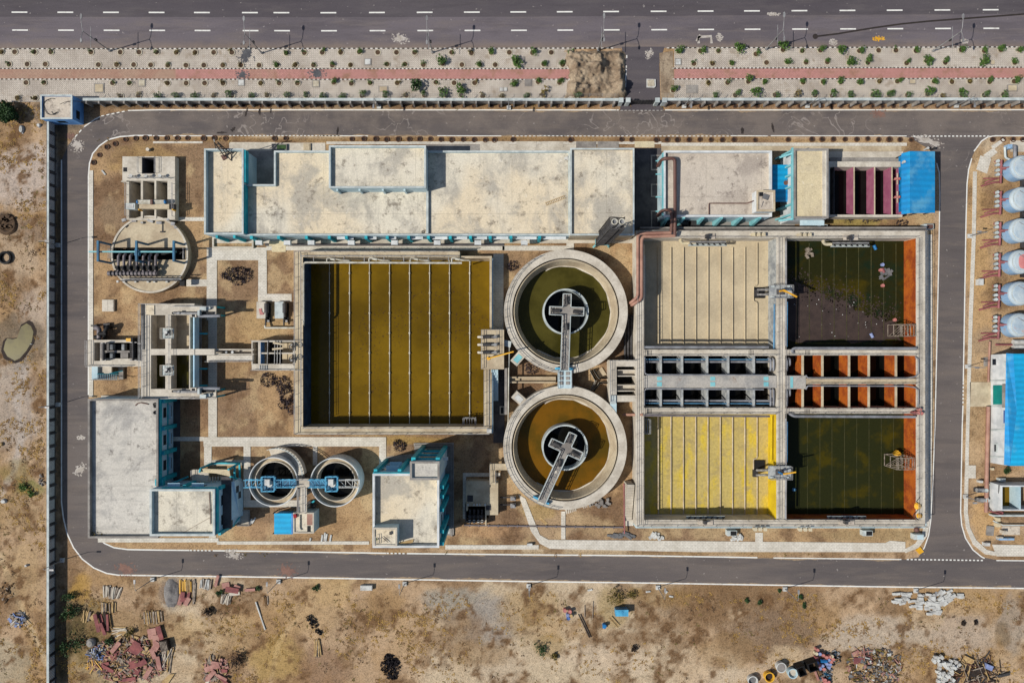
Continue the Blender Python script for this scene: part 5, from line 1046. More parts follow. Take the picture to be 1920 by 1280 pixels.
# ------------------------------------------------------------------ aeration tank
z = 3.5; ZW = -1.45
t = thing('aeration_tank', 'large square tank of golden water with white air pipes', 'aeration tank', P(743,642,0))
m = MB()
for q in ((553,471,862,482),(553,482,568,800),(553,800,922,813),(918,488.5,922,617),(862,480,922,484)): m.pb(*q, -2.4, z if q[0] != 862 else z-.25)
m.pb(907,692,918,799.9,1.2,z); m.pb(918.1,484.1,922,799.9,-2.4,z-.12)
part(m, 'tank_wall', M['conc_tan'], t)
m = MB(); m.pb(922.05,484,924.2,812,-.05,z-.3); part(m, 'outer_face', M['wall_pale'], t)
part(MB().box(X(568,z)+.002,Y(800,z)+.01,-2.3,X(568,z)+.04,Y(482,z)-.01,z-.12), 'lining', M['lining_blue'], t)  # navy face paints the shade on the west inner wall into the colour
part(MB().box(X(566,0),Y(812,0),-2.3,X(920,0),Y(474,0),ZW), 'water', M['water_gold'], t)
for px in (617.8,655.5,692.9,730.6,768,805.7,843,880.8):
    zz = ZW+.22; dn = 3 if px < 880 else 1
    l = part(MB().tube([P(px,488,zz),P(px,800,zz)], .09, 8), 'air_lateral', M['pipe_white'], t)
    m = MB()
    for py in np.arange(512,800,37.4): m.tube([P(px,py-1.6,zz),P(px,py+1.6,zz)], .17, 8)
    part(m, 'clamps', M['pipe_white'], l)
m = MB(); k = z
m.rail([P(554.5,472,k),P(554.5,812,k)],1,2.4); m.rail([P(566.8,476,k),P(566.8,798,k)],1,2.4); m.rail([P(554,472,k),P(860,472,k)],1,2.6); m.rail([P(566,481,k),P(860,481,k)],1,2.6); m.rail([P(570,801,k),P(917,801,k)],1,2.6); m.rail([P(556,812.4,k),P(918,812.4,k)],1,2.6); m.rail([P(908,693,k),P(908,799,k)],1,2.2); m.rail([P(917,693,k),P(917,799,k)],1,2.2)
part(m, 'railing', M['steel'], t)
m = MB(); m.pb(912.5,804,921.5,811.5,z+.004,z+.5); part(m, 'marker_block', M['block'], t)
m = MB(); z5 = z+.5
m.bent([P(497,610,1.0),P(497,614.5,1.0),P(560,614.5,1.0),P(569.2,613,2.4),P(569.2,604,z5),P(569.2,492,z5),P(640,492,z5),P(866,493,z5)], .2, 10, .6)
solo(m, 'air_header', M['pipe_white'], 'white air header pipe along the west and north rim of the aeration tank', 'pipe')
for k,(a,b) in enumerate(((613,656),(692,731),(769.5,806),(847,882))):
    m = MB(); m.bent([P(a,491,z5),P(a,483.8,z5),P(a+6,483.8,z5),P(b-16,488,z5),P(b,488.5,z5),P(b,491,2.5),P(b,496,ZW+.6)], .13, 8, .4); m.tube([P(a+7,485,z5),P(a+15,486.5,z5)], .25, 8)
    solo(m, 'drop_pipe', M['pipe_white'], f'bent white drop pipe from the air header, {nth(k+1)} from the left', 'pipe', 'drop pipes of the aeration tank')
m = MB()
for a in (588,628,645,683,720,757,803,841): m.beam(P(a,482,z+.1),P(a,492,z+.1),.12)
solo(m, 'pipe_bracket', M['steel'], 'row of thin brackets carrying the white air header', 'bracket')
z = 4.1; t = thing('pump_platform', 'concrete platform with three dark pumps on the east rim of the aeration tank', 'platform', P(924,655,0))
part(MB().pb(902,617.5,945,692,z-.4,z), 'deck', M['conc_tan'], t); m = MB()
for a, b in ((926,622),(942,622),(926,688),(942,688)): m.beam((X(a,z),Y(b,z),-.05),(X(a,z),Y(b,z),z-.41),.4)
part(m, 'column', M['conc'], t); m = MB(); m.rail([P(903,618,z),P(903,691,z)],1,1.6); m.rail([P(932,618,z),P(932,665,z)],1,1.6); m.rail([P(903,618,z),P(944,618,z)],1,1.6); part(m, 'railing', M['steel'], t)
for k, py in enumerate((631.5,646,660.5)):
    x, y, _ = P(918,py,z); a = thing('transfer_pump', ('upper','middle','lower')[k]+' dark pump on the platform by the golden water', 'pump', (x,y,z), 'pumps on the aeration tank platform')
    part(MB().tube([(x-1.2,y,z+.55),(x+.2,y,z+.55)], .3, 10), 'motor', M['steel_dark'], a); part(MB().tube([(x+.2,y,z+.5),(x+1.0,y,z+.5)], .16, 8).cyl(x+1.0,y,.3,z,z+.7,12), 'casing', M['steel'], a); part(MB().box(x-1.1,y-.3,z,x+1.0,y+.3,z+.16), 'base', M['steel_dark'], a)
    part(MB().bent([(x-1.1,y,z+.4),(x-2.0,y,z+.4),(x-2.1,y,z-2)], .24, 8), 'suction_pipe', M['conc'], a)
def jib(px, py, z, tipx, tipy, lb, post='yellow'):
    x, y, _ = P(px,py,z); zt = z+2.2; t = thing('jib_crane', lb, 'jib crane', (x,y,z)); tx, ty, _ = P(tipx,tipy,zt)
    part(MB().cyl(x,y,.16,z,zt,10).cyl(x,y,.34,z,z+.15,12), 'post', M[post], t); part(MB().beam((x,y,zt),(tx,ty,zt+.25),.24,.3), 'jib', M['yellow'], t)
    part(MB().beam((x,y,zt-.9),(x+(tx-x)*.45,y+(ty-y)*.45,zt),.14), 'strut', M['yellow'], t); part(MB().cyl(x+.2,y+.2,.22,z+1,z+1.3,10), 'winch', M['steel_dark'], t); return t
jib(916,671.5,4.1,963,659,'yellow jib crane at the lower end of the pump platform')
def cage(px0, py0, px1, py1, z0, z1, lb, mat='steel', legs=True):
    t = thing('access_cage', lb, 'access ladder', P((px0+px1)/2,(py0+py1)/2,z0)); x0,x1,y0,y1 = X(px0,z1),X(px1,z1),Y(py1,z1),Y(py0,z1)
    m = MB()
    for a in (x0,x1):
        for b in (y0,y1): m.beam((a,b,z0),(a,b,z1),.1)
    for zz in (z0+.2,(z0+z1)/2,z1): m.beam((x0,y0,zz),(x1,y0,zz),.1).beam((x0,y1,zz),(x1,y1,zz),.1).beam((x0,y0,zz),(x0,y1,zz),.1).beam((x1,y0,zz),(x1,y1,zz),.1)
    part(m, 'frame', M[mat], t); m = MB()
    for i in range(5): q = x0+(x1-x0)*(i+.5)/5; m.beam((q,y0,z1-.05),(q,y1,z1-.05),.08); m.beam((q,y0,z0),(q,y1,z1),.07)
    part(m, 'rungs', M[mat], t); return t
cage(868,784,892,801,ZW-.3,1.2,'steel cage frame in the lower right corner of the golden tank')
# passage between tank and clarifiers
slab(rc(925,620,946,830), .05, 'passage', 'conc_dark'); 
t = thing('inclined_stair', 'grey-green concrete stair flight below the pump platform', 'staircase', P(932,715,0))
m = MB(); n = 12
for i in range(n): a = 692+i*5; m.box(X(921.5,2),Y(a+5,1.5),-.05,X(934,2),Y(a,1.5),3.4-3.2*i/n)
part(m, 'steps', M['wall_pale'], t)
m = MB(); m.pb(946,690,951,777,-.05,2.2); solo(m, 'channel_wall', M['conc_grey'], 'long grey channel wall between the golden tank and the lower clarifier', 'wall')
pipe([P(955,650,3),P(954,690,3),P(953,790,3),P(949,812,2.4)], .13, 'pipe_white', 'thin white pipe running down between tank and clarifiers')
t = thing('catch_pit', 'small black catch pit between the golden tank and the lower clarifier', 'pit', P(941,769,0)); m = MB(); wallring(m, xy(rc(937,761,946,777)), .2, -.05, .2); part(m, 'rim', M['conc'], t); part(MB().box(X(937.5),Y(776.5),.02,X(945.5),Y(761.5),.1), 'opening', M['black'], t)
# ------------------------------------------------------------------ round clarifiers
def clarifier(px, py, ang, wmat, lb):
    z = 3.4; cx, cy, _ = P(px,py,z); kk = kz(z); t = thing('clarifier', lb, 'clarifier', (cx,cy,0))
    part(MB().ring(cx,cy,116*kk,100.5*kk,-.05,z,96), 'walkway_wall', M['conc'], t)
    part(MB().lathe(cx,cy,[(100.4*kk,2.2),(98*kk,2.2)],96), 'launder', M['conc_dark'], t)
    part(MB().lathe(cx,cy,[(97.9*kk,2.0),(97.9*kk,z-.15),(96.3*kk,z-.15),(91.5*kk,1.0),(89*kk,-.04)],96), 'weir_wall', M['conc_tan'], t)
    part(MB().disc(cx,cy,90*kk,.15,96), 'water', M[wmat], t)
    m = MB(); n = 110
    for i in range(n):
        a0 = -2.2+4.2*i/n; a1 = -2.2+4.2*(i+1)/n; w = lambda a: .12+.2*abs(math.sin(7*a)*math.sin(3.1*a+1))
        m.face([(cx+r*math.cos(a),cy+r*math.sin(a),.175) for a, r in ((a0,89.4*kk),(a1,89.4*kk),(a1,89.4*kk-w(a1)),(a0,89.4*kk-w(a0)))])
    part(m, 'scum_edge', M['conc'], t)
    part(MB().ring(cx,cy,43*kk,40.3*kk,.05,z-.1,64), 'centre_well', M['coping'], t); part(MB().disc(cx,cy,40.3*kk,.18,48), 'inner_water', M['water_black'], t)
    br = bpy.data.objects.new('bridge', None); COL.objects.link(br); br.parent = t; WL[br.name] = (cx,cy,0)
    c, s = math.cos(ang), math.sin(ang); F = lambda u, v, w: (cx+u*c-v*s, cy+u*s+v*c, w)       # u along the bridge, v across
    zb = z+.9
    def plate(m, u0,v0,u1,v1,za,zz): m.idx([F(u0,v0,za),F(u1,v0,za),F(u1,v1,za),F(u0,v1,za),F(u0,v0,zz),F(u1,v0,zz),F(u1,v1,zz),F(u0,v1,zz)],[(3,2,1,0),(4,5,6,7),(0,1,5,4),(1,2,6,5),(2,3,7,6),(3,0,4,7)])
    m = MB(); plate(m,-3.1,-.72,-.72,.72,zb,zb+.08); plate(m,-.72,-3.1,.72,3.1,zb,zb+.08); plate(m,.72,-.72,10.6,.72,zb,zb+.08); part(m, 'deck', M['conc_grey'], br)
    m = MB()
    for v in (-.74,.74):
        for a, b in ((-3.1,-.74),(.74,10.6)): m.rail([F(a,v,zb),F(b,v,zb)],1.05,1.1,.06)
    for u in (-.74,.74):
        for a, b in ((-3.1,-.74),(.74,3.1)): m.rail([F(u,a,zb),F(u,b,zb)],1.05,1.1,.06)
    m.rail([F(-3.1,-.74,zb),F(-3.1,.74,zb)],1.05,1,.06); m.rail([F(-.74,3.1,zb),F(.74,3.1,zb)],1.05,1,.06); m.rail([F(-.74,-3.1,zb),F(.74,-3.1,zb)],1.05,1,.06); part(m, 'railing', M['coping'], br)
    m = MB()
    for u in np.arange(2.6,10,1.5): m.beam(F(u,-.6,zb+.1),F(u+1.2,.6,zb+.1),.1); m.beam(F(u,-.68,zb+.1),F(u,.68,zb+.1),.12)
    part(m, 'bracing', M['steel'], br)
    m = MB(); m.tube([F(-1.2,.1,zb+.4),F(-2.6,-.1,zb+.4)],.3,10); m.tube([F(0,1.2,zb+.35),F(.1,2.6,zb+.35)],.32,10); m.tube([F(0,-1.2,zb+.35),F(-.1,-2.6,zb+.35)],.32,10); m.tube([F(2.2,0,zb+.3),F(3.4,.2,zb+.3)],.36,10); part(m, 'drive_units', M['steel_dark'], br)
    m = MB(); m.ob(*F(-2.0,.35,0)[:2],zb+.09,zb+.2,.9,.35,ang+.4); m.ob(*F(.2,1.8,0)[:2],zb+.09,zb+.25,.4,.9,ang); m.ob(*F(-.1,-2.2,0)[:2],zb+.09,zb+.25,.5,.8,ang+.5); m.ob(*F(4.6,.1,0)[:2],zb+.09,zb+.16,.5,.5,ang+.2); part(m, 'covers', M['conc'], br)
    m = MB()
    for v in (-1.35,1.35): m.tube([F(10.3,v,z+.25),F(10.6,v,z+.25)],.3,10)
    m.beam(F(10.4,-1.5,z+.6),F(10.4,1.5,z+.6),.35); part(m, 'wheel_truck', M['truss'], br)
    m = MB(); rr = [(cx+114.5*kk*math.cos(a),cy+114.5*kk*math.sin(a),z) for a in np.linspace(2.0,4.6,22)]; m.rail(rr,1,2.0); part(m, 'railing', M['steel'], t)
    return cx, cy, kk, t
C1 = clarifier(1061,584,-math.pi/2-.035,'water_olive','upper round clarifier with olive water and upright cross-shaped bridge')
C2 = clarifier(1059.5,839,-math.pi/2-.43,'water_amber','lower round clarifier with amber water and slanting bridge')
def weirbox(px, py, ang, lb, mat='wall_pale'):
    x, y, _ = P(px,py,3); t = thing('outlet_box', lb, 'outlet box', (x,y,0)); part(MB().ob(x,y,-.05,2.9,2.4,1.6,ang), 'box', M['conc'], t); part(MB().ob(x,y,2.9,2.96,1.5,1.0,ang), 'grating', M[mat], t)
weirbox(971,672,.85,'outlet box with pale teal grating on the upper clarifier','teal_pale'); weirbox(973,747,-.72,'outlet box with white lid on the lower clarifier','block')
solo(MB().ob(X(951,3.3),Y(644,3.3),3.1,3.25,1.4,1.1,-.2), 'foot_bridge', M['coping'], 'short pale bridge plate between pump platform and upper clarifier', 'bridge')
t = thing('inlet_platform', 'grey-blue platform joining both clarifiers between their rims', 'platform', P(1058,710,0)); z = 3.9
part(MB().pb(1046,694,1072,728,z-.5,z), 'deck', M['wall_pale'], t); m = MB()
for k in range(6): part(MB().pb(1049+k%2*12,697+k//2*9,1056+k%2*12,703+k//2*9,z+.004,z+.14), 'cover_plate', M['conc_grey'], t)
part(m, 'cover_plates', M['conc_grey'], t) if 0 else None; m = MB(); m.pb(1050,700,1068,722,-.05,z-.51); part(m, 'pier', M['conc_dark'], t); m = MB(); m.rail([P(1046.5,694,z),P(1046.5,728,z)],1,1.2); m.rail([P(1071.5,694,z),P(1071.5,728,z)],1,1.2); part(m, 'railing', M['steel'], t)
m = MB(); m.pb(946,706,1042,709,-.05,1.2); m.pb(946,715,1042,718,-.05,1.2); m.box(X(948),Y(717),.2,X(1042),Y(707),.5); solo(m, 'flow_channel', M['conc_tan'], 'tan open channel between the two clarifiers', 'channel')
m = MB()
for pts in ([(1106,694),(1116,713),(1108,731)],[(1112,692),(1122,708),(1141,708)],[(1123,717),(1141,717)],[(1123,717),(1112,733)]): m.ribbon(xy(pts), .28, 1.1); [m.beam((X(a),Y(b),.5),(X(c),Y(d),.5),.26,1.2) for (a,b),(c,d) in zip(pts,pts[1:])]
solo(m, 'forked_channel', M['conc'], 'forked pale channel walls east of the clarifier platform', 'channel'); slab([(1114,700),(1128,688),(1137,702),(1124,707)], .3, 'paved_apron', 'conc_tan')
m = MB()
for i in range(3): m.beam((X(1185),Y(542+i*6),1.2),(X(1190),Y(542+i*6),1.2),.3)
solo(m, 'step_irons', M['steel'], 'short steel step irons beside the salmon pipe ends', 'step irons')
for i in range(4): pipe([P(1172+i*6,590,.6),P(1172+i*6,690,.6)], .25, 'steel_dark', f'dark buried main right of the upper clarifier, {nth(i+1)} from the left', 8, None, 'pipe', 'dark mains right of the upper clarifier')
pipe([P(1168,777,1),P(1206,777,3.8)], .26, 'pipe_salmon', 'salmon pipe stub entering the yellow basin wall')
t = thing('steps', 'short ribbed steps on the lower rim of the amber clarifier', 'steps', P(1069,948,0)); m = MB()
for i in range(6): m.ob(X(1060+i*3.4),Y(951-i*.8),-.05,2.6-i*.1,.2,1.1,.15)
for i in range(3): m.ob(X(1091+i*3),Y(942.5-i),-.05,2.4,.18,.9,.3)
part(m, 'tread', M['conc'], t)
m = MB()
for i in range(26): m.ob(X(R(1105,1143)),Y(943-(0)+R(-8,6)),R(0,.2),R(.3,.7),R(.2,.8),R(.2,.6),R(0,3))
o = tag(m.build('rubble', M['conc_grey'], None, m.base()), 'grey rubble at the lower right foot of the amber clarifier', 'rubble'); o['kind'] = 'stuff'
t = thing('valve_station', 'two dark valve assemblies left of the amber clarifier foot', 'valves', P(962,940,0))
for k, py in enumerate((932,945.5)):
    part(MB().tube([P(937,py,.7),P(966,py,.7)], .14, 8), 'pipe', M['steel_dark'], t); x,y,_ = P(962,py,0); part(MB().box(x-.5,y-.4,.1,x+.5,y+.4,1.0).cyl(x,y,.35,1.0,1.3,12), 'valve', M['steel'], t)
# ------------------------------------------------------------------ block of four basins
z = RIM; zf = -.4
mm('conc_grey2', (184,178,168), (156,154,150), sc=.3, fine=.16, fsc=3, c3=(150,128,112), sc3=.5, rp3=(.58,.75))
mm('moss_pipe', (78,74,40), (52,54,30), sc=1.5)
t = thing('treatment_basins', 'block of four square treatment basins with channels between them', 'basins', P(1463,710,0)); basin = t
m = MB()
V1, V2, V3 = (1192,1207), (1456,1472), (1718,1735)
for q in ((1192,432,1207,986),(1456,446,1472,974),(1718,446,1735,974),(1207,432,1735,446),(1207,974,1735,986),(1207,655,1456,667),(1207,764,1456,776),(1472,655,1718,666),(1472,765,1718,775)): m.pb(*q, -2.6, z)
part(m, 'walkway_wall', M['conc'], t)
part(MB().pb(1207,704,1456,727,-2.6,z+.1), 'service_deck', M['conc_grey2'], t); o = part(MB().pb(1472,709,1718,720,-2.6,z), 'walkway_wall', M['conc_tan'], t); part(MB().pb(1472,704,1511,729,z-.5,z+.12), 'service_deck', M['conc_grey2'], t)
for px in (1232,1332,1432): 
    for a, b in ((706,713),(716,724)): part(MB().pb(px,a,px+9,b,z+.1,z+.16), 'deck_hatch', M['teal_pale'], t)
part(MB().pb(1482,706,1487,727,z+.12,z+.17), 'deck_hatch', M['teal_pale'], t)
for nm, mat, q, zz in (('basin_floor','floor_tan',(1196,436,1466,662),zf),('basin_floor','floor_yellow',(1196,770,1466,982),zf),('water','water_green',(1464,436,1728,660),zf+.1),('water','water_moss',(1464,770,1728,982),zf+.1)):
    part(MB().box(X(q[0],z)+.3,Y(q[3],z)+.05,-1.5,X(q[2],z)-.3,Y(q[1],z)-.05,zz), nm, M[mat], t)
for xsW, lv in (((1207,)+tuple(q-3.6 for q in (1241,1281,1328,1367.5,1415.6))+(1456,), (-.9,-.4,-2.1,-.2,-1.7,-.6)), ((1472,)+tuple(q-4 for q in (1507,1544,1594,1631,1682))+(1718,), (.5,-.2,-1.5,-.1,-1.4,-.2))):
    for i, l in enumerate(lv):
        for a, b in (((667,704),(727,764)) if xsW[0] < 1400 else ((666,709),(720,765))): part(MB().box(X(xsW[i],z)-.15,Y(b,z)-.1,-2.7,X(xsW[i+1],z)+.1,Y(a,z)+.1,l), 'water', M['water_black'], t)
def face(px, ya, yb, mat, ax='x', th=.03):
    w = X(px,z); part(MB().box(w-th,Y(yb,z)+.02,-2.4,w+.003,Y(ya,z)-.02,z-.15), 'lining', M[mat], t)
face(1718,446.5,654.5,'rust'); face(1718,775.5,973.5,'rust'); face(1718,667,709,'rust'); face(1718,720,764,'rust'); face(1456,446.5,654.5,'conc_lane'); face(1456,777,973.5,'yellow_wall')
part(MB().box(X(1472,z)+.02,Y(974,z)-.003,-1.2,X(1718,z)-.02,Y(974,z)+.03,z-.6), 'lining', M['rust'], t)
DW = (1241,1281,1328,1367.5,1415.6); DE = (1507,1544,1594,1631,1682); FW = (1231.7,1272,1312,1356,1397.5); FE = (1495,1528,1570,1613,1655)
for px in DW:
    for a, b in ((667,704),(727,764)): part(MB().pb(px-3.6,a+.1,px,b-.1,-2.5,z-.35), 'dividing_wall', M['conc_lane'], t)
for px in DE:
    for a, b in ((666,704 if px < 1512 else 709),(729 if px < 1512 else 720,765)): part(MB().pb(px-4,a+.1,px,b-.1,-2.5,z-.25), 'dividing_wall', M['rust'], t); 
m = MB()
for px in DE:
    for a, b in ((666,704 if px < 1512 else 709),(729 if px < 1512 else 720,765)): m.pb(px-4.3,a+.15,px+.2,b-.15,z-.24,z-.18)
part(m, 'wall_top', M['conc_tan'], t)
LX = (1234,1257.6,1281,1304,1327,1350,1373,1396,1419)
for px in LX:       # thin air laterals on the dry floors (read at floor level)
    l = X(px,zf); a0 = 462 if px not in (1304,1327,1350) else 464
    if px < 1419:
        part(MB().tube([(l,Y(464,zf),zf+.22),(l,Y(644,zf),zf+.22)], .13, 6), 'air_lateral', M['floor_tan'], t); part(MB().tube([(l,Y(779,zf),zf+.22),(l,Y(966,zf),zf+.22)], .13, 6), 'air_lateral', M['conc_tan'], t)
    else:
        for y0, y1, ym, mt in ((456,644,545,'floor_tan'),(779,966,868,'conc_tan')):
            part(MB().bent([(l,Y(y0,zf),zf+.22),(l,Y(ym-10,zf),zf+.22),(l-.7,Y(ym-8,zf),zf+.22),(l-.7,Y(ym+20,zf),zf+.22),(l,Y(ym+22,zf),zf+.22),(l,Y(y1,zf),zf+.22)], .13, 6, .3), 'air_lateral', M[mt], t)
            part(MB().box(l-.55,Y(ym+14,zf),zf,l+1.4,Y(ym-6,zf),zf+.3), 'sump_opening', M['black'], t)
for px in (1494,1517,1540.5,1563.5,1587,1609.5,1633,1656.5,1679.5):
    l = X(px,zf); part(MB().tube([(l,Y(456,zf),zf+.06),(l,Y(640,zf),zf+.06)], .09, 6), 'air_lateral', M['moss_pipe'], t)
for px in (1513.5,1537,1559.5,1583,1606,1629,1652,1675):
    l = X(px,zf); part(MB().tube([(l,Y(782,zf),zf+.04),(l,Y(964,zf),zf+.04)], .08, 6), 'air_lateral', M['moss_pipe'], t)
m = MB(); k = z
for a, b in (((1194,446),(1194,985)),((1205.5,460),(1205.5,985)),((1457.5,447),(1457.5,973)),((1470.5,447),(1470.5,973)),((1719.5,447),(1719.5,973)),((1733.5,434),(1733.5,985)),((1209,445),(1716,445)),((1196,433.5),(1733,433.5)),((1209,975),(1716,975)),((1196,985),(1733,985)),((1209,656.2),(1454,656.2)),((1209,666),(1454,666)),((1209,765),(1454,765)),((1209,775),(1454,775)),((1474,656),(1716,656)),((1474,665),(1716,665)),((1474,766),(1716,766)),((1474,774),(1716,774)),((1514,710),(1716,710)),((1514,719),(1716,719))): m.rail([P(*a,k),P(*b,k)],1,2.4,.03)
part(m, 'railing', M['conc_grey'], t)
m = MB()
for a, b in ((1213,656),(1213,765),(1404,656),(1510,656),(1509,766)):
    for i in range(4): q = a+i*2.6; m.pb(q,b,q+.9,b+9.5,z+.003,z+.03)
part(m, 'drain_slot', M['steel_dark'], t)
m = MB(); m.pb(1735.1,432,1738,986,-.05,z-1.0); m.pb(1192,986.1,1735,989.5,-.05,z-1.1); part(m, 'outer_ledge', M['wall_pale'], t)
solo(MB().pb(1200,425.5,1737,428.6,-.05,3.2).pb(1200,429.4,1737,430.6,-.05,2.7), 'retaining_wall', M['conc_grey'], 'long thin grey wall along the north edge of the basin block', 'wall')
# western chamber of the channel block
t = thing('splitter_chamber', 'small open splitter chamber joined to the west side of the basin block', 'chamber', P(1167,713,0))
m = MB()
for q in ((1143,675,1192,687),(1143,741,1192,753),(1143,687,1156,741)): m.pb(*q, -1, z)
for a, b in ((693,704),(721,732)): m.pb(1156.1,a,1191.9,a+1.6,-1,z-.3); m.pb(1156.1,b,1191.9,b+1.6,-1,z-.3); m.pb(1156.1,a+1.7,1191.9,b-.1,1.0,2.0)
part(m, 'chamber_wall', M['conc'], t); part(MB().box(X(1146,z),Y(750,z),-1,X(1195,z),Y(678,z),-.5), 'floor', M['black'], t); m = MB(); m.rail([P(1144,676,z),P(1144,752,z)],1,1.8); m.rail([P(1144,675.7,z),P(1191,675.7,z)],1,1.8); part(m, 'railing', M['steel'], t); part(MB().pb(1144,741,1155,757,z+.004,z+.3), 'valve_cover', M['coping'], t)
solo(MB().pb(1144,753.2,1156,776,z-.6,z-.3), 'foot_bridge', M['wall_pale'], 'pale blue foot bridge from the splitter chamber to the amber clarifier', 'bridge')
# pipes on and over the channels
z6 = z+.55
pipe([P(1208,650.5,z6),P(1330,650.5,z6),P(1441,650.5,z6)], .24, 'pipe_grey', 'grey air main along the wall below the dry tan basin'); pipe([P(1490,662,z-.4),P(1484,657,z6),P(1490,652.5,z6),P(1718,653,z6)], .27, 'pipe_grey', 'grey air main along the wall below the dark green basin')
pipe([P(1207,778.5,z6),P(1443,780,z6)], .2, 'pipe_ash', 'dull brown-grey main along the wall above the yellow basin'); pipe([P(1478,772,z-.4),P(1483,777,z6),P(1490,780,z6),P(1716,781,z6)], .26, 'pipe_grey', 'grey air main along the wall above the mossy dark basin')
pipe([P(1209,678,2.6),P(1444,678,2.6)], .2, 'pipe_grey', 'thick grey pipe over the upper row of dark channels'); pipe([P(1209,673.4,2.8),P(1444,673.6,2.8)], .1, 'pipe_blue', 'thin light blue pipe over the upper row of dark channels')
pipe([P(1209,750.5,2.6),P(1450,751,2.6)], .2, 'pipe_grey', 'thick grey pipe over the lower row of dark channels'); pipe([P(1209,755.6,2.8),P(1448,756.5,2.8)], .1, 'pipe_blue', 'thin light blue pipe over the lower row of dark channels')
pipe([P(1209,669,3.7),P(1209,699,3.7),P(1213,702,3.9),P(1440,703,3.9)], .13, 'pipe_grey', 'slim grey pipe framing the upper channels beside the pinkish deck'); pipe([P(1208.5,760,3.7),P(1208.5,731,3.7),P(1213,728.5,3.9),P(1432,730,3.9)], .13, 'pipe_grey', 'slim grey pipe framing the lower channels beside the pinkish deck')
pipe([P(1474,452,z6),P(1474,560,z6),P(1473,648,z6)], .16, 'pipe_grey', 'grey pipe along the west rim of the dark green basin'); pipe([P(1476,566,z-.8),P(1475,650,z-.8)], .15, 'pipe_blue', 'pale blue pipe hung on the west wall of the dark green basin')
pipe([P(1473.5,784,z6),P(1474,890,z6),P(1473,972,z6)], .16, 'pipe_grey', 'grey pipe along the west rim of the mossy dark basin'); pipe([P(1476,790,z-.6),P(1475,866,z-.6)], .17, 'pipe_blue', 'pale blue pipe hung on the west wall of the mossy dark basin')
pipe([P(1452,570,z-.6),P(1451,655,z-.6)], .15, 'pipe_blue', 'light blue pipe hung on the east wall of the dry tan basin'); pipe([P(1447,780,z-1),P(1446,865,z-1)], .16, 'yellow_wall', 'yellow pipe on the east wall of the yellow basin')
for k,(a,b) in enumerate(((670,694),(727,760))):
    for j,(px,ln) in enumerate(((1445,1),(1450.5,1),(1475.5,1),(1481,.6))):
        pipe([P(px-4 if j < 2 else px-3,a+1,2.6),P(px,a+3,3.4),P(px,a+(b-a)*.5*ln,3.6),P(px,b*1.0 if ln == 1 else a+14,3.2),P(px-2,b if ln == 1 else a+15,1)], .19, 'pipe_grey', f'bent grey pipe in the {("upper","lower")[k]} channel beside the central wall, {nth(j+1)} from the left', 8, None, 'pipe', 'bent pipes beside the central basin wall')
for k,(pts) in enumerate(([(1511,703),(1514,708),(1700,708.4),(1716,706),(1722,700),(1722,673),(1716,669)],[(1511,730),(1514,723),(1700,723.5),(1716,726),(1722,731),(1722,755),(1720,762)])): pipe([P(a,b,z+.3) for a,b in pts], .13, 'pipe_grey', ('upper','lower')[k]+' slim grey pipe looping round the rusty channels')
# decanters
for px, py, s, lb in ((1327,451,1,'weir decanter in the dry tan basin, on its upper wall'),(1595,453,1,'weir decanter in the dark green basin with bent pale pipe'),(1323,977,-1,'weir decanter in the yellow basin, on its lower wall'),(1588,977,-1,'weir decanter in the mossy dark basin, on its lower wall')):
    t = thing('decanter', lb, 'decanter', P(px,py,2.4), 'weir decanters of the basins'); z3 = 2.6; y = py+8*s if s > 0 else py-8
    part(MB().pb(px-36,y-1.2,px+36,y+1.2,z3-.5,z3-.3).pb(px-36,y+1.0,px+36,y+1.8,z3-.5,z3).pb(px-36,y-1.8,px+36,y-1.0,z3-.5,z3), 'trough', M['coping'], t)
    m = MB()
    for i in range(7): q = px-32+i*10.6; m.beam(P(q,y-3*s,z3+.4),P(q+3,y,z3-.1),.16); m.beam(P(q,y-6*s,z3-.2),P(q,y,z3-.2),.1)
    part(m, 'float_arm', M['steel_dark'], t); part(MB().tube([P(px-34,y-5.5*s,z3+.2),P(px+34,y-5.5*s,z3+.2)], .16, 8), 'pivot_pipe', M['steel'], t)
    if s > 0: part(MB().bent([P(px-36,y-3,z3),P(px-48,y-3,z3),P(px-52,y-9,z3+.5)], .3, 10, .6), 'outlet_pipe', M['roof_cream'], t)
    zz = z+.004; yy = py-9 if s > 0 else py+1.5; part(MB().pb(px-13,yy-4,px+14,yy+6,z+.003,z+.25), 'platform', M['roof_pink'], t); part(MB().pb(px-3,yy-3,px+3,yy+4,z+.25,z+1.2).tube([P(px,yy+2,z+1),P(px,yy+6*s+2,z+.6)],.25,8), 'actuator', M['steel_dark'], t)
for q in ((1410,441),(1496,441.5),(1413,989.5),(1497,990)):
    for i in range(3): x,y,_ = P(q[0]+i*9.4,q[1],z); solo(MB().box(x-.24,y-.24,z,x+.24,y+.24,z+.8).box(x-.3,y-.3,z+.8,x+.3,y+.3,z+.9), 'junction_post', M['roof_cream'], f'white cable post on the basin wall, {("left","middle","right")[i]} of three {"above" if q[1]<500 else "below"} the {"tan" if q==(1410,441) else "green" if q[1]<500 else "yellow" if q[0]==1413 else "mossy"} basin', 'post', 'white cable posts on the basin walls')
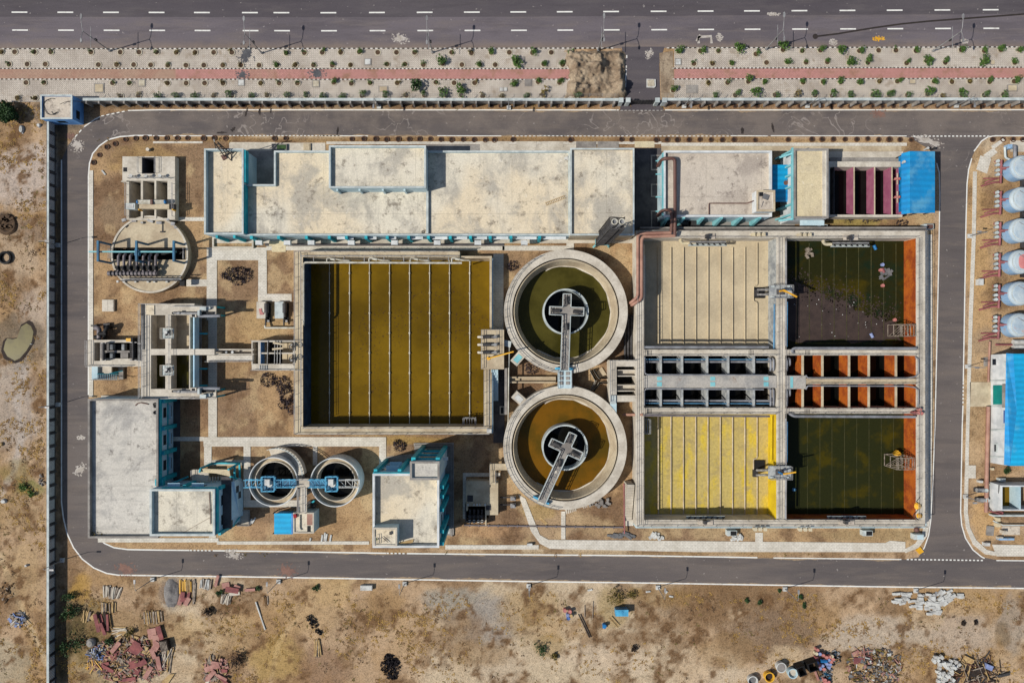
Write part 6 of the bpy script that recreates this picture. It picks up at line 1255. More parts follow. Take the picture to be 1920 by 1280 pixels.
# mixer platforms with jib cranes
for px, py, lb, cl in ((1467,547,'grey mixer platform between the tan and green basins','upper'),(1465,885,'grey mixer platform between the yellow and mossy basins','lower')):
    t = thing('mixer_platform', lb, 'platform', P(px,py,z)); zp = z+.7
    part(MB().pb(px-24,py-12,px+18,py+12,zp-.25,zp), 'deck', M['conc_lane'], t); 
    for a in (-17,12): part(MB().pb(px+a-2.5,py-12,px+a+2.5,py-8.5,zp+.003,zp+.3), 'corner_block', M['coping'], t); part(MB().pb(px+a-2.5,py+8.5,px+a+2.5,py+12,zp+.003,zp+.3), 'corner_block', M['coping'], t)
    m = MB(); m.rail([P(px-23,py-12,zp),P(px+17,py-12,zp),P(px+17,py+12,zp),P(px-23,py+12,zp)],1,1.4); part(m, 'railing', M['steel'], t)
    for k in (-4,5): part(MB().tube([P(px-26,py+k,zp-.4),P(px-46,py+k,.6)], .22, 8), 'mixer_shaft', M['steel'], t)
    part(MB().pb(px-52,py-4,px-44,py+9,-.3,.4), 'mixer_head', M['steel_dark'], t); part(MB().pb(px-10,py-5,px+4,py+5,zp+.003,zp+.25), 'base_plate', M['conc_dark'], t)
    jib(px-6, py-1, zp, px+26, py+10 if cl == 'upper' else py-1, f'yellow jib crane on the {cl} mixer platform', 'yellow' if cl == 'upper' else 'valve_blue')
cage(1688,608,1716,630,zf,z+.3,'pale steel ladder frame in the corner of the dark green basin','wood_grey'); cage(1682,858,1714,880,zf,z+.4,'pale steel ladder frame in the mossy dark basin','wood_grey')
m = MB(); m.prism([(X(a,1),Y(b,1)) for a,b in ((1676,850),(1684,844),(1691,851),(1683,856))], .3, 1.0); solo(m, 'yellow_float', M['yellow'], 'yellow float beside the ladder frame in the mossy basin', 'float')
cage(1200,786,1220,813,zf,2.4,'dark steel pump frame in the upper left corner of the yellow basin','steel')
for k,(px,py,h) in enumerate(((1726,768,.9),(1722,774,.9),(1729,775,.9),(1715.5,774,.9))):
    solo(MB().cyl(X(px,z+1),Y(py,z+1),.3,z,z+h,14).ring(X(px,z+1),Y(py,z+1),.31,.26,z+h,z+h+.04,14), 'red_drum', M['ply_red'] if k == 3 else M['drum_pink'], f'pink-red drum on the basin wall corner, {("topmost","middle","rightmost","darkest")[k]} of four', 'drum', 'drums on the basin wall corner')
for k,(px,py,mt,w) in enumerate(((1721,948,'yellow','lime yellow heap'),(1723,966,'yellow','smaller yellow heap'),(1718,992,'pipe_brown','brown heap'))): m = MB(); m.lathe(X(px,z),Y(py,z),[(.5+.2*(k==0),z+.004),(.4,z+.35),(.12,z+.5),(.01,z+.52)],10); solo(m, 'material_heap', M[mt], w+' of bags on the lower right basin corner', 'bags')
pipe([P(1726,930,z+.1),P(1718,940,z+.1),P(1727,948,z+.2),P(1719,958,z+.1),P(1712,966,z+.1),P(1722,975,z+.1)], .07, 'steel_dark', 'tangled dark hose on the lower right basin wall', 6, None, 'hose')
# floating things and scum in the dark green basin
zs = zf+.1
m = MB(); poly = [(1476,534),(1490,536),(1500,532),(1516,541),(1530,548),(1548,556),(1566,562),(1585,569),(1604,580),(1625,590),(1642,594),(1660,600),(1676,606),(1684,612),(1690,640),(1640,641),(1560,640),(1476,640)]
pj = []
for (a,b),(c,d) in zip(poly, poly[1:]+poly[:1]):
    for i in range(4): f = i/4; pj.append((X(a+(c-a)*f+R(-5,5),zs), Y(b+(d-b)*f+R(-5,5),zs)))
m.sheet([pj], zs+.015); o = tag(m.build('scum', M['scum'], None, (0,0,0)), 'brown scum covering the lower left half of the dark green basin', 'scum'); o['kind'] = 'stuff'
m = MB()
for _ in range(1100):
    f = R(0,1); a = 1480+200*f+R(-20,20); b = 540+68*f+random.gauss(-6,16); q = R(.04,.2)
    if 1478 < a < 1692 and 480 < b < 640: m.disc(X(a,zs),Y(b,zs),q,zs+.02,5)
o = tag(m.build('floating_debris', M['scum'], None, (0,0,0)), 'brown flecks floating along the scum edge in the dark green basin', 'flecks'); o['kind'] = 'stuff'
m = MB()
for _ in range(26): m.disc(X(R(1485,1670),zs),Y(R(560,636),zs),R(.04,.1),zs+.03,6)
o = tag(m.build('foam_bits', M['block'], None, (0,0,0)), 'white foam bits on the brown scum', 'foam bits'); o['kind'] = 'stuff'
for px, py, mt, lie, lb in ((1640,464,'valve_blue',1,'bright blue drum floating below the weir decanter'),(1653.5,496.5,'drum_lid',0,'pale blue drum floating above the rubbish raft'),(1650,506.5,'drum_pink',0,'pink drum at the upper left of the rubbish raft'),(1655,507,'pipe_red',1,'reddish drum lying on the rubbish raft'),(1654,535.5,'drum_pink',0,'pink drum floating alone below the rubbish raft'),(1676.5,599.5,'drum_pink',0,'pink drum floating beside the pale ladder frame'),(1634,628.5,'drum_lid',1,'pale blue drum floating at the bottom of the scum')):
    x, y, _ = P(px,py,zs); m = MB()
    (m.tube([(x-.2,y+.4,zs+.1),(x+.2,y-.4,zs+.1)], .29, 12) if lie else m.cyl(x,y,.31,zs-.4,zs+.3,14).ring(x,y,.33,.26,zs+.3,zs+.34,14)); solo(m, 'floating_drum', M[mt], lb, 'drum', 'drums floating in the dark green basin')
m = MB()
for _ in range(16): m.ob(X(1660+R(-9,9),zs),Y(514+R(-9,9),zs),zs,zs+R(.1,.3),R(.3,1.2),R(.2,.6),R(0,3))
o = tag(m.build('rubbish_raft', M['tarp_grey'], None, m.base()), 'grey rubbish raft among the drums in the dark green basin', 'rubbish'); o['kind'] = 'stuff'
m = MB()
for _ in range(14): m.ob(X(1517+R(-7,7),zs),Y(475+R(-9,9),zs),zs,zs+R(.2,.6),R(.2,.8),R(.2,.5),R(0,3))
o = tag(m.build('floating_rubbish', M['wood_grey'], None, m.base()), 'pale rubbish clump floating in the upper left of the dark green basin', 'rubbish'); o['kind'] = 'stuff'
solo(MB().cyl(X(1487,zs),Y(917,zs),.3,zs-.3,zs+.3,12).tube([(X(1485,zs),Y(917,zs),zs+.2),(X(1491,zs),Y(917,zs),zs+.2)],.28,12), 'floating_drum', M['pipe_blue'], 'pale blue drum floating in the mossy dark basin', 'drum')
for k,(px,py,mt) in enumerate(((1537,428,'black'),(1734,427,'pipe_brown'),(1369,996,'black'),(1621,996,'black'),(1716,1003,'wall_pale'))):
    t = thing('drain_box', ('white-sided black box above the green basin','rusty box at the upper right basin corner','white-flanked black box below the yellow basin','white-flanked black box below the mossy basin','pale blue box at the lower right basin corner')[k], 'box', P(px,py,0)); part(MB().box(X(px-9),Y(py+5),-.05,X(px+9),Y(py-5),1.2), 'body', M['coping'], t); part(MB().box(X(px-3),Y(py+4),1.2,X(px+8),Y(py-4),1.23), 'opening', M[mt], t)
m = MB()
for c, r in (((1382,1008),10),((1232,1004),12)):
    for _ in range(16): m.ob(X(c[0]+R(-r,r)),Y(c[1]+R(-4,4)),0,R(.15,.5),R(.3,1.1),R(.2,.7),R(0,3))
o = tag(m.build('broken_concrete', M['block'], None, m.base()), 'white broken concrete scattered below the yellow basin', 'rubble'); o['kind'] = 'stuff'
# ramp stair of the yellow basin, red post
t = thing('basin_stair', 'pale ribbed stair beside the west wall of the yellow basin', 'staircase', P(1180,940,0)); m = MB(); n = 22
for i in range(n): m.box(X(1173.5,2),Y(908+i*3.4,2),-.05,X(1187,2),Y(905.2+i*3.4,2),.3+3.0*abs(1-abs(i/n-.5)*0)*(1-i/n)+.2)
part(m, 'steps', M['conc'], t)
pipe([P(1170,906,1),P(1171,1000,1)], .12, 'pipe_red', 'slim red post pipe left of the ribbed basin stair'); 
m = MB()
for _ in range(14): m.ob(X(R(1145,1186)),Y(1002+R(-4,4)),0,R(.15,.45),R(.5,1.6),R(.25,.6),R(-.6,.4))
o = tag(m.build('tarpaulin_heap', M['tarp_grey'], None, m.base()), 'grey tarpaulin heap at the foot of the red post pipe', 'tarpaulin'); o['kind'] = 'stuff'
m = MB(); m.tube([P(870,984,.15),P(1168,988,.15)], .16, 8)
for px in range(880,1168,18): m.ob(X(px),Y(984+(px-870)*.0135),-.05,.3,.14,.5)
solo(m, 'ground_pipe', M['pipe_ash'], 'long thin pipe on low blocks across the bare ground south of the clarifiers', 'pipe')
# ------------------------------------------------------------------ south-west store building
t = thing('store_building', 'big grey-roofed building with a higher annexe beside the west road', 'building', P(230,880,0)); z = 5.6
o, zr = block(t, [(165,748),(296,748),(296,1008),(165,1008)], z, 'wall_sky', 'roof_grey', .75, .3, cop='conc_grey', trim='conc_grey')
xe = X(296,z); m = MB(); m.box(xe-.003,Y(916,z),z-1.1,xe+.2,Y(749,z),z-.3); part(m, 'fascia', M['teal'], t)
for py in (752,803,849,898):
    q = Y(py,z-1); m = MB(); m.box(xe+.004,q-.35,-.05,xe+.7,q+.35,z-.9); part(m, 'column', M['teal'], t)
m = MB(); m.box(xe-.003,Y(897,3)+.4,2.0,xe+.12,Y(752,3)-.4,2.35); part(m, 'sill_band', M['teal'], t)
for py in (773,824,871):
    q = Y(py,3)
    for zb, w in ((2.7,.9),(.8,1.0)): part(MB().box(xe+.002,q-w,zb,xe+.06,q+w,zb+1.0), 'window', M['glass'], t)
    part(MB().box(xe+.002,q-1.3,1.9,xe+.5,q+1.3,1.98), 'sunshade', M['wall_sky'], t)
o, zr2 = block(t, rc(281,917,402,1004), 7.8, 'wall_sky', 'roof', .85, .32, z0=-.05, cop='coping', trim='wall_pale')
xe = X(402,7.8); yn = Y(917,7.8); m = MB(); m.box(xe-.003,Y(1003,7.8),6.4,xe+.2,yn,7.3); m.box(X(300,7.8),yn-.003,6.6,xe,yn+.2,7.3); part(m, 'fascia', M['teal'], t)
m = MB(); m.box(xe+.003,Y(1003,7)-.2,-.05,xe+.5,Y(1003,7)+.4,6.3); m.box(xe+.003,yn-.4,-.05,xe+.5,yn+.2,6.3); m.box(X(340,7),yn+.003,-.05,X(346,7),yn+.5,6.5); part(m, 'column', M['teal'], t)
for py in (938,975): part(MB().box(xe+.002,Y(py,5)-.9,3.6,xe+.07,Y(py,5)+.9,5.0), 'window', M['glass'], t)
for px in (330,375): part(MB().box(X(px,5)-.9,yn+.002,4.2,X(px,5)+.9,yn+.07,5.6), 'window', M['glass'], t)
for px in (330,375): part(MB().box(X(px,5)-1.1,yn+.002,5.75,X(px,5)+1.1,yn+.7,5.83), 'sunshade', M['wall_sky'], t)
part(MB().box(X(285,6),yn+.003,4.2,X(300,6),yn+1.2,5.0), 'roof_drain', M['teal'], t)
m = MB(); m.beam(P(340,1000,7.0),P(393,970,7.0),.07); solo(m, 'roof_cable', M['wood_grey'], 'thin cable stretched over the annexe roof', 'cable'); pipe([P(392,922,7.1),P(394,952,7.1),P(394.5,982,7.1)], .07, 'pipe_brown', 'thin rusty conduit along the east parapet of the annexe roof')
for k,(px,py) in enumerate(((290,758),(291,761),(291,773))): solo(MB().ring(X(px,5),Y(py,5),.34,.2,4.86,5.0+.05*k,14), 'tyre', M['black'], ('upper','middle','lower')[k]+' small black ring by the corner of the big grey roof', 'ring', 'black rings on the big grey roof')
m = MB(); m.tube([P(254,760,4.9),P(258,756,4.95),P(264,754.5,4.95),P(272,756,4.95),P(278,757.5,4.95)], .1, 6); solo(m, 'hose', M['pipe_brown'], 'curved brown hose on the north end of the big grey roof', 'hose')
m = MB(); leaves(m,(X(176,4.9),Y(996,4.9),4.95),(.7,1.3,.25),60,.25); leaves(m,(X(184,4.9),Y(1002,4.9),4.95),(1.3,.5,.2),40,.25); solo(m, 'weed_clump', M['leaf_dry'], 'weeds growing in the roof corner of the big grey roof', 'weeds')
# stair block east of the annexe
t = thing('stair_block', 'blue stair block with beige canopy and teal beams east of the annexe', 'stair block', P(430,920,0))
part(MB().pb(415,893,433,990,3.6,4.4), 'roof_slab', M['conc_dark'], t); x0, x1 = X(433,4.4), X(452,0)
part(MB().box(X(418,4.4),Y(988,4.4),-.05,X(433,4.4)-.02,Y(905,4.4),3.6), 'wall', M['wall_sky'], t); m = MB(); m.idx([(X(433,4.4)-.019,Y(975,4.2),-.05),(X(433,4.4)-.019,Y(903,4.4),-.05),(X(433,4.4)-.019,Y(903,4.4),4.2),(X(433,4.4)-.019,Y(975,4.2),4.2),(X(433,4.4)+.5,Y(965,0),-.05),(X(433,4.4)+.5,Y(903,0),-.05),(X(433,4.4)+.5,Y(903,4.4),4.1),(X(433,4.4)+.5,Y(968,4.2),2.2)],[(0,1,5,4),(1,2,6,5),(2,3,7,6),(4,5,6,7),(3,0,4,7)]); part(m, 'flank_wall', M['wall_sky'], t)
for py, zb in ((917,2.2),(930,1.2)): part(MB().box(X(433,4.4)+.5,Y(py,3)-.6,zb,X(433,4.4)+.56,Y(py,3)+.6,zb+1.1), 'window', M['glass'], t)
zc = 5.2; part(MB().idx([P(374,878,zc),P(430,880,zc),P(432,893,zc-.6),P(405,887,zc-.3),P(374,885,zc-.4),P(374,878,zc-.3),P(430,880,zc-.3),P(432,893,zc-.9),P(405,887,zc-.6),P(374,885,zc-.7)],[(0,1,2,3,4),(9,8,7,6,5),(0,4,9,5),(4,3,8,9),(3,2,7,8),(2,1,6,7),(1,0,5,6)]), 'canopy', M['roof_cream'], t)
m = MB()

for a, b in (((376,878,zc),(398,868,.6)),((428,880,zc),(449,868,.6)),((432,893,zc-.6),(450,899,.3)),((374,885,zc),(376,878,zc)),((449,868,.6),(450,899,.3)),((398,868,.6),(449,868,.6)),((432,990,4.2),(449,968,.4)),((296,917,5),(353,893,1)),((440,872,3),(440,896,3))): part(MB().beam(P(*a),P(*b),.3), 'beam', M['teal'], t)
m = MB()
for i in range(8): q = 391+i*4.2; m.box(X(q,3),Y(904,3),2.5-.2*i,X(q+2,3),Y(895,3),2.7-.2*i)
part(m, 'step', M['conc'], t); part(MB().pb(360,880,374,905,2,2.4).pb(374,885,391,902,2.2,2.6), 'landing', M['conc'], t); m = MB(); m.rail([P(362,880,2.4),P(362,904,2.4)],.9,1.2); part(m, 'railing', M['steel'], t)
slab(rc(445,956,466,984), .05, 'paved_apron', 'conc'); slab(rc(392,1003,405,1012), .05, 'paved_apron', 'conc'); slab(rc(397,862,458,872), .06, 'paved_apron', 'conc')
m = MB(); wallring(m, xy(rc(445,955,469,985)), .2, -.05, .35); solo(m, 'drain_kerb', M['conc_grey'], 'low kerb round the drain pad below the stair block', 'kerb')
m = MB(); wallring(m, xy(rc(192,741,272,752)), .25, -.05, .4); solo(m, 'kerb_wall', M['conc'], 'low kerb wall between the grit tank and the big grey roof', 'kerb wall'); slab(rc(196,744,268,752), .05, 'paved_apron', 'conc')
slab(rc(322,748,338,920), .045, 'paved_apron', 'conc_dark')
# ------------------------------------------------------------------ sludge thickeners
def thickener(px, py, lb, wmat):
    z = 4.2; cx, cy, _ = P(px,py,z); k = kz(z); t = thing('sludge_thickener', lb, 'thickener', (cx,cy,0))
    part(MB().lathe(cx,cy,[(46.2*k,-.05),(46.2*k,z),(44.6*k,z),(44.6*k,z-1.1),(37.2*k,z-1.1)],72), 'wall', M['wall_white'], t)
    part(MB().lathe(cx,cy,[(44.5*k,z-1.09),(37.3*k,z-1.09)],72), 'launder_floor', M['conc_tan'], t); part(MB().ring(cx,cy,37.2*k,35.6*k,.3,z-.75,72), 'weir', M['conc'], t); part(MB().disc(cx,cy,35.6*k,.9,64), 'water', M[wmat], t); return cx, cy, k
T1 = thickener(512,903,'left sludge thickener tank wrapped by a curved ramp','water_black'); T2 = thickener(627.5,904,'right sludge thickener tank with a white truss end','water_black')
m = MB(); cx, cy, k = T1; n = 26; ts = thing('curved_ramp', 'curved concrete ramp rising round the left thickener', 'ramp', (cx,cy,0))
for i in range(n):
    a0 = math.radians(112-98*i/n); a1 = math.radians(112-98*(i+1)/n); h = .3+3.7*(i+1)/n; r0, r1 = 46.6*k, 46.6*k+1.25
    v = [(cx+r*math.cos(a),cy+r*math.sin(a),zz) for zz in (max(-.05,h-1.6) if i > 4 else -.05,h) for r,a in ((r0,a0),(r1,a0),(r1,a1),(r0,a1))]; m.idx(v,[(0,1,2,3),(7,6,5,4),(4,5,1,0),(5,6,2,1),(6,7,3,2),(7,4,0,3)])
part(m, 'steps', M['conc'], ts); m = MB(); m.rail([(cx+(46.6*k+1.2)*math.cos(a),cy+(46.6*k+1.2)*math.sin(a),.4+3.7*f) for f,a in zip(np.linspace(0,1,16),np.radians(np.linspace(112,14,16)))],1,1,.05); part(m, 'railing', M['coping'], ts)
for T, nm, x0, xa, xb, x1, e in ((T1,'left',460,494,518,556,'truss'),(T2,'right',674,635,613,580,'block')):
    z = 5.0; t = thing('thickener_bridge', f'light blue bridge with drive box over the {nm} thickener', 'bridge', P((xa+xb)/2,905,z), 'thickener bridges'); m = MB(); w = .65
    yb = Y(905,z)
    def tr(a, b, mat, nm2):
        m = MB(); A, B = X(a,z), X(b,z); L = abs(B-A); n = max(2, round(L/1.1))
        for s in (-1,1):
            for hh in (0,.9): m.beam((A,yb+s*w,z+hh),(B,yb+s*w,z+hh),.11)
        for i in range(n):
            u, v = A+(B-A)*i/n, A+(B-A)*(i+1)/n; m.beam((u,yb-w,z),(v,yb+w,z),.09); m.beam((u,yb-w,z),(u,yb+w,z),.09)
            for s in (-1,1): m.beam((u,yb+s*w,z),(v,yb+s*w,z+.9),.07)
        part(m, nm2, M[mat], t)
    tr(x0, xa, e, 'truss'); tr(xb, x1, 'truss', 'walkway_truss'); m = MB(); A, B = sorted((X(xb,z),X(x1,z))); m.box(A,yb-.55,z-.06,B,yb+.55,z-.02); part(m, 'deck', M['frame_blue'], t)
    A, B = sorted((X(xa,z),X(xb,z))); part(MB().box(A,yb-1.3,z-.12,B,yb+1.3,z-.03), 'platform', M['frame_blue'], t); m = MB(); m.rail([(A,yb-1.3,z),(B,yb-1.3,z),(B,yb+1.3,z),(A,yb+1.3,z),(A,yb-1.3,z)],1.1,.9,.07); part(m, 'railing', M['truss'], t)
    c = (A+B)/2; part(MB().cyl(c+.1,yb-.1,.55,z,z+.6,14).box(c-.5,yb-.2,z+.6,c+.4,yb+.9,z+1.3), 'drive', M['block'], t)
z = 4.6; t = thing('central_walkway', 'grey central walkway from the thickeners down to the pump house', 'walkway', P(568,930,z)); m = MB(); m.pb(556,897,580,913,z-.3,z); m.pb(563,913.1,575,962,z-.3,z); part(m, 'deck', M['conc'], t)
m = MB(); m.rail([P(563,914,z),P(563,960,z)],1,1.3); m.rail([P(575,914,z),P(575,960,z)],1,1.3); m.rail([P(556,897.5,z),P(580,897.5,z)],1,1.2); part(m, 'railing', M['steel'], t); m = MB()
for a, b in ((559,905),(577,905),(569,930),(569,955)): m.beam((X(a,z),Y(b,z),-.05),(X(a,z),Y(b,z),z-.31),.35)
part(m, 'column', M['conc_grey'], t)
pipe([P(558,914,4.4),P(558,955,4.4),P(559,962,3)], .16, 'conc_grey', 'grey pipe beside the central thickener walkway')
t = thing('pump_house', 'small white pump house with red stains under the thickener walkway', 'pump house', P(572,980,0)); o, zr = block(t, rc(550,961,588,999), 3.6, 'wall_pale', 'roof', .2, .2, cop='conc'); z = 3.62
part(MB().pb(575.5,963,587,984,3.41,3.5), 'rust_cover', M['pipe_salmon'], t); part(MB().pb(576,985.5,582,997,3.41,3.47), 'roof_opening', M['black'], t)
m = MB(); m.ob(X(554,3.5),Y(966,3.5),3.42,3.9,.5,.7,.2); solo(m, 'red_drum_box', M['red'], 'red box on the pump house roof corner', 'box'); m = MB(); m.ob(X(553,3.5),Y(963,3.5),3.42,3.7,.4,.4); solo(m, 'white_bucket', M['block'], 'white bucket beside the red box on the pump house roof', 'bucket')
part(MB().bent([P(562,965,3.6),P(562,990,3.6),P(565,993,3.6)],.12,8), 'roof_pipe', M['pipe_white'], t)
t = thing('cable_shed', 'small azure sheet-metal shed left of the pump house', 'shed', P(531,982,0)); part(MB().pb(514,962,546,1001,2.5,2.62), 'roof', M['roof_cyan'], t); part(MB().box(X(516,2.5),Y(999,2.5),-.05,X(544,2.5),Y(964,2.5),2.49), 'wall', M['roof_azure'], t); part(MB().box(X(546,2.6)+.003,Y(1001,2.6),2.2,X(548.5,2.6),Y(962,2.6),2.6), 'eave', M['wall_blue'], t)
m = MB()
for a, b in ((512,962),(512,1000)): m.beam((X(a,2.5),Y(b,2.5),0),(X(a,2.5),Y(b,2.5),2.5),.15)
part(m, 'post', M['black'], t)
m = MB(); m.beam(P(576,948,.3),P(590,938,1.2),.3); solo(m, 'teal_beam', M['teal'], 'teal beam leaning by the right thickener foot', 'beam')
for k,(px,py) in enumerate(((583,941),(590,946))): solo(MB().cyl(X(px),Y(py),.45,0,.9,12).cyl(X(px+2),Y(py),.2,.9,1.3,8), 'sludge_pump', M['steel_dark'], ('left','right')[k]+' dark pump beside the thickener pump house', 'pump', 'pumps beside the thickener pump house')
for k,(px,py,a,L) in enumerate(((471,977,1.25,1.1),(476,975,1.0,1.3),(582,1011,1.3,.7),(604,1008,1.45,1.3),(609,1005,1.5,1.5),(612,1007,1.4,1.4),(620,1008,1.4,1.3))): solo(MB().ob(X(px),Y(py),0,.18,L,.3,a), 'concrete_post', M['block'], f'short white concrete post lying on bare ground, {nth(k+1)} from the left', 'post', 'short white concrete posts south of the thickeners')
# ------------------------------------------------------------------ tall pale building
t = thing('tall_building', 'tall pale building with teal columns and a stair tower', 'building', P(765,945,0)); z = 11.2
o, zr = block(t, [(699,888),(770,888),(770,888.1),(823,888.1),(823,1026),(699,1026)], z, 'wall_sky', 'roof', .95, .32, cop='wall_white', trim='wall_white')
block(t, rc(769,865,823.5,899), 14.2, 'wall_pale', 'roof_grey', .5, .3, cop='conc_grey')
block(t, rc(700,989,744,1023), 12.9, 'wall_pale', 'roof', .2, .25, z0=zr-.1, cop='conc')
m = MB(); m.pb(730,996,735,1002,12.905,12.92); part(m, 'roof_hatch', M['steel_dark'], t)
xe = X(823,z)
for py in (912,930,955,995,1018):
    q = Y(py,z-1); m = MB(); m.box(xe+.004,q-.3,-.05,xe+.75,q+.3,z-.6); part(m, 'column', M['teal'], t)
for py in (920,943,973,1006):
    for zb in (2,6): part(MB().box(xe+.002,Y(py,7)-.9,zb,xe+.07,Y(py,7)+.9,zb+1.4), 'window', M['glass'], t)
yn = Y(888,z); m = MB()
for px in (703,748): m.box(X(px,z)-.3,yn+.005,-.05,X(px,z)+.3,yn+.7,z-.5)
m.box(X(699,z),yn+.004,z-.55,X(769,z),yn+.22,z-.1); part(m, 'column', M['teal'], t)
yt = Y(865,14.2); m = MB()
for px in (774,820): m.box(X(px,14.2)-.35,yt+.005,-.05,X(px,14.2)+.35,yt+.6,13.6)
for zz in (4,8,12): m.box(X(774,14.2),yt+.005,zz,X(820,14.2),yt+.3,zz+.5)
part(m, 'column', M['teal'], t); m = MB()
for zz in (1.2,5.2,9.2): m.box(X(782,14.2),yt+.004,zz,X(812,14.2),yt+.05,zz+2)
part(m, 'stair_window', M['glass'], t); part(MB().box(X(820,14.2)+.1,Y(874,14.2),8,X(823.5,14.2)+.9,Y(868,14.2),8.4), 'wall_bracket', M['wall_white'], t)
for zz in (3,6.5): part(MB().box(X(708,z),yn+.003,zz,X(742,z),yn+.05,zz+1.4), 'window', M['glass'], t); part(MB().box(X(718,z),yn+.003,zz+1.6,X(742,z),yn+.9,zz+1.7), 'sunshade', M['wall_sky'], t)
m = MB(); m.rail([P(708,988,zr),P(720,988,zr)],1.2,1,.05); m.rail([P(744,990,zr),P(744,1018,zr)],1.3,1.4,.05); m.rail([P(705,1003,12.9),P(705,1020,12.9)],.8,1); solo(m, 'roof_railing', M['steel'], 'thin pipe railing around the little penthouse on the tall pale roof', 'railing')
m = MB(); m.prism([(X(a,zr),Y(b,zr)) for a,b in ((746,1018),(762,1013),(776,1010),(774,1016),(760,1020))], zr+.01, zr+.16); solo(m, 'tan_tarpaulin', M['wood_tan'], 'tan tarpaulin lying at the lower edge of the tall pale roof', 'tarpaulin')
m = MB(); m.beam((X(716,12.95),Y(1006,12.95),12.98),(X(728,12.95),Y(1016,12.95),12.98),.08); solo(m, 'rod', M['steel_dark'], 'dark rod lying on the little penthouse roof', 'rod'); solo(MB().ring(X(705,12.95),Y(1011,12.95),.22,.14,12.91,13,12), 'ring', M['leaf'], 'small green ring on the little penthouse roof', 'ring')
slab([(722,856),(777,850),(777,832),(850,830),(850,1003),(832,1003),(832,870),(722,870)], .05, 'paved_apron', 'conc_grey')
m = MB(); wallring(m, xy([(776,830),(851,829),(851,1004),(826,1004),(826,1008),(855,1008)][:3]+[(851,1004),(845,1004),(845,836),(776,836)]), .25, -.05, .3); solo(m, 'apron_kerb', M['conc_grey'], 'kerb edging the apron beside the tall pale building', 'kerb')
slab(rc(845.5,836,848,1000), .055, 'drain_channel', 'black'); slab(rc(832,985,843,1000), .06, 'paved_apron', 'coping')
# ------------------------------------------------------------------ return sludge sump
z = 1.8; t = thing('return_sludge_sump', 'tan slab sump with a black slot and rows of white valves', 'sump', P(905,935,0)); m = MB()
for q in ((874,901,934,948.5),(909.6,948.5,934,965),(909.6,965,912,985)): m.pb(*q, -.05, z)
m.pb(874,948.5,877,957,-3,z-.01); part(m, 'slab', M['conc_tan'], t); part(MB().pb(877,948.5,909.5,957,-2.6,-2.4).pb(877,957,909.5,985,-3,-.9), 'pit_floor', M['black'], t); m = MB(); wallring(m, [(X(a,1),Y(b,1)) for a,b in rc(872,946,912,978)], .2, -3, .9); part(m, 'pit_wall', M['conc_dark'], t)
m = MB(); m.pb(876,928,887,940,z+.002,z+.02); m.pb(911,947,921,956,z+.002,z+.02); part(m, 'hatch', M['steel_dark'], t); m = MB()
for px in (876,887,893,898,908): m.pb(px,944.5,px+3,948,z-.4,z+.5)
part(m, 'valve_head', M['block'], t)
for k,px in enumerate((881,889,897,904)): x,y,_ = P(px,966,.2); part(MB().tube([(x,y+1.2,.2),(x,y-1.4,.2)], .26, 8).tube([(x,y+.2,.3),(x,y-.4,.3)], .45, 10), 'pump', M['steel_dark'], t); part(MB().cyl(x,y-.9,.28,.4,.9,8), 'valve', M['block'], t)
t = thing('link_walkway', 'tan raised walkway from the sludge sump to the amber clarifier', 'walkway', P(930,880,0)); m = MB(); m.pb(918,869,952,881,2.4,2.8); m.pb(918,881.1,930,908,2.2,2.6); part(m, 'deck', M['conc_tan'], t); m = MB()
for a,b in ((920,872),(944,875),(921,902),(928,902)): m.beam((X(a,2.4),Y(b,2.4),-.05),(X(a,2.4),Y(b,2.4),2.4),.3)
part(m, 'column', M['conc'], t); m = MB(); m.rail([P(918.5,870,2.8),P(918.5,906,2.8)],.9,1.2); m.rail([P(929.5,883,2.8),P(929.5,906,2.8)],.9,1.2); part(m, 'railing', M['steel'], t)
solo(MB().ob(X(1018.5),Y(976),0,.06,1.8,.55,-.75), 'plank', M['wood_tan'], 'tan board lying on bare ground south of the amber clarifier', 'plank'); solo(MB().ob(X(993),Y(1019),0,.7,1.0,.5), 'white_box', M['block'], 'small white box at the start of the south footpath', 'box')
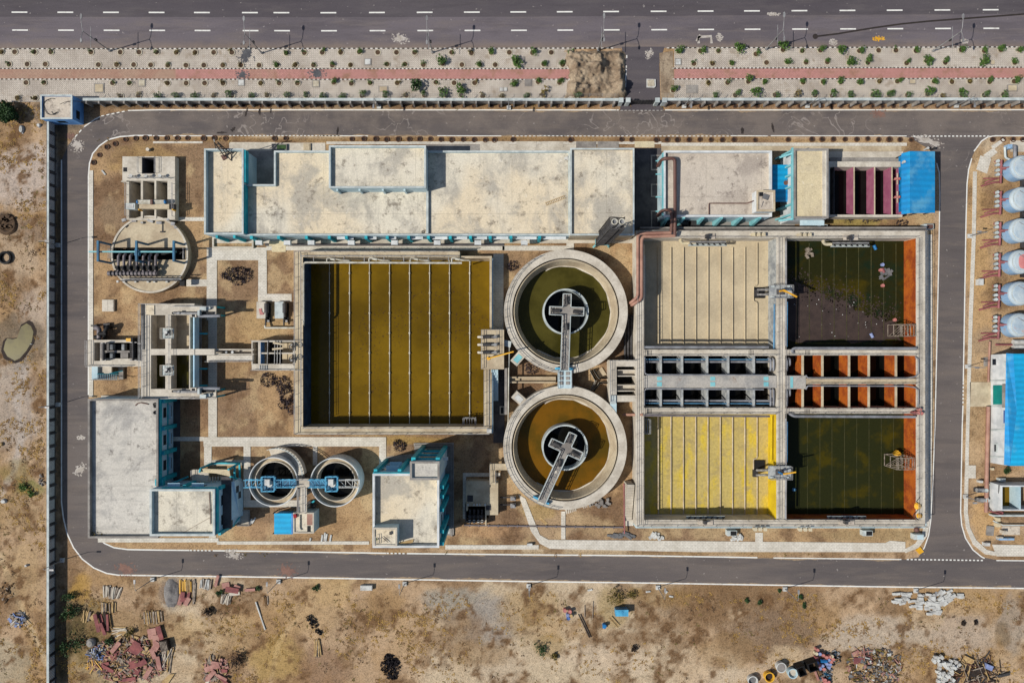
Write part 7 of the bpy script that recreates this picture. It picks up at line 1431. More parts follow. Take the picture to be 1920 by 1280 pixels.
# ------------------------------------------------------------------ east block: filter vessels
def vessel(px, py, k, pink):
    x, y, _ = P(px,py,0); r = 2.22
    t = thing('filter_vessel', ('pink-topped' if pink else 'white-topped')+f' blue filter vessel, {nth(k+1)} from the top', 'filter vessel', (x,y,0), 'filter vessels at the east edge')
    part(MB().cyl(x,y,r,.5,2.5,40), 'shell', M['tank_blue'], t); part(MB().lathe(x,y,[(r,2.5),(r*.97,2.75),(r*.86,3.0),(r*.66,3.18),(r*.35,3.28),(.01,3.3)],40), 'dome', M['tank_white'], t)
    m = MB()
    for i in range(4): a = .785+i*1.57; m.beam((x+1.7*math.cos(a),y+1.7*math.sin(a),-.05),(x+1.7*math.cos(a),y+1.7*math.sin(a),.6),.3)
    part(m, 'leg', M['tank_blue'], t); m = MB(); m.lathe(x,y,[(r*.85,3.03),(r*.85,3.07),(r*.78,3.1)],40); part(m, 'weld_seam', M['coping'], t)
    if pink: part(MB().lathe(x+.25,y,[(1.35,3.215),(1.0,3.29),(.01,3.345)],24), 'pink_patch', M['tank_pink'], t)
    part(MB().cyl(x+1.25,y-.1,.32,2.9,3.6,14).cyl(x+1.25,y-.1,.4,3.6,3.68,14), 'manhole', M['black'] if k != 1 else M['roof_cream'], t); part(MB().tube([(x-.7,y+1.4,3.15),(x+1.0,y+.2,3.5)], .07, 6).tube([(x+.6,y-.4,3.4),(x+1.1,y-.1,3.5)], .06, 6), 'vent_pipe', M['steel'], t)
    part(MB().tube([(x-r-.9,y+.1,1.6),(x-r+.9,y+.1,3.1)], .12, 8).tube([(x-r-.6,y+.1,1.5),(x-r+.1,y+.1,1.5)], .3, 10), 'inlet_pipe', M['pipe_red'], t)
    g = 'pipework in front of the filter vessels'; p = thing('valve_manifold', f'red and grey valve manifold before the {nth(k+1)} filter vessel from the top', 'pipework', (x-r-1.2,y,0), g); xx = x-r
    part(MB().tube([(xx-.55,y+1.7,1.2),(xx-.55,y-2.6,1.0)], .22, 10), 'header', M['pipe_red'], p)
    for j,dy_ in enumerate((1.5,.8,-.2,-1.0)): part(MB().tube([(xx-1.6,y+dy_,1.0),(xx-.3,y+dy_,1.1)], .2, 8), 'branch', M['pipe_red'] if j in (0,) else M['pipe_grey'], p); part(MB().cyl(xx-1.3,y+dy_,.3,1.1,1.5,10), 'valve', M['coping'], p)
    part(MB().bent([(xx-.4,y-2.3,.8),(xx-1.6,y-2.3,.6),(xx-3.6,y-2.9,.1)], .17, 8).bent([(xx-1.0,y-1.6,.6),(xx-2.4,y-2.0,.5),(xx-2.9,y-2.3,.1)], .15, 8).tube([(xx-.5,y-1.5,.5),(xx-3.2,y-1.45,.15)], .12, 8), 'drain_pipe', M['pipe_red'], p)
for k, py in enumerate((320.5,378.5,436,494,552,610)): vessel(1898-k*.9-1.4,py,k,k == 3)
pipe([P(1897,274,1.4),P(1903,274,1.5),P(1903,296,1.4)], .3, 'pipe_grey', 'grey inlet pipe bend above the first filter vessel'); pipe([P(1884,276,1.2),P(1885,296,1.0),P(1900,302,1)], .2, 'coping', 'pale branch pipe left of the grey inlet bend')
solo(MB().box(X(1882),Y(282),0,X(1890),Y(274),1.2).cyl(X(1886),Y(278),.3,1.2,1.6,10), 'valve_box', M['tank_blue'], 'light blue valve box above the first filter vessel', 'box'); slab(rc(1894,264,1990,285), .1, 'paved_apron', 'conc')
m = MB()
for y in (350,405,455,510): m.box(X(1912),Y(y+10),0,X(1919),Y(y-12),.5)
solo(m, 'cable_trench', M['steel_dark'], 'dark cable trench cover pieces behind the filter vessels', 'trench cover')
solo(MB().box(X(1829),Y(535),0,X(1837),Y(524),.9).box(X(1829)-.05,Y(535)-.05,.9,X(1837)+.05,Y(524)+.05,1.0), 'meter_box', M['block'], 'white meter box beside the east footpath', 'box')
for k,py in enumerate((835,844)): solo(MB().tube([(X(1895),Y(py-204+10),.6),(X(1925),Y(py-204+10),.6)], .45, 12), 'white_pipe', M['block'], ('upper','lower')[k]+' thick white pipe piece below the last filter vessel', 'pipe', 'thick white pipes below the last filter vessel')
pipe([P(1867,646,.4),P(1880,646,.4),P(1940,646.5,.4)], .17, 'pipe_red', 'thin red pipe above the azure-roofed building')
# white building with an azure roof
t = thing('backwash_building', 'white-walled building with azure roof and teal shutter', 'building', P(1900,765,0)); z = 3.9
xw, ya, yb = X(1857,0)-.0, Y(664,0)-.1, Y(868,0)+.1
m = MB(); m.idx([(xw,yb,-.05),(xw,ya,-.05),(X(1888,z),Y(663,z),z),(X(1885,z),Y(872,z),z),(103,yb,-.05),(103,ya,-.05),(103,Y(663,z),z),(103,Y(872,z),z)],[(0,1,2,3),(4,7,6,5),(1,5,6,2),(0,3,7,4),(3,2,6,7)]); part(m, 'wall', M['wall_white'], t)
zr_ = 4.0; zp = 6.4; e = [P(1886.5,662,zr_),P(1882.5,871,zr_)]; rg = [P(1900,663,zr_+.7),P(1906.5,770,zp),P(1894,873,zr_+.5)]
m = MB(); m.face([e[0],e[1],rg[2],rg[1]]).face([e[0],rg[1],rg[0]]); m.mi = 1; m.face([rg[0],rg[1],(118,rg[1][1],zp),(118,rg[0][1],zr_)]); m.face([rg[1],rg[2],(118,rg[2][1],zr_),(118,rg[1][1],zp)])
m.mi = 0; m.face([rg[2],e[1],(e[1][0],e[1][1],3.8),(118,e[1][1],3.8),(118,rg[2][1],zr_)]); part(m, 'roof', [M['roof_azure'],M['roof_cyan']], t)
ln = lambda f, py: (xw+(X(1886,z)-xw)*f, Y(py,z*f), z*f)
def onwall(a, b, f0, f1, mat, nm, off=.03):
    q = [ln(f0,a),ln(f0,b),ln(f1,b),ln(f1,a)]; d = Vector((-z, 0, X(1886,z)-xw)).normalized()*off
    v = [Vector(p)+d for p in q]+[Vector(p)-d for p in q]; part(MB().idx(v,[(0,1,2,3),(7,6,5,4),(0,4,5,1),(1,5,6,2),(2,6,7,3),(3,7,4,0)]), nm, M[mat], t)
onwall(722,758,.18,.78,'shutter','roller_shutter'); onwall(720,764,.8,.98,'conc_grey','door_canopy',.12)
for py in (714,761.5,806,856): onwall(py-1.6,py+1.6,.02,.97,'coping','pilaster',.08)
onwall(673,684,.14,.36,'glass','window'); onwall(678,686,.86,.98,'coping','vent'); onwall(830,848,.3,.5,'coping','window_hood',.1); onwall(833,846,.3,.4,'glass','window',.13); onwall(797,804,.8,.95,'coping','vent'); onwall(769,793,.86,.97,'drum_blue','sign_board',.05)
solo(MB().ob(X(1852),Y(678),-.05,.12,1.6,1.7), 'door_slab', M['conc_grey'], 'grey slab before the upper door of the azure-roofed building', 'slab')
pipe([P(1856,640,.5),P(1853.5,700,.5),P(1853.3,716,.5)], .2, 'pipe_salmon', 'short pinkish pipe left of the white wall, above the shutter drive'); pipe([P(1853,762,.6),P(1851,850,.6),P(1850,900,.7),P(1849,960,.8)], .36, 'pipe_salmon', 'long pinkish main running south along the white wall')
solo(MB().box(X(1855),Y(880),0,X(1860),Y(876),.6), 'white_post_box', M['roof_cream'], 'small cream box below the azure-roofed building', 'box')
# backwash tank
z = 3.2; t = thing('backwash_tank', 'small white-walled tank with brown water south of the azure roof', 'tank', P(1895,932,0)); xa = X(1856,0)
m = MB(); o4 = [(X(1877,z),Y(909.5,z)),(109,Y(909.5,z)),(109,Y(957,z)),(X(1877,z),Y(957,z))]; wallring(m, o4, .25, -.05, z); m.idx([(xa,Y(958,0),-.05),(xa,Y(905,0),-.05),(o4[0][0]+.002,o4[0][1],z-.02),(o4[3][0]+.002,o4[3][1],z-.02)],[(0,1,2,3)]); part(m, 'wall', M['wall_white'], t)
part(MB().box(X(1912,z),Y(957,z)+.26,0,X(1914,z),Y(909.5,z)-.26,z-.01), 'partition', M['wall_pale'], t); part(MB().box(o4[0][0]+.3,o4[3][1]+.3,.1,X(1912,z),o4[0][1]-.3,.6), 'water', M['water_gold'], t)
part(MB().tube([P(1873,909,z),P(1872,935,2)],.08,6), 'level_pipe', M['steel_dark'], t)
for k,(px,py) in enumerate(((1835,917),(1837,935))):
    x,y,_ = P(px,py,0); p = thing('backwash_pump', ('upper','lower')[k]+' grey pump set left of the pinkish main', 'pump', (x,y,0), 'backwash pumps'); part(MB().tube([(x-.9,y,.8),(x+.3,y,.8)],.42,12), 'motor', M['steel'], p); part(MB().box(x-1,y-.4,-.05,x+1.1,y+.4,.35), 'base', M['steel_dark'], p); part(MB().cyl(x+.7,y,.4,.35,1.1,12), 'casing', M['coping'], p)
pipe([P(1850,955,.8),P(1858,958,.8),P(1878,964,.8),P(1881,960,.8),P(1868,957,.8)], .14, 'pipe_red', 'pink looped pipe below the small white tank'); m = MB(); m.pb(1862,965,1990,968,-.05,1.2); m.beam(P(1862,976,.6),P(1880,984,.6),.2); m.beam(P(1880,984,.6),P(1930,984,.6),.2); solo(m, 'frame_wall', M['coping'], 'thin pale frame beneath the small white tank', 'frame')
for k,(px,py,w,h,mt) in enumerate(((1863,972,8,7,'roof_cream'),(1863,982,8,7,'roof_cream'),(1874,995,8,6,'conc'),(1867,1006,9,4,'conc'),(1841,1018,10,6,'block'),(1831,901,6,4,'block'),(1845,906,6,3,'roof_cream'),(1868,898,12,6,'coping'))): solo(MB().box(X(px),Y(py+h/2),0,X(px)+w*.1,Y(py-h/2),.7+.1*(k%3)).box(X(px)+.1,Y(py+h/2)+.1,.7+.1*(k%3),X(px)+w*.1-.1,Y(py-h/2)-.1,.78+.1*(k%3)), 'equipment_box', M[mt], ('cream box upper of two beside the looped pipe','cream box lower of two beside the looped pipe','pale box on the lower trench edge','flat pale box just below the trench edge','white sloping box at the south end of the east block','small white box above the upper pump set','small cream box beside the pinkish main','pale blue box north of the small white tank')[k], 'box')
solo(MB().ob(X(1855),Y(994),0,.3,1.3,1.8,-.1), 'slab', M['conc_grey'], 'grey ribbed slab left of the lower trench', 'slab'); slab(rc(1878,986,1912,1002), .06, 'paved_apron', 'roof_pink'); solo(MB().box(X(1868),Y(1010),0,X(1896),Y(1006.5),.8), 'low_wall', M['tank_blue'], 'low pale blue wall at the south end of the east block', 'wall')
# ------------------------------------------------------------------ open ground: trees, scrub, grass
def tree(px, py, r, h, lb, n=3000):
    x, y, _ = P(px,py,0); t = thing('bush_tree', lb, 'tree', (x,y,0)); m = MB()
    for i in range(7): a = i*.9; m.tube([(x,y,0),(x+.3*r*math.cos(a),y+.3*r*math.sin(a),h*.45),(x+.7*r*math.cos(a),y+.7*r*math.sin(a),h*.75)], .07, 5)
    part(m, 'trunk', M['bark'], t); m = MB()
    for _ in range(16):
        a, d, q = R(0,6.28), r*R(.1,.75), r*R(.25,.42); leaves(m,(x+d*math.cos(a),y+d*math.sin(a),h*R(.5,.9)),(q,q,q*.7),n//16,.4)
    part(m, 'crown', M['leaf_dark'], t)
tree(29,211,2.7,2.6,'round dark green bush tree beside the guard tower')
for k,(px,py,r,mt,lb) in enumerate(((134,1113,1.3,'leaf_dark','dark green bush in the wall shade, uppermost of the row'),(140,1140,1.5,'leaf_dark','dark green bush in the wall shade, second of the row'),(130,1150,1.6,'leaf_dark','dark bush closest to the wall, third of the row'),(145,1200,1.7,'leaf_dark','green bush at the shade edge near the scrap heap'),(128,1215,1.5,'leaf_dark','dark bush low in the wall shade'),(205,1197,1.1,'leaf_dark','green bush between the splayed sticks and red boards'),(246,1183,1.0,'leaf_dry','olive bush beside the splayed sticks'),(1012,1212,1.35,'leaf_dark','round green bush in the open field'),(1040,1228,.9,'leaf_dry','olive bush right of the round green field bush'),(1152,1113,1.8,'leaf_dry','tall olive bush behind the light blue box'),(1185,1113,1.0,'leaf_dry','olive bush right of the tall olive bush'),
    (593,1100,.6,'leaf_dark','small green bush near the tyre tracks'),(485,1101,.5,'leaf_dark','small green tuft left of the tyre tracks'),(392,1146,1.1,'soil_dark','dark dead bush beside the pole litter'),(445,1234,1.6,'soil_dark','large dark dead bush right of the red board scrap'),(413,1109,.7,'leaf_dark','green bush at the foot of the red board shack'),(1500,1117,.5,'leaf_dark','right-hand green weed near the lamp post'),(1507,1133,.5,'leaf_dark','lower green weed near the lamp post'),(1461,1105,.4,'leaf_dark','left-hand green weed near the lamp post'),(1190,1212,.8,'soil_dark','round dark tumbleweed in the sandy field'),(1400,1124,.5,'leaf_dark','small dark green tuft in the scrub, left of its twin'),(1423,1128,.5,'leaf_dark','small dark green tuft in the scrub, right of its twin'),(1885,881,.8,'leaf_dark','green weed below the azure roof'),(1803,1166,.5,'soil_dark','small dark bush right of the kerb block heap'),(1828,1165,.5,'soil_dark','dark tuft far right in the open ground'),(46,912,.9,'leaf','green weeds along a damp hollow west of the wall'),(60,923,.8,'leaf','second green weeds lower in the damp hollow'))):
    m = MB(); bushy(m,(X(px),Y(py),gz(X(px),Y(py))),r,r*.9,int(90+130*r),.3,6); solo(m, 'bush', [M[mt],M['bark']], lb, 'bush')
def tufts(n, name, mats, dens, lb, hb, seed, spread=.5):
    rs = np.random.RandomState(seed); m = MB(); px = rs.uniform(-10,1930,n*6); py = rs.uniform(180,1290,n*6); x = (px-960)*.1; y = (640-py)*.1
    d = dens(px,py,x,y); k = rs.rand(n*6) < d; px,py,x,y = px[k][:n],py[k][:n],x[k][:n],y[k][:n]; zz = relief(x,y)
    for i in range(len(x)):
        m.mi = rs.randint(len(mats))
        for _ in range(6):
            a = rs.uniform(0,6.28); l = rs.uniform(.1,.3)*spread*2; w = .06+.06*rs.rand(); ca, sa = math.cos(a), math.sin(a); q = (x[i]+rs.uniform(-.25,.25), y[i]+rs.uniform(-.25,.25))
            m.face([(q[0]-sa*w,q[1]+ca*w,zz[i]),(q[0]+sa*w,q[1]-ca*w,zz[i]),(q[0]+ca*l,q[1]+sa*l,zz[i]+hb*rs.uniform(.4,1))])
    o = tag(m.build(name, [M[q] for q in mats], None, (0,0,0)), lb, name.replace('_',' ')); o['kind'] = 'stuff'
out = lambda px,py: ((py > 1106+.004*px) | (px < 84)).astype(float)
def d1(px,py,x,y): return out(px,py)*sst(.46,.6,fbm(x,y,6,4,101))*sst(.35,.6,fbm(x,y,1.6,3,102))*(1-.75*sst(.5,.66,fbm(x,y,22,4,60)))
def d2(px,py,x,y): return out(px,py)*sst(.5,.62,fbm(x,y,5,4,111))*sst(.45,.6,fbm(x,y,1.2,3,112))*(1-.6*sst(.5,.66,fbm(x,y,22,4,60)))
def d3(px,py,x,y):
    v = (((py > 258) & (py < 266) & (px > 170) & (px < 1720)) | ((py > 195) & (py < 205) & (px > 200)) | ((py > 1036) & (py < 1042) & (px > 400) & (px < 1720))).astype(float)*.8
    return v*sst(.4,.6,fbm(x,y,2.5,3,121))
tufts(15000,'dry_grass',['straw','straw','straw_brown'],d1,'dry straw-coloured grass over the open ground',.16,5,.6)
tufts(6500,'brown_weeds',['straw_brown','straw_brown','leaf_dry','soil'],d2,'dark brown dead weeds in patches of the open ground',.14,6,.55)
tufts(1800,'verge_weeds',['straw_brown','leaf_dry','straw'],d3,'low weeds along the verges of the inner road',.25,7,.45)
# ------------------------------------------------------------------ west field
cx,cy = X(35),Y(640); pts = [(7,655),(10,641),(14,634),(24,636),(32,634),(36,622),(40,612),(50,606),(58,611),(63,622),(60,640),(50,657),(38,671),(28,676),(14,668)]
struct(MB().sheet([[(X(35)+(a-X(35))*1.2+R(-.2,.2),Y(640)+(b-Y(640))*1.17+R(-.2,.2)) for a,b in xy(pts)]], .045+max(gz(X(a),Y(b)) for a,b in pts)), 'mud_bank', M['soil_dark']); struct(MB().sheet([[tuple(p) for p in xy(pts)]], .07+max(gz(X(a),Y(b)) for a,b in pts)), 'pond', M['pond'])
m = MB(); m.lathe(X(12),Y(483.5),[(1.05,.02),(1.25,.25),(1.2,.5),(.95,.55),(.8,.4),(.78,.05)],28); solo(m, 'big_tyre', M['black'], 'big black tyre lying in the sandy west field', 'tyre')
m = MB(); m.lathe(X(13),Y(421),[(2.0,0),(1.7,.3),(1.3,.32),(1.0,.1),(.3,.05),(.01,.05)],22); [m.ob(X(13)+R(-1.2,1.2),Y(421)+R(-1.6,1.6),.1,.5,R(.3,.9),R(.3,.6),R(0,3)) for _ in range(12)]; solo(m, 'soil_mound', M['soil'], 'ring of dark dug soil in the west field above the tyre', 'soil heap')
for k,(px,py,w,h,a,lb) in enumerate(((41,243,.9,1.9,.5,'long white rock below the bush tree'),(74,236,.8,.9,.2,'greyish rock beside the west wall top'),(51,1059,.8,.6,.6,'white oval rock in the lower west field'),(8,939,1.3,1.0,0,'white rock at the left edge of the field'),(4,832,.6,.9,.4,'yellowish rock at the very left edge'),(60,645,.6,.2,.6,'white scrap floating at the pond edge'))):
    x,y = X(px),Y(py); zz = gz(x,y); m = MB(); n = 9; m.idx([(x+w/2*math.cos(i*.7+a)*R(.8,1.1),y+h/2*math.sin(i*.7+a)*R(.8,1.1),zz-.05) for i in range(n)]+[(x+w/3*math.cos(i*.7+a),y+h/3*math.sin(i*.7+a),zz+.35+R(0,.15)) for i in range(n)],[tuple(range(n,2*n))]+[(i,(i+1)%n,(i+1)%n+n,i+n) for i in range(n)]); solo(m, 'rock', M['block'] if k != 4 else M['wood_tan'], lb, 'rock')
def heap(c, r, n, mats, name, lb, cat, sz=(.2,1.2), zmax=.8, flat=.35, stuff=True):
    m = MB()
    for _ in range(n):
        m.mi = random.randrange(len(mats)); a = R(0,6.28); q = R(0,1)**.6; x, y = X(c[0]+r[0]*q*math.cos(a)), Y(c[1]+r[1]*q*math.sin(a)); z = gz(x,y)+R(0,zmax)*(1-q); L = R(*sz)
        if random.random() < flat: m.ob(x,y,z-.02,z+R(.04,.2),L,L*R(.35,.8),R(0,3.14),R(-.2,.2))
        else: b = R(0,6.28); m.beam((x-L/1.6*math.cos(b),y-L/1.6*math.sin(b),z+R(.05,.3)),(x+L/1.6*math.cos(b),y+L/1.6*math.sin(b),z+R(.05,.3)),R(.06,.16))
    o = tag(m.build(name, [M[q] for q in mats], None, (X(c[0]),Y(c[1]),0)), lb, cat); o['kind'] = 'stuff'
heap((38,1160),(20,14),46,['tarp_grey','block','drum_blue','wood_grey'],'rubbish_heap','small blue and grey rubbish heap in the lower west field','rubbish')
heap((15,1110),(14,20),26,['soil','straw_brown','wood_grey'],'earth_bank','dark clods along a track in the lower west field','clods',(.3,1),.4)
heap((80,900),(8,10),16,['tarp_grey','wood_grey'],'rubbish_heap','rubbish at the west wall beside the weeds','rubbish',(.2,.7),.3)
# ------------------------------------------------------------------ scrapyard in the south-west corner
PLK = {}
def plank_mesh(mat):
    if mat not in PLK: PLK[mat] = MB().box(-.5,-.5,0,.5,.5,1).build('plank', M[mat]); d = PLK[mat].data; bpy.data.objects.remove(PLK[mat]); PLK[mat] = d
    return PLK[mat]
def plank(x, y, z, L, w, h, a, mat, name, lb, cat, group, tilt=0):
    o = bpy.data.objects.new(name, plank_mesh(mat)); COL.objects.link(o); o.location = (x,y,z); o.rotation_euler = (0,tilt,a); o.scale = (L,w,h); return tag(o, lb, cat, group)
def stack(px, py, w, h, ang, n, mats, lb, jit=.12, splay=0):    # w across, h along the boards (pixels)
    g = 'boards of the '+lb
    for i in range(n):
        u = (i+.5)/n-.5; a = math.radians(ang)+R(-jit,jit)+splay*u; x, y = X(px+u*w*math.sin(math.radians(ang))), Y(py+u*w*math.cos(math.radians(ang)))
        plank(x+R(-.1,.1), y+R(-.15,.15), gz(x,y)+.02+R(0,.35)*(1-abs(u)), h*.1*R(.8,1.1), R(.13,.22), .1, a, random.choice(mats), 'board', 'board in the '+lb, 'board', g)
stack(210,1109,34,22,82,26,['wood_grey','wood_grey','conc'],'fan-shaped stack of weathered grey timbers',.1,-.5); stack(205,1137,28,20,90,14,['wood_tan','wood_grey'],'stack of tan timbers under the grey fan',.05)
stack(287,1156,34,24,95,18,['wood_grey','wood_tan','wood_tan'],'leaning stack of tan and grey timbers near the lamp post',.07); stack(348,1098,22,24,90,12,['wood_tan','wood_tan','yellow'],'stack of yellowish timbers beside the dark gravel',.04); stack(365,1108,6,44,88,4,['wood_grey'],'four long grey timbers at the right of the yellowish stack',.03)
stack(386,1094,20,18,86,14,['wood_grey','block'],'loose stack of pale sticks below the south road',.2); stack(226,1184,20,26,15,16,['wood_tan','conc','wood_grey'],'splayed fan of pale sticks by the green bush',.2,.9); stack(424,1122,18,18,80,14,['wood_grey','conc'],'bundle of grey sticks under the red board shack',.25)
stack(164,1154,16,22,80,8,['wood_grey','wood_tan'],'thin stack of rough slats left of the red boards',.15); stack(312,1234,20,44,75,14,['wood_tan','conc','wood_grey'],'long splintered planks at the right of the scrap heap',.25); stack(596,1213,10,34,90,8,['wood_grey','wood_tan'],'narrow bundle of grey poles in the open field',.1,.3); stack(498,1125,8,18,95,6,['wood_grey','straw_brown'],'small bundle of poles by the white pole',.2)
def sheets(lst, lb):
    for px,py,L,w,a,mat in lst: x,y = X(px),Y(py); plank(x,y,gz(x,y)+R(.1,.7),L*.1,w*.1,.12,math.radians(a),mat,'formwork_panel','red formwork board '+lb,'board','red boards '+lb,R(-.08,.08))
sheets([(348,1118,20,12,70,'ply_red'),(340,1122,22,8,75,'ply_pink'),(352,1126,16,8,60,'ply_pink'),(345,1113,12,8,85,'ply_red'),(354,1115,14,6,80,'ply_red')],'in the pile beside the dark gravel mound')
sheets([(424,1096,14,10,10,'ply_pink'),(438,1103,24,10,-10,'ply_red'),(446,1099,12,8,-20,'ply_pink'),(440,1112,20,6,5,'conc'),(408,1087,22,5,75,'ply_pink'),(470,1104,20,5,5,'ply_pink')],'in the shack pile below the south road')
sheets([(185,1165,34,7,105,'ply_red'),(193,1168,36,6,108,'ply_red'),(200,1160,30,5,100,'soil_dark'),(178,1154,12,9,50,'wood_tan'),(196,1176,24,6,112,'ply_red'),(205,1164,30,4,95,'ply_red')],'in the pile beside the rough slats')
sheets([(287,1186,20,16,100,'ply_pink'),(302,1184,26,9,105,'ply_red'),(295,1196,16,12,95,'ply_pink'),(296,1208,18,12,60,'ply_pink')],'in the tidy pile at the top of the scrap heap')
sheets([(256,1210,22,14,60,'ply_red'),(262,1216,18,10,40,'ply_red'),(220,1210,24,8,50,'ply_pink'),(216,1229,14,12,15,'ply_red'),(205,1250,24,6,-30,'ply_red'),(200,1242,14,6,10,'ply_red'),(258,1240,20,14,20,'ply_red'),(272,1238,14,10,30,'ply_red'),(252,1248,24,7,-20,'ply_red'),(290,1222,20,8,110,'ply_pink'),(300,1240,26,8,100,'ply_pink'),(230,1258,30,8,15,'ply_pink'),(280,1258,26,8,60,'ply_pink'),(245,1270,26,6,10,'ply_red')],'in the big scrap heap of the south-west corner')
sheets([(400,1248,30,10,20,'ply_pink'),(410,1254,36,6,-5,'ply_red'),(398,1262,24,8,50,'ply_pink'),(415,1264,30,5,-25,'ply_pink'),(392,1270,24,6,70,'conc'),(408,1240,20,6,-10,'ply_pink'),(420,1272,26,5,-40,'ply_red')],'in the isolated pile near the bottom edge')
heap((240,1235),(74,44),620,['wood_tan','ply_red','ply_pink','wood_grey','wood_grey','steel_dark','wood_tan','soil','straw_brown'],'timber_rubble','loose splintered timber strewn over the scrap heap','timber rubble',(.25,1.6),.8,.2)
heap((185,1225),(20,14),70,['steel_dark','tarp_grey','drum_blue','block'],'wire_heap','tangle of dark wire and blue plastic at the scrap heap','wire tangle',(.3,1.2),.9,.2); heap((405,1255),(24,24),90,['ply_pink','wood_tan','wood_grey'],'timber_rubble','splinters round the isolated pile near the bottom edge','timber rubble',(.4,1.8),.5,.2)
heap((190,1245),(26,10),50,['wood_tan','ply_pink','yellow'],'stick_litter','pale sticks fanned out left of the scrap heap','sticks',(.5,2.2),.3,.1)
solo(MB().lathe(X(172),Y(1203),[(.85,0),(.8,.45),(.5,.75),(.01,.85)],18), 'steel_dome', M['conc_grey'], 'grey domed lid left of the scrap heap', 'lid'); solo(MB().prism(xy([(305,1275),(319,1262),(329,1261),(316,1280),(308,1290)]),.25,.33), 'plywood_sheet', M['wood_tan'], 'large tan plywood sheet at the bottom of the scrap heap', 'plywood sheet')
m = MB(); m.ob(X(312),Y(1206),0,1.0,1.5,1.9,.2); m.mi = 1
for i in range(5): m.ob(X(312)-.5+.26*i,Y(1206),1.0,1.06,.12,1.7,.2)
solo(m, 'wooden_crate', [M['soil_dark'],M['wood_grey']], 'grey wooden crate at the right of the red boards', 'crate')
mm('gravel_grey', (134,130,126), (108,104,102), sc=.7, fine=.25, fsc=4, c3=(84,80,80), sc3=1.2)
m = MB(); n = 26; gxp = np.linspace(305,338,n); gyp = np.linspace(1083,1142,n); A,B = np.meshgrid(gxp,gyp,indexing='ij'); rr = ((A-321)/15)**2+((B-1112)/28)**2; rr = rr*(.6+.8*fbm(A*.1,B*.1,1.5,4,78)); Z = np.maximum(0,1-rr)**.8*(.3+.7*(fbm(A*.1,B*.1,1.0,4,77)-.4)) - .25*(rr > 1)
m.idx([(X(A[i,j]),Y(B[i,j]),Z[i,j]+gz(X(A[i,j]),Y(B[i,j]))-.02) for i in range(n) for j in range(n)],[(i*n+j,i*n+j+1,(i+1)*n+j+1,(i+1)*n+j) for i in range(n-1) for j in range(n-1)],True); solo(m, 'gravel_mound', M['gravel_grey'], 'dark grey gravel mound beside the yellowish timbers', 'gravel mound')
# loose things in the open field
def pole(a, b, w, mat, lb, cat='pole', name='pole', h=.12): solo(MB().beam((X(a[0]),Y(a[1]),gz(X(a[0]),Y(a[1]))+h),(X(b[0]),Y(b[1]),gz(X(b[0]),Y(b[1]))+h),w), name, M[mat], lb, cat)
pole((480,1127),(498,1179),.22,'block','long white pole lying in the open field'); pole((1084,1150),(1105,1194),.1,'steel_dark','left of two thin dark rods near the drums'); pole((1088,1150),(1108,1193),.1,'steel_dark','right of two thin dark rods near the drums'); pole((1096,1134),(1096,1156),.1,'wood_grey','short upright stick left of the light blue box'); pole((1112,1127),(1111,1158),.1,'wood_grey','long upright stick left of the light blue box')
m = MB()
for dx,dy_,q in ((-6,-8,.55),(-1,-2,.75),(4,4,.7),(2,0,.6),(9,16,.35),(14,20,.4)): leaves(m,(X(590+dx-4),Y(1165+dy_),.25),(q,q,.3),34,.45)
solo(m, 'black_bags', M['black'], 'black plastic bags dumped in the open field', 'bags')
m = MB()
for dx,dy_,q in ((0,-8,1.3),(-6,2,1.4),(7,2,1.3),(0,12,1.5),(-4,-14,.8),(5,18,.9),(8,-6,.8)): leaves(m,(X(733+dx),Y(1246+dy_),.12),(q,q,.16),170,.4)
solo(m, 'burnt_patch', M['char'], 'large burnt black patch near the bottom edge', 'burnt patch')
solo(MB().box(X(677),Y(1104),0,X(699),Y(1095),.7).box(X(677)+.15,Y(1104)+.15,.7,X(699)-.15,Y(1095)-.15,.74), 'concrete_block', M['block'], 'long white concrete block below the south road', 'block')
t = thing('blue_tank', 'light blue box tank standing in the scrub', 'tank', P(1163,1142,0)); part(MB().box(X(1152),Y(1148),0,X(1175),Y(1137),1.5), 'body', M['pipe_blue'], t); part(MB().box(X(1151.4),Y(1148.5),1.5,X(1175.6),Y(1136.5),1.6).cyl(X(1164),Y(1141),.2,1.6,1.66,10), 'lid', M['truss'], t)
ladder((X(1144),Y(1156),.15),(X(1160),Y(1173),.15),.55,9,'wood_tan','short wooden ladder lying below the light blue box',.07)
solo(MB().cyl(X(1132.5),Y(1170),.36,0,.9,14).tube([(X(1132),Y(1175),.4),(X(1133),Y(1170),.4)],.33,12), 'blue_drum', M['valve_blue'], 'bright blue drum left of the short wooden ladder', 'drum')
for k,(px,py,mt) in enumerate(((1058.5,1141,'drum_pink'),(1068,1143,'drum_pink'),(1064,1150,'drum_lid'),(1069.5,1151,'wood_tan'),(1065,1155,'drum_blue'))): x,y = X(px),Y(py); solo(MB().cyl(x,y,.33,0,.9,14).ring(x,y,.35,.27,.9,.94,14), 'oil_drum', M[mt], f'{("pink drum upper left","pink drum upper right","pale lilac drum middle","tan drum middle","blue drum lowest")[k]} in the group of five in the open field', 'drum', 'five drums in the open field')
m = MB()
for px,py in ((1249,1109),(1215,1108),(1106,1105),(1258,1117)): m.ob(X(px),Y(py),.02,.2,R(.4,1),.3,R(0,3))
o = tag(m.build('white_scraps', M['block'], None, m.base()), 'white scraps strewn along the south verge', 'scraps'); o['kind'] = 'stuff'
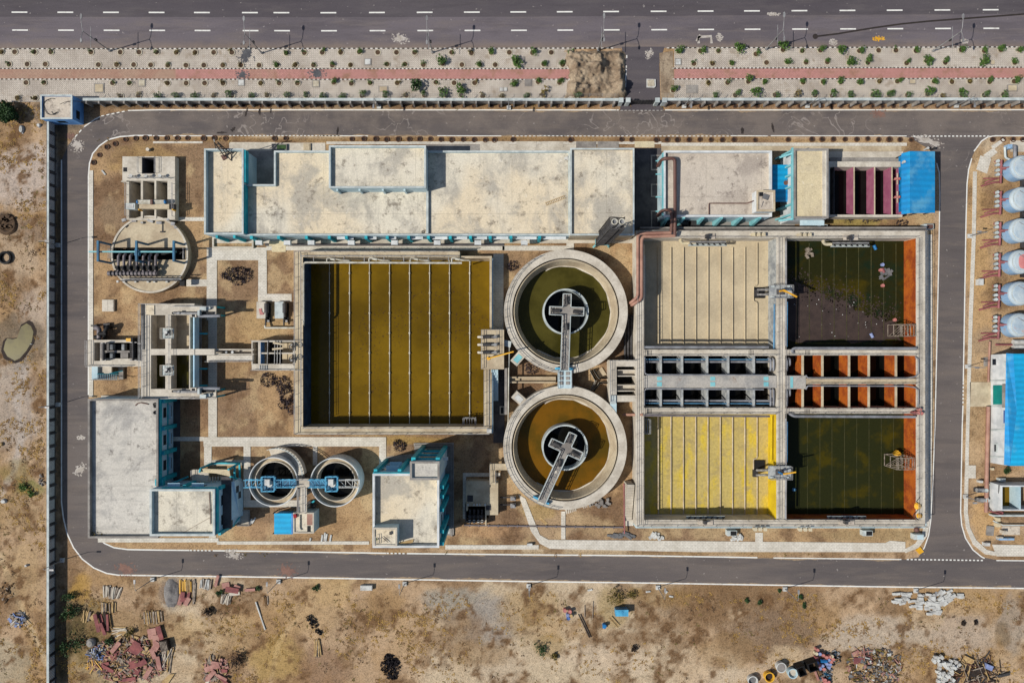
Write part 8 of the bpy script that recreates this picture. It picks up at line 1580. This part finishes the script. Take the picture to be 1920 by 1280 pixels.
# pale kerb blocks
def blocks(lst, name, mat, dims, lb, cat, grp, hz=.3):
    for px,py,a in lst:
        x,y = X(px),Y(py); plank(x,y,gz(x,y)+R(0,hz),dims[0]*R(.9,1.1),dims[1],dims[2],a,mat,name,lb,cat,grp)
L1 = [(1672+R(0,34),1117+R(-9,16)*.8,R(-.3,.2)+.1) for _ in range(22)]+[(1708+R(0,16),1122+R(0,20),R(-.2,.2)) for _ in range(11)]
L2 = [(1722+R(0,36),1110+R(0,22),R(-.15,.1)) for _ in range(26)]+[(1736+R(0,24),1130+R(0,20),R(-.1,.1)) for _ in range(16)]+[(1758+R(0,34),1107+R(0,26),R(.4,.8)) for _ in range(24)]+[(1796+R(0,9),1115+R(-3,5),R(-.2,.1)) for _ in range(3)]
blocks(L1,'kerb_block','block',(1.0,.42,.3),'pale kerb block in the smaller heap near the south road','kerb block','kerb blocks of the smaller heap'); blocks(L2,'kerb_block','block',(1.05,.45,.3),'pale kerb block in the larger heap near the south road','kerb block','kerb blocks of the larger heap')
L3 = [(1746+R(0,22),1226+R(0,14),R(0,1.5)) for _ in range(12)]+[(1755+R(0,28),1240+R(0,40),R(0,1.5)) for _ in range(52)]+[(1770+R(0,26),1232+R(0,18),R(0,1.5)) for _ in range(9)]
blocks(L3,'concrete_cube','block',(.52,.5,.5),'white concrete cube in the heap beside the scrap timber','concrete cube','white cubes near the bottom edge',.5)
heap((1830,1256),(54,26),120,['wood_grey','soil_dark','pipe_brown','steel_dark','wood_tan'],'scrap_timber','dark scrap timber and pipes right of the white cubes','scrap timber',(.8,3.0),.5,.1)
solo(MB().ob(X(1850),Y(1247),0,.8,1.3,.9,-.4), 'grey_tub', M['drum_lid'], 'pale blue-grey tub in the scrap timber', 'tub'); pole((1868,1265),(1890,1260),.5,'steel_dark','thick dark pipe at the right end of the scrap timber','pipe','scrap_pipe',.3)
heap((1640,1250),(56,36),520,['tarp_grey','tarp_grey','wood_grey','block','ply_pink','steel_dark','straw_brown','wood_tan','soil','leaf_dry'],'mixed_rubbish','mixed grey rubbish spread near the bottom edge','rubbish',(.12,.9),.5,.5); heap((1617,1230),(12,14),14,['ply_pink','ply_red'],'red_boards','pinkish boards sticking out of the mixed rubbish','boards',(1,2.4),.4,.1)
for c, r, n in (((1560,1232),(16,14),70),((1546,1252),(14,12),60),((1548,1270),(12,16),70)): heap(c,r,n,['steel_dark','black','frame_blue','steel','conc_grey','steel_dark'],'scrap_metal',{1560:'glinting dark scrap metal right of the drums',1546:'dark scrap metal below the drums',1548:'dark scrap metal at the bottom edge below the drums'}[c[0]],'scrap metal',(.15,.6),.5,.5)
DR = [(1529,1214,'drum_pink'),(1527,1221,'roof_cream'),(1533.5,1221.5,'drum_lid'),(1539.5,1224,'drum_pink'),(1546,1228,'drum_pink'),(1552.5,1227,'drum_pink'),(1558,1231.5,'drum_pink'),(1528,1230,'pipe_red'),(1529,1238,'drum_lid'),(1550,1233,'drum_lid'),(1554.5,1236,'drum_pink'),(1546.5,1240,'drum_lid'),(1552.5,1241.5,'drum_lid'),(1533,1242,'drum_pink'),(1538.5,1243.5,'drum_lid'),(1530,1246,'drum_pink'),(1534,1248.5,'drum_lid'),(1541,1250,'drum_pink'),(1550.5,1246.5,'drum_lid'),(1556,1226,'roof_cream'),(1543,1270,'drum_pink'),(1544,1274.5,'drum_pink'),(1550,1274,'drum_pink'),(1550.5,1279,'drum_lid')]
CN = {'drum_pink':'pink','roof_cream':'cream','drum_lid':'lilac-blue','pipe_red':'red'}; cnt = {}
for px,py,mt in DR:
    cnt[mt] = cnt.get(mt,0)+1; x,y = X(px),Y(py); solo(MB().cyl(x,y,.3,0,.9,14).ring(x,y,.31,.25,.9,.94,14), 'oil_drum', M[mt], f'{CN[mt]} drum in the crowd beside the black skips, {nth(cnt[mt])} {CN[mt]} one counted downwards', 'drum', 'drums crowded beside the black skips')
solo(MB().tube([(X(1535),Y(1234),.9),(X(1546),Y(1234.5),.9)],.32,14), 'blue_drum', M['valve_blue'], 'bright blue drum lying on its side on the drum crowd', 'drum')
for k,(px,py,w,h,a) in enumerate(((1517,1241,17,15,.3),(1496,1249,13,16,.35))):
    x,y = X(px),Y(py); c,s = math.cos(a),math.sin(a); o4 = [(x+u*c-v*s,y+u*s+v*c) for u,v in ((-w*.055,-h*.055),(w*.055,-h*.055),(w*.055,h*.055),(-w*.055,h*.055))]; t = thing('skip', ('right','left')[k]+' black steel skip beside the drum crowd', 'skip', (x,y,0), 'black skips'); m = MB(); wallring(m, o4, .14, -.05, 1.9); part(m, 'wall', M['black'], t); part(MB().prism(inset(ccw(o4),.15),.0,.5), 'contents', M['soil'], t)
for px,py,mt,inn,lb in ((1408,1271,'block','tarp_grey','white round tub with grey rubbish near the bottom edge'),(1439,1264,'yellow','soil_dark','yellow round tub with dark contents'),(1461,1246,'block','conc_grey','grey-white closed round tub left of the skips'),(1482.5,1257,'wall_pale','conc','pale green-grey round tub by the left skip')):
    x,y = X(px),Y(py); t = thing('round_tub', lb, 'tub', (x,y,0), 'round tubs near the bottom edge'); part(MB().lathe(x,y,[(.85,0),(.95,1.1),(.78,1.1),(.7,.3)],24), 'tub_wall', M[mt], t); part(MB().disc(x,y,.74,.6 if mt != 'block' or px < 1420 else 1.05,20), 'contents', M[inn], t)
pole((1527,1255),(1534,1274),.35,'ply_pink','pink plank standing in the scrap metal','plank','plank'); solo(MB().prism(xy([(1716,1030),(1724,1024),(1731,1033),(1723,1038)]),.02,.25), 'yellow_board', M['yellow'], 'yellow board at the south-east kerb corner', 'board')
# stains of sand, ash and paint on the roads: real deposits
mm('sand_stain', (196,188,178), (176,166,154), sc=.8, fine=.15); mm('red_stain', (140,106,92), (124,96,86), sc=.8, fine=.2); mm('wet_stain', (58,50,46), (48,42,40), sc=1); mm('ash', (96,96,98), (80,80,84), sc=.8, fine=.2)
def stain(px, py, rx, ry, mat, z, seed, ang=0, name='sand_stain'):
    rs = np.random.RandomState(seed); n = 90; o = []; rw = np.convolve(np.tile(rs.uniform(-.5,.5,n),3),[.2,.6,.2],'same')[n:2*n]
    for i in range(n):
        a = 6.283*i/n; k = .85+.16*math.sin(2*a+seed)+.1*math.sin(5*a+2*seed)+rw[i]*.7; u, v = rx*k*math.cos(a), ry*k*math.sin(a); c, s = math.cos(ang), math.sin(ang); o.append((X(px+u*c-v*s),Y(py+u*s+v*c)))
    m = MB(); m.face([(x,y,z) for x,y in ccw(o)])
    if mat != 'wet_stain':
        for _ in range(40): a = rs.uniform(0,6.28); q = rs.uniform(.95,1.55); u, v = rx*q*math.cos(a), ry*q*math.sin(a); m.disc(X(px+u*math.cos(ang)-v*math.sin(ang)),Y(py+u*math.sin(ang)+v*math.cos(ang)),rs.uniform(.04,.16),z+.001*rs.rand(),6)
    struct(m, name, M[mat])
i = 0
for px,py,rx,ry,mat,z,a in ((145,272,9,10,'sand_stain',.032,.5),(132,256,6,5,'red_stain',.032,0),(150,880,7,10,'sand_stain',.032,.7),(152,820,5,2.5,'sand_stain',.032,0),(439,1039,13,7,'sand_stain',.032,.3),(236,1066,16,9,'red_stain',.032,0),(539,1070,13,11,'red_stain',.032,0),(633,246,1.8,11,'wet_stain',.032,.1),(487,209,3,7,'wet_stain',.032,-.2),(508,208,2,5,'wet_stain',.032,0),(437,243,4,5,'wet_stain',.032,.8),(462,211,2.4,9,'wet_stain',.032,.3),(415,249,10,2.5,'wet_stain',.032,-.1),
    (1392,245,3,9,'wet_stain',.032,0),(1449,240,2.5,11,'wet_stain',.032,-.3),(750,73,12,7,'sand_stain',.044,.3),(1217,101,5,7,'sand_stain',.046,.4),(1349,70,4,5,'sand_stain',.044,0),(1450,27,9,2,'sand_stain',.044,0),(1562,80,5,4,'sand_stain',.044,0),(1808,78,5,2.5,'sand_stain',.044,0),(462,103,12,15,'ash',.126,0),(455,141,10,6,'ash',.106,0),(595,138,12,7,'ash',.106,0),(1647,73,8,3,'yellow',.044,0),(1648,213,10,6,'red_stain',.032,0),(1740,265,22,7,'sand_stain',.033,.3)):
    i += 1; stain(px,py,rx,ry,mat,z,i,a,{'sand_stain':'sand_stain','red_stain':'rust_stain','wet_stain':'wet_stain','ash':'ash_stain','yellow':'paint_stain'}[mat])
mm('road_sand', (164,142,114), (148,128,104), sc=.6, fine=.18)
def drift(pts, side, wmax, seed):        # sand blown over the edge of the road
    rs = np.random.RandomState(seed); m = MB(); top = []; bot = []
    for (ax,ay),(bx,by) in zip(pts, pts[1:]):
        n = max(2, int(abs(bx-ax)/4))
        for i in range(n):
            f = i/n; x = ax+(bx-ax)*f; y = ay+(by-ay)*f; w = wmax*max(.12, fbm(np.array([x*.1]),np.array([seed*3.]),4,4,seed)[0]*1.8-.55)*rs.uniform(.7,1.2); top.append((X(x),Y(y))); bot.append((X(x),Y(y+side*w)))
    for i in range(len(top)-1): m.face([(*top[i],.0245),(*top[i+1],.0245),(*bot[i+1],.0245),(*bot[i],.0245)])
    struct(m, 'sand_drift', M['road_sand'])
drift([(260,255.5),(960,256),(1700,257)],-1,6,3); drift([(320,207),(1150,207.2)],1,4,4); drift([(1260,207),(1900,206.6)],1,5,5); drift([(230,1077),(480,1080.5),(720,1084.5),(960,1088.5),(1200,1091.5),(1440,1095.5),(1700,1099.5),(1900,1101.5)],-1,5,6); drift([(420,1033),(700,1036.6),(960,1039.5),(1200,1041.6),(1440,1045.6),(1690,1048.6)],1,4.5,8)
m = MB(); m.ribbon(xy([(1526,69.5),(1545,67),(1570,64),(1600,59),(1640,52.5),(1690,45.5),(1740,40.5),(1800,36),(1860,31.5),(1920,27),(1990,22)]), .32, .044); m.disc(X(1528.5),Y(69),.5,.045,16); struct(m, 'tar_seam', M['wet_stain'])
m = MB()
for pts in ([(1310,82),(1309,70),(1333,68.5),(1334,82)],[(1306,78),(1313,66)]): m.ribbon(xy(pts), .5, .047)
struct(m, 'paint_mark', M['sand_stain'])
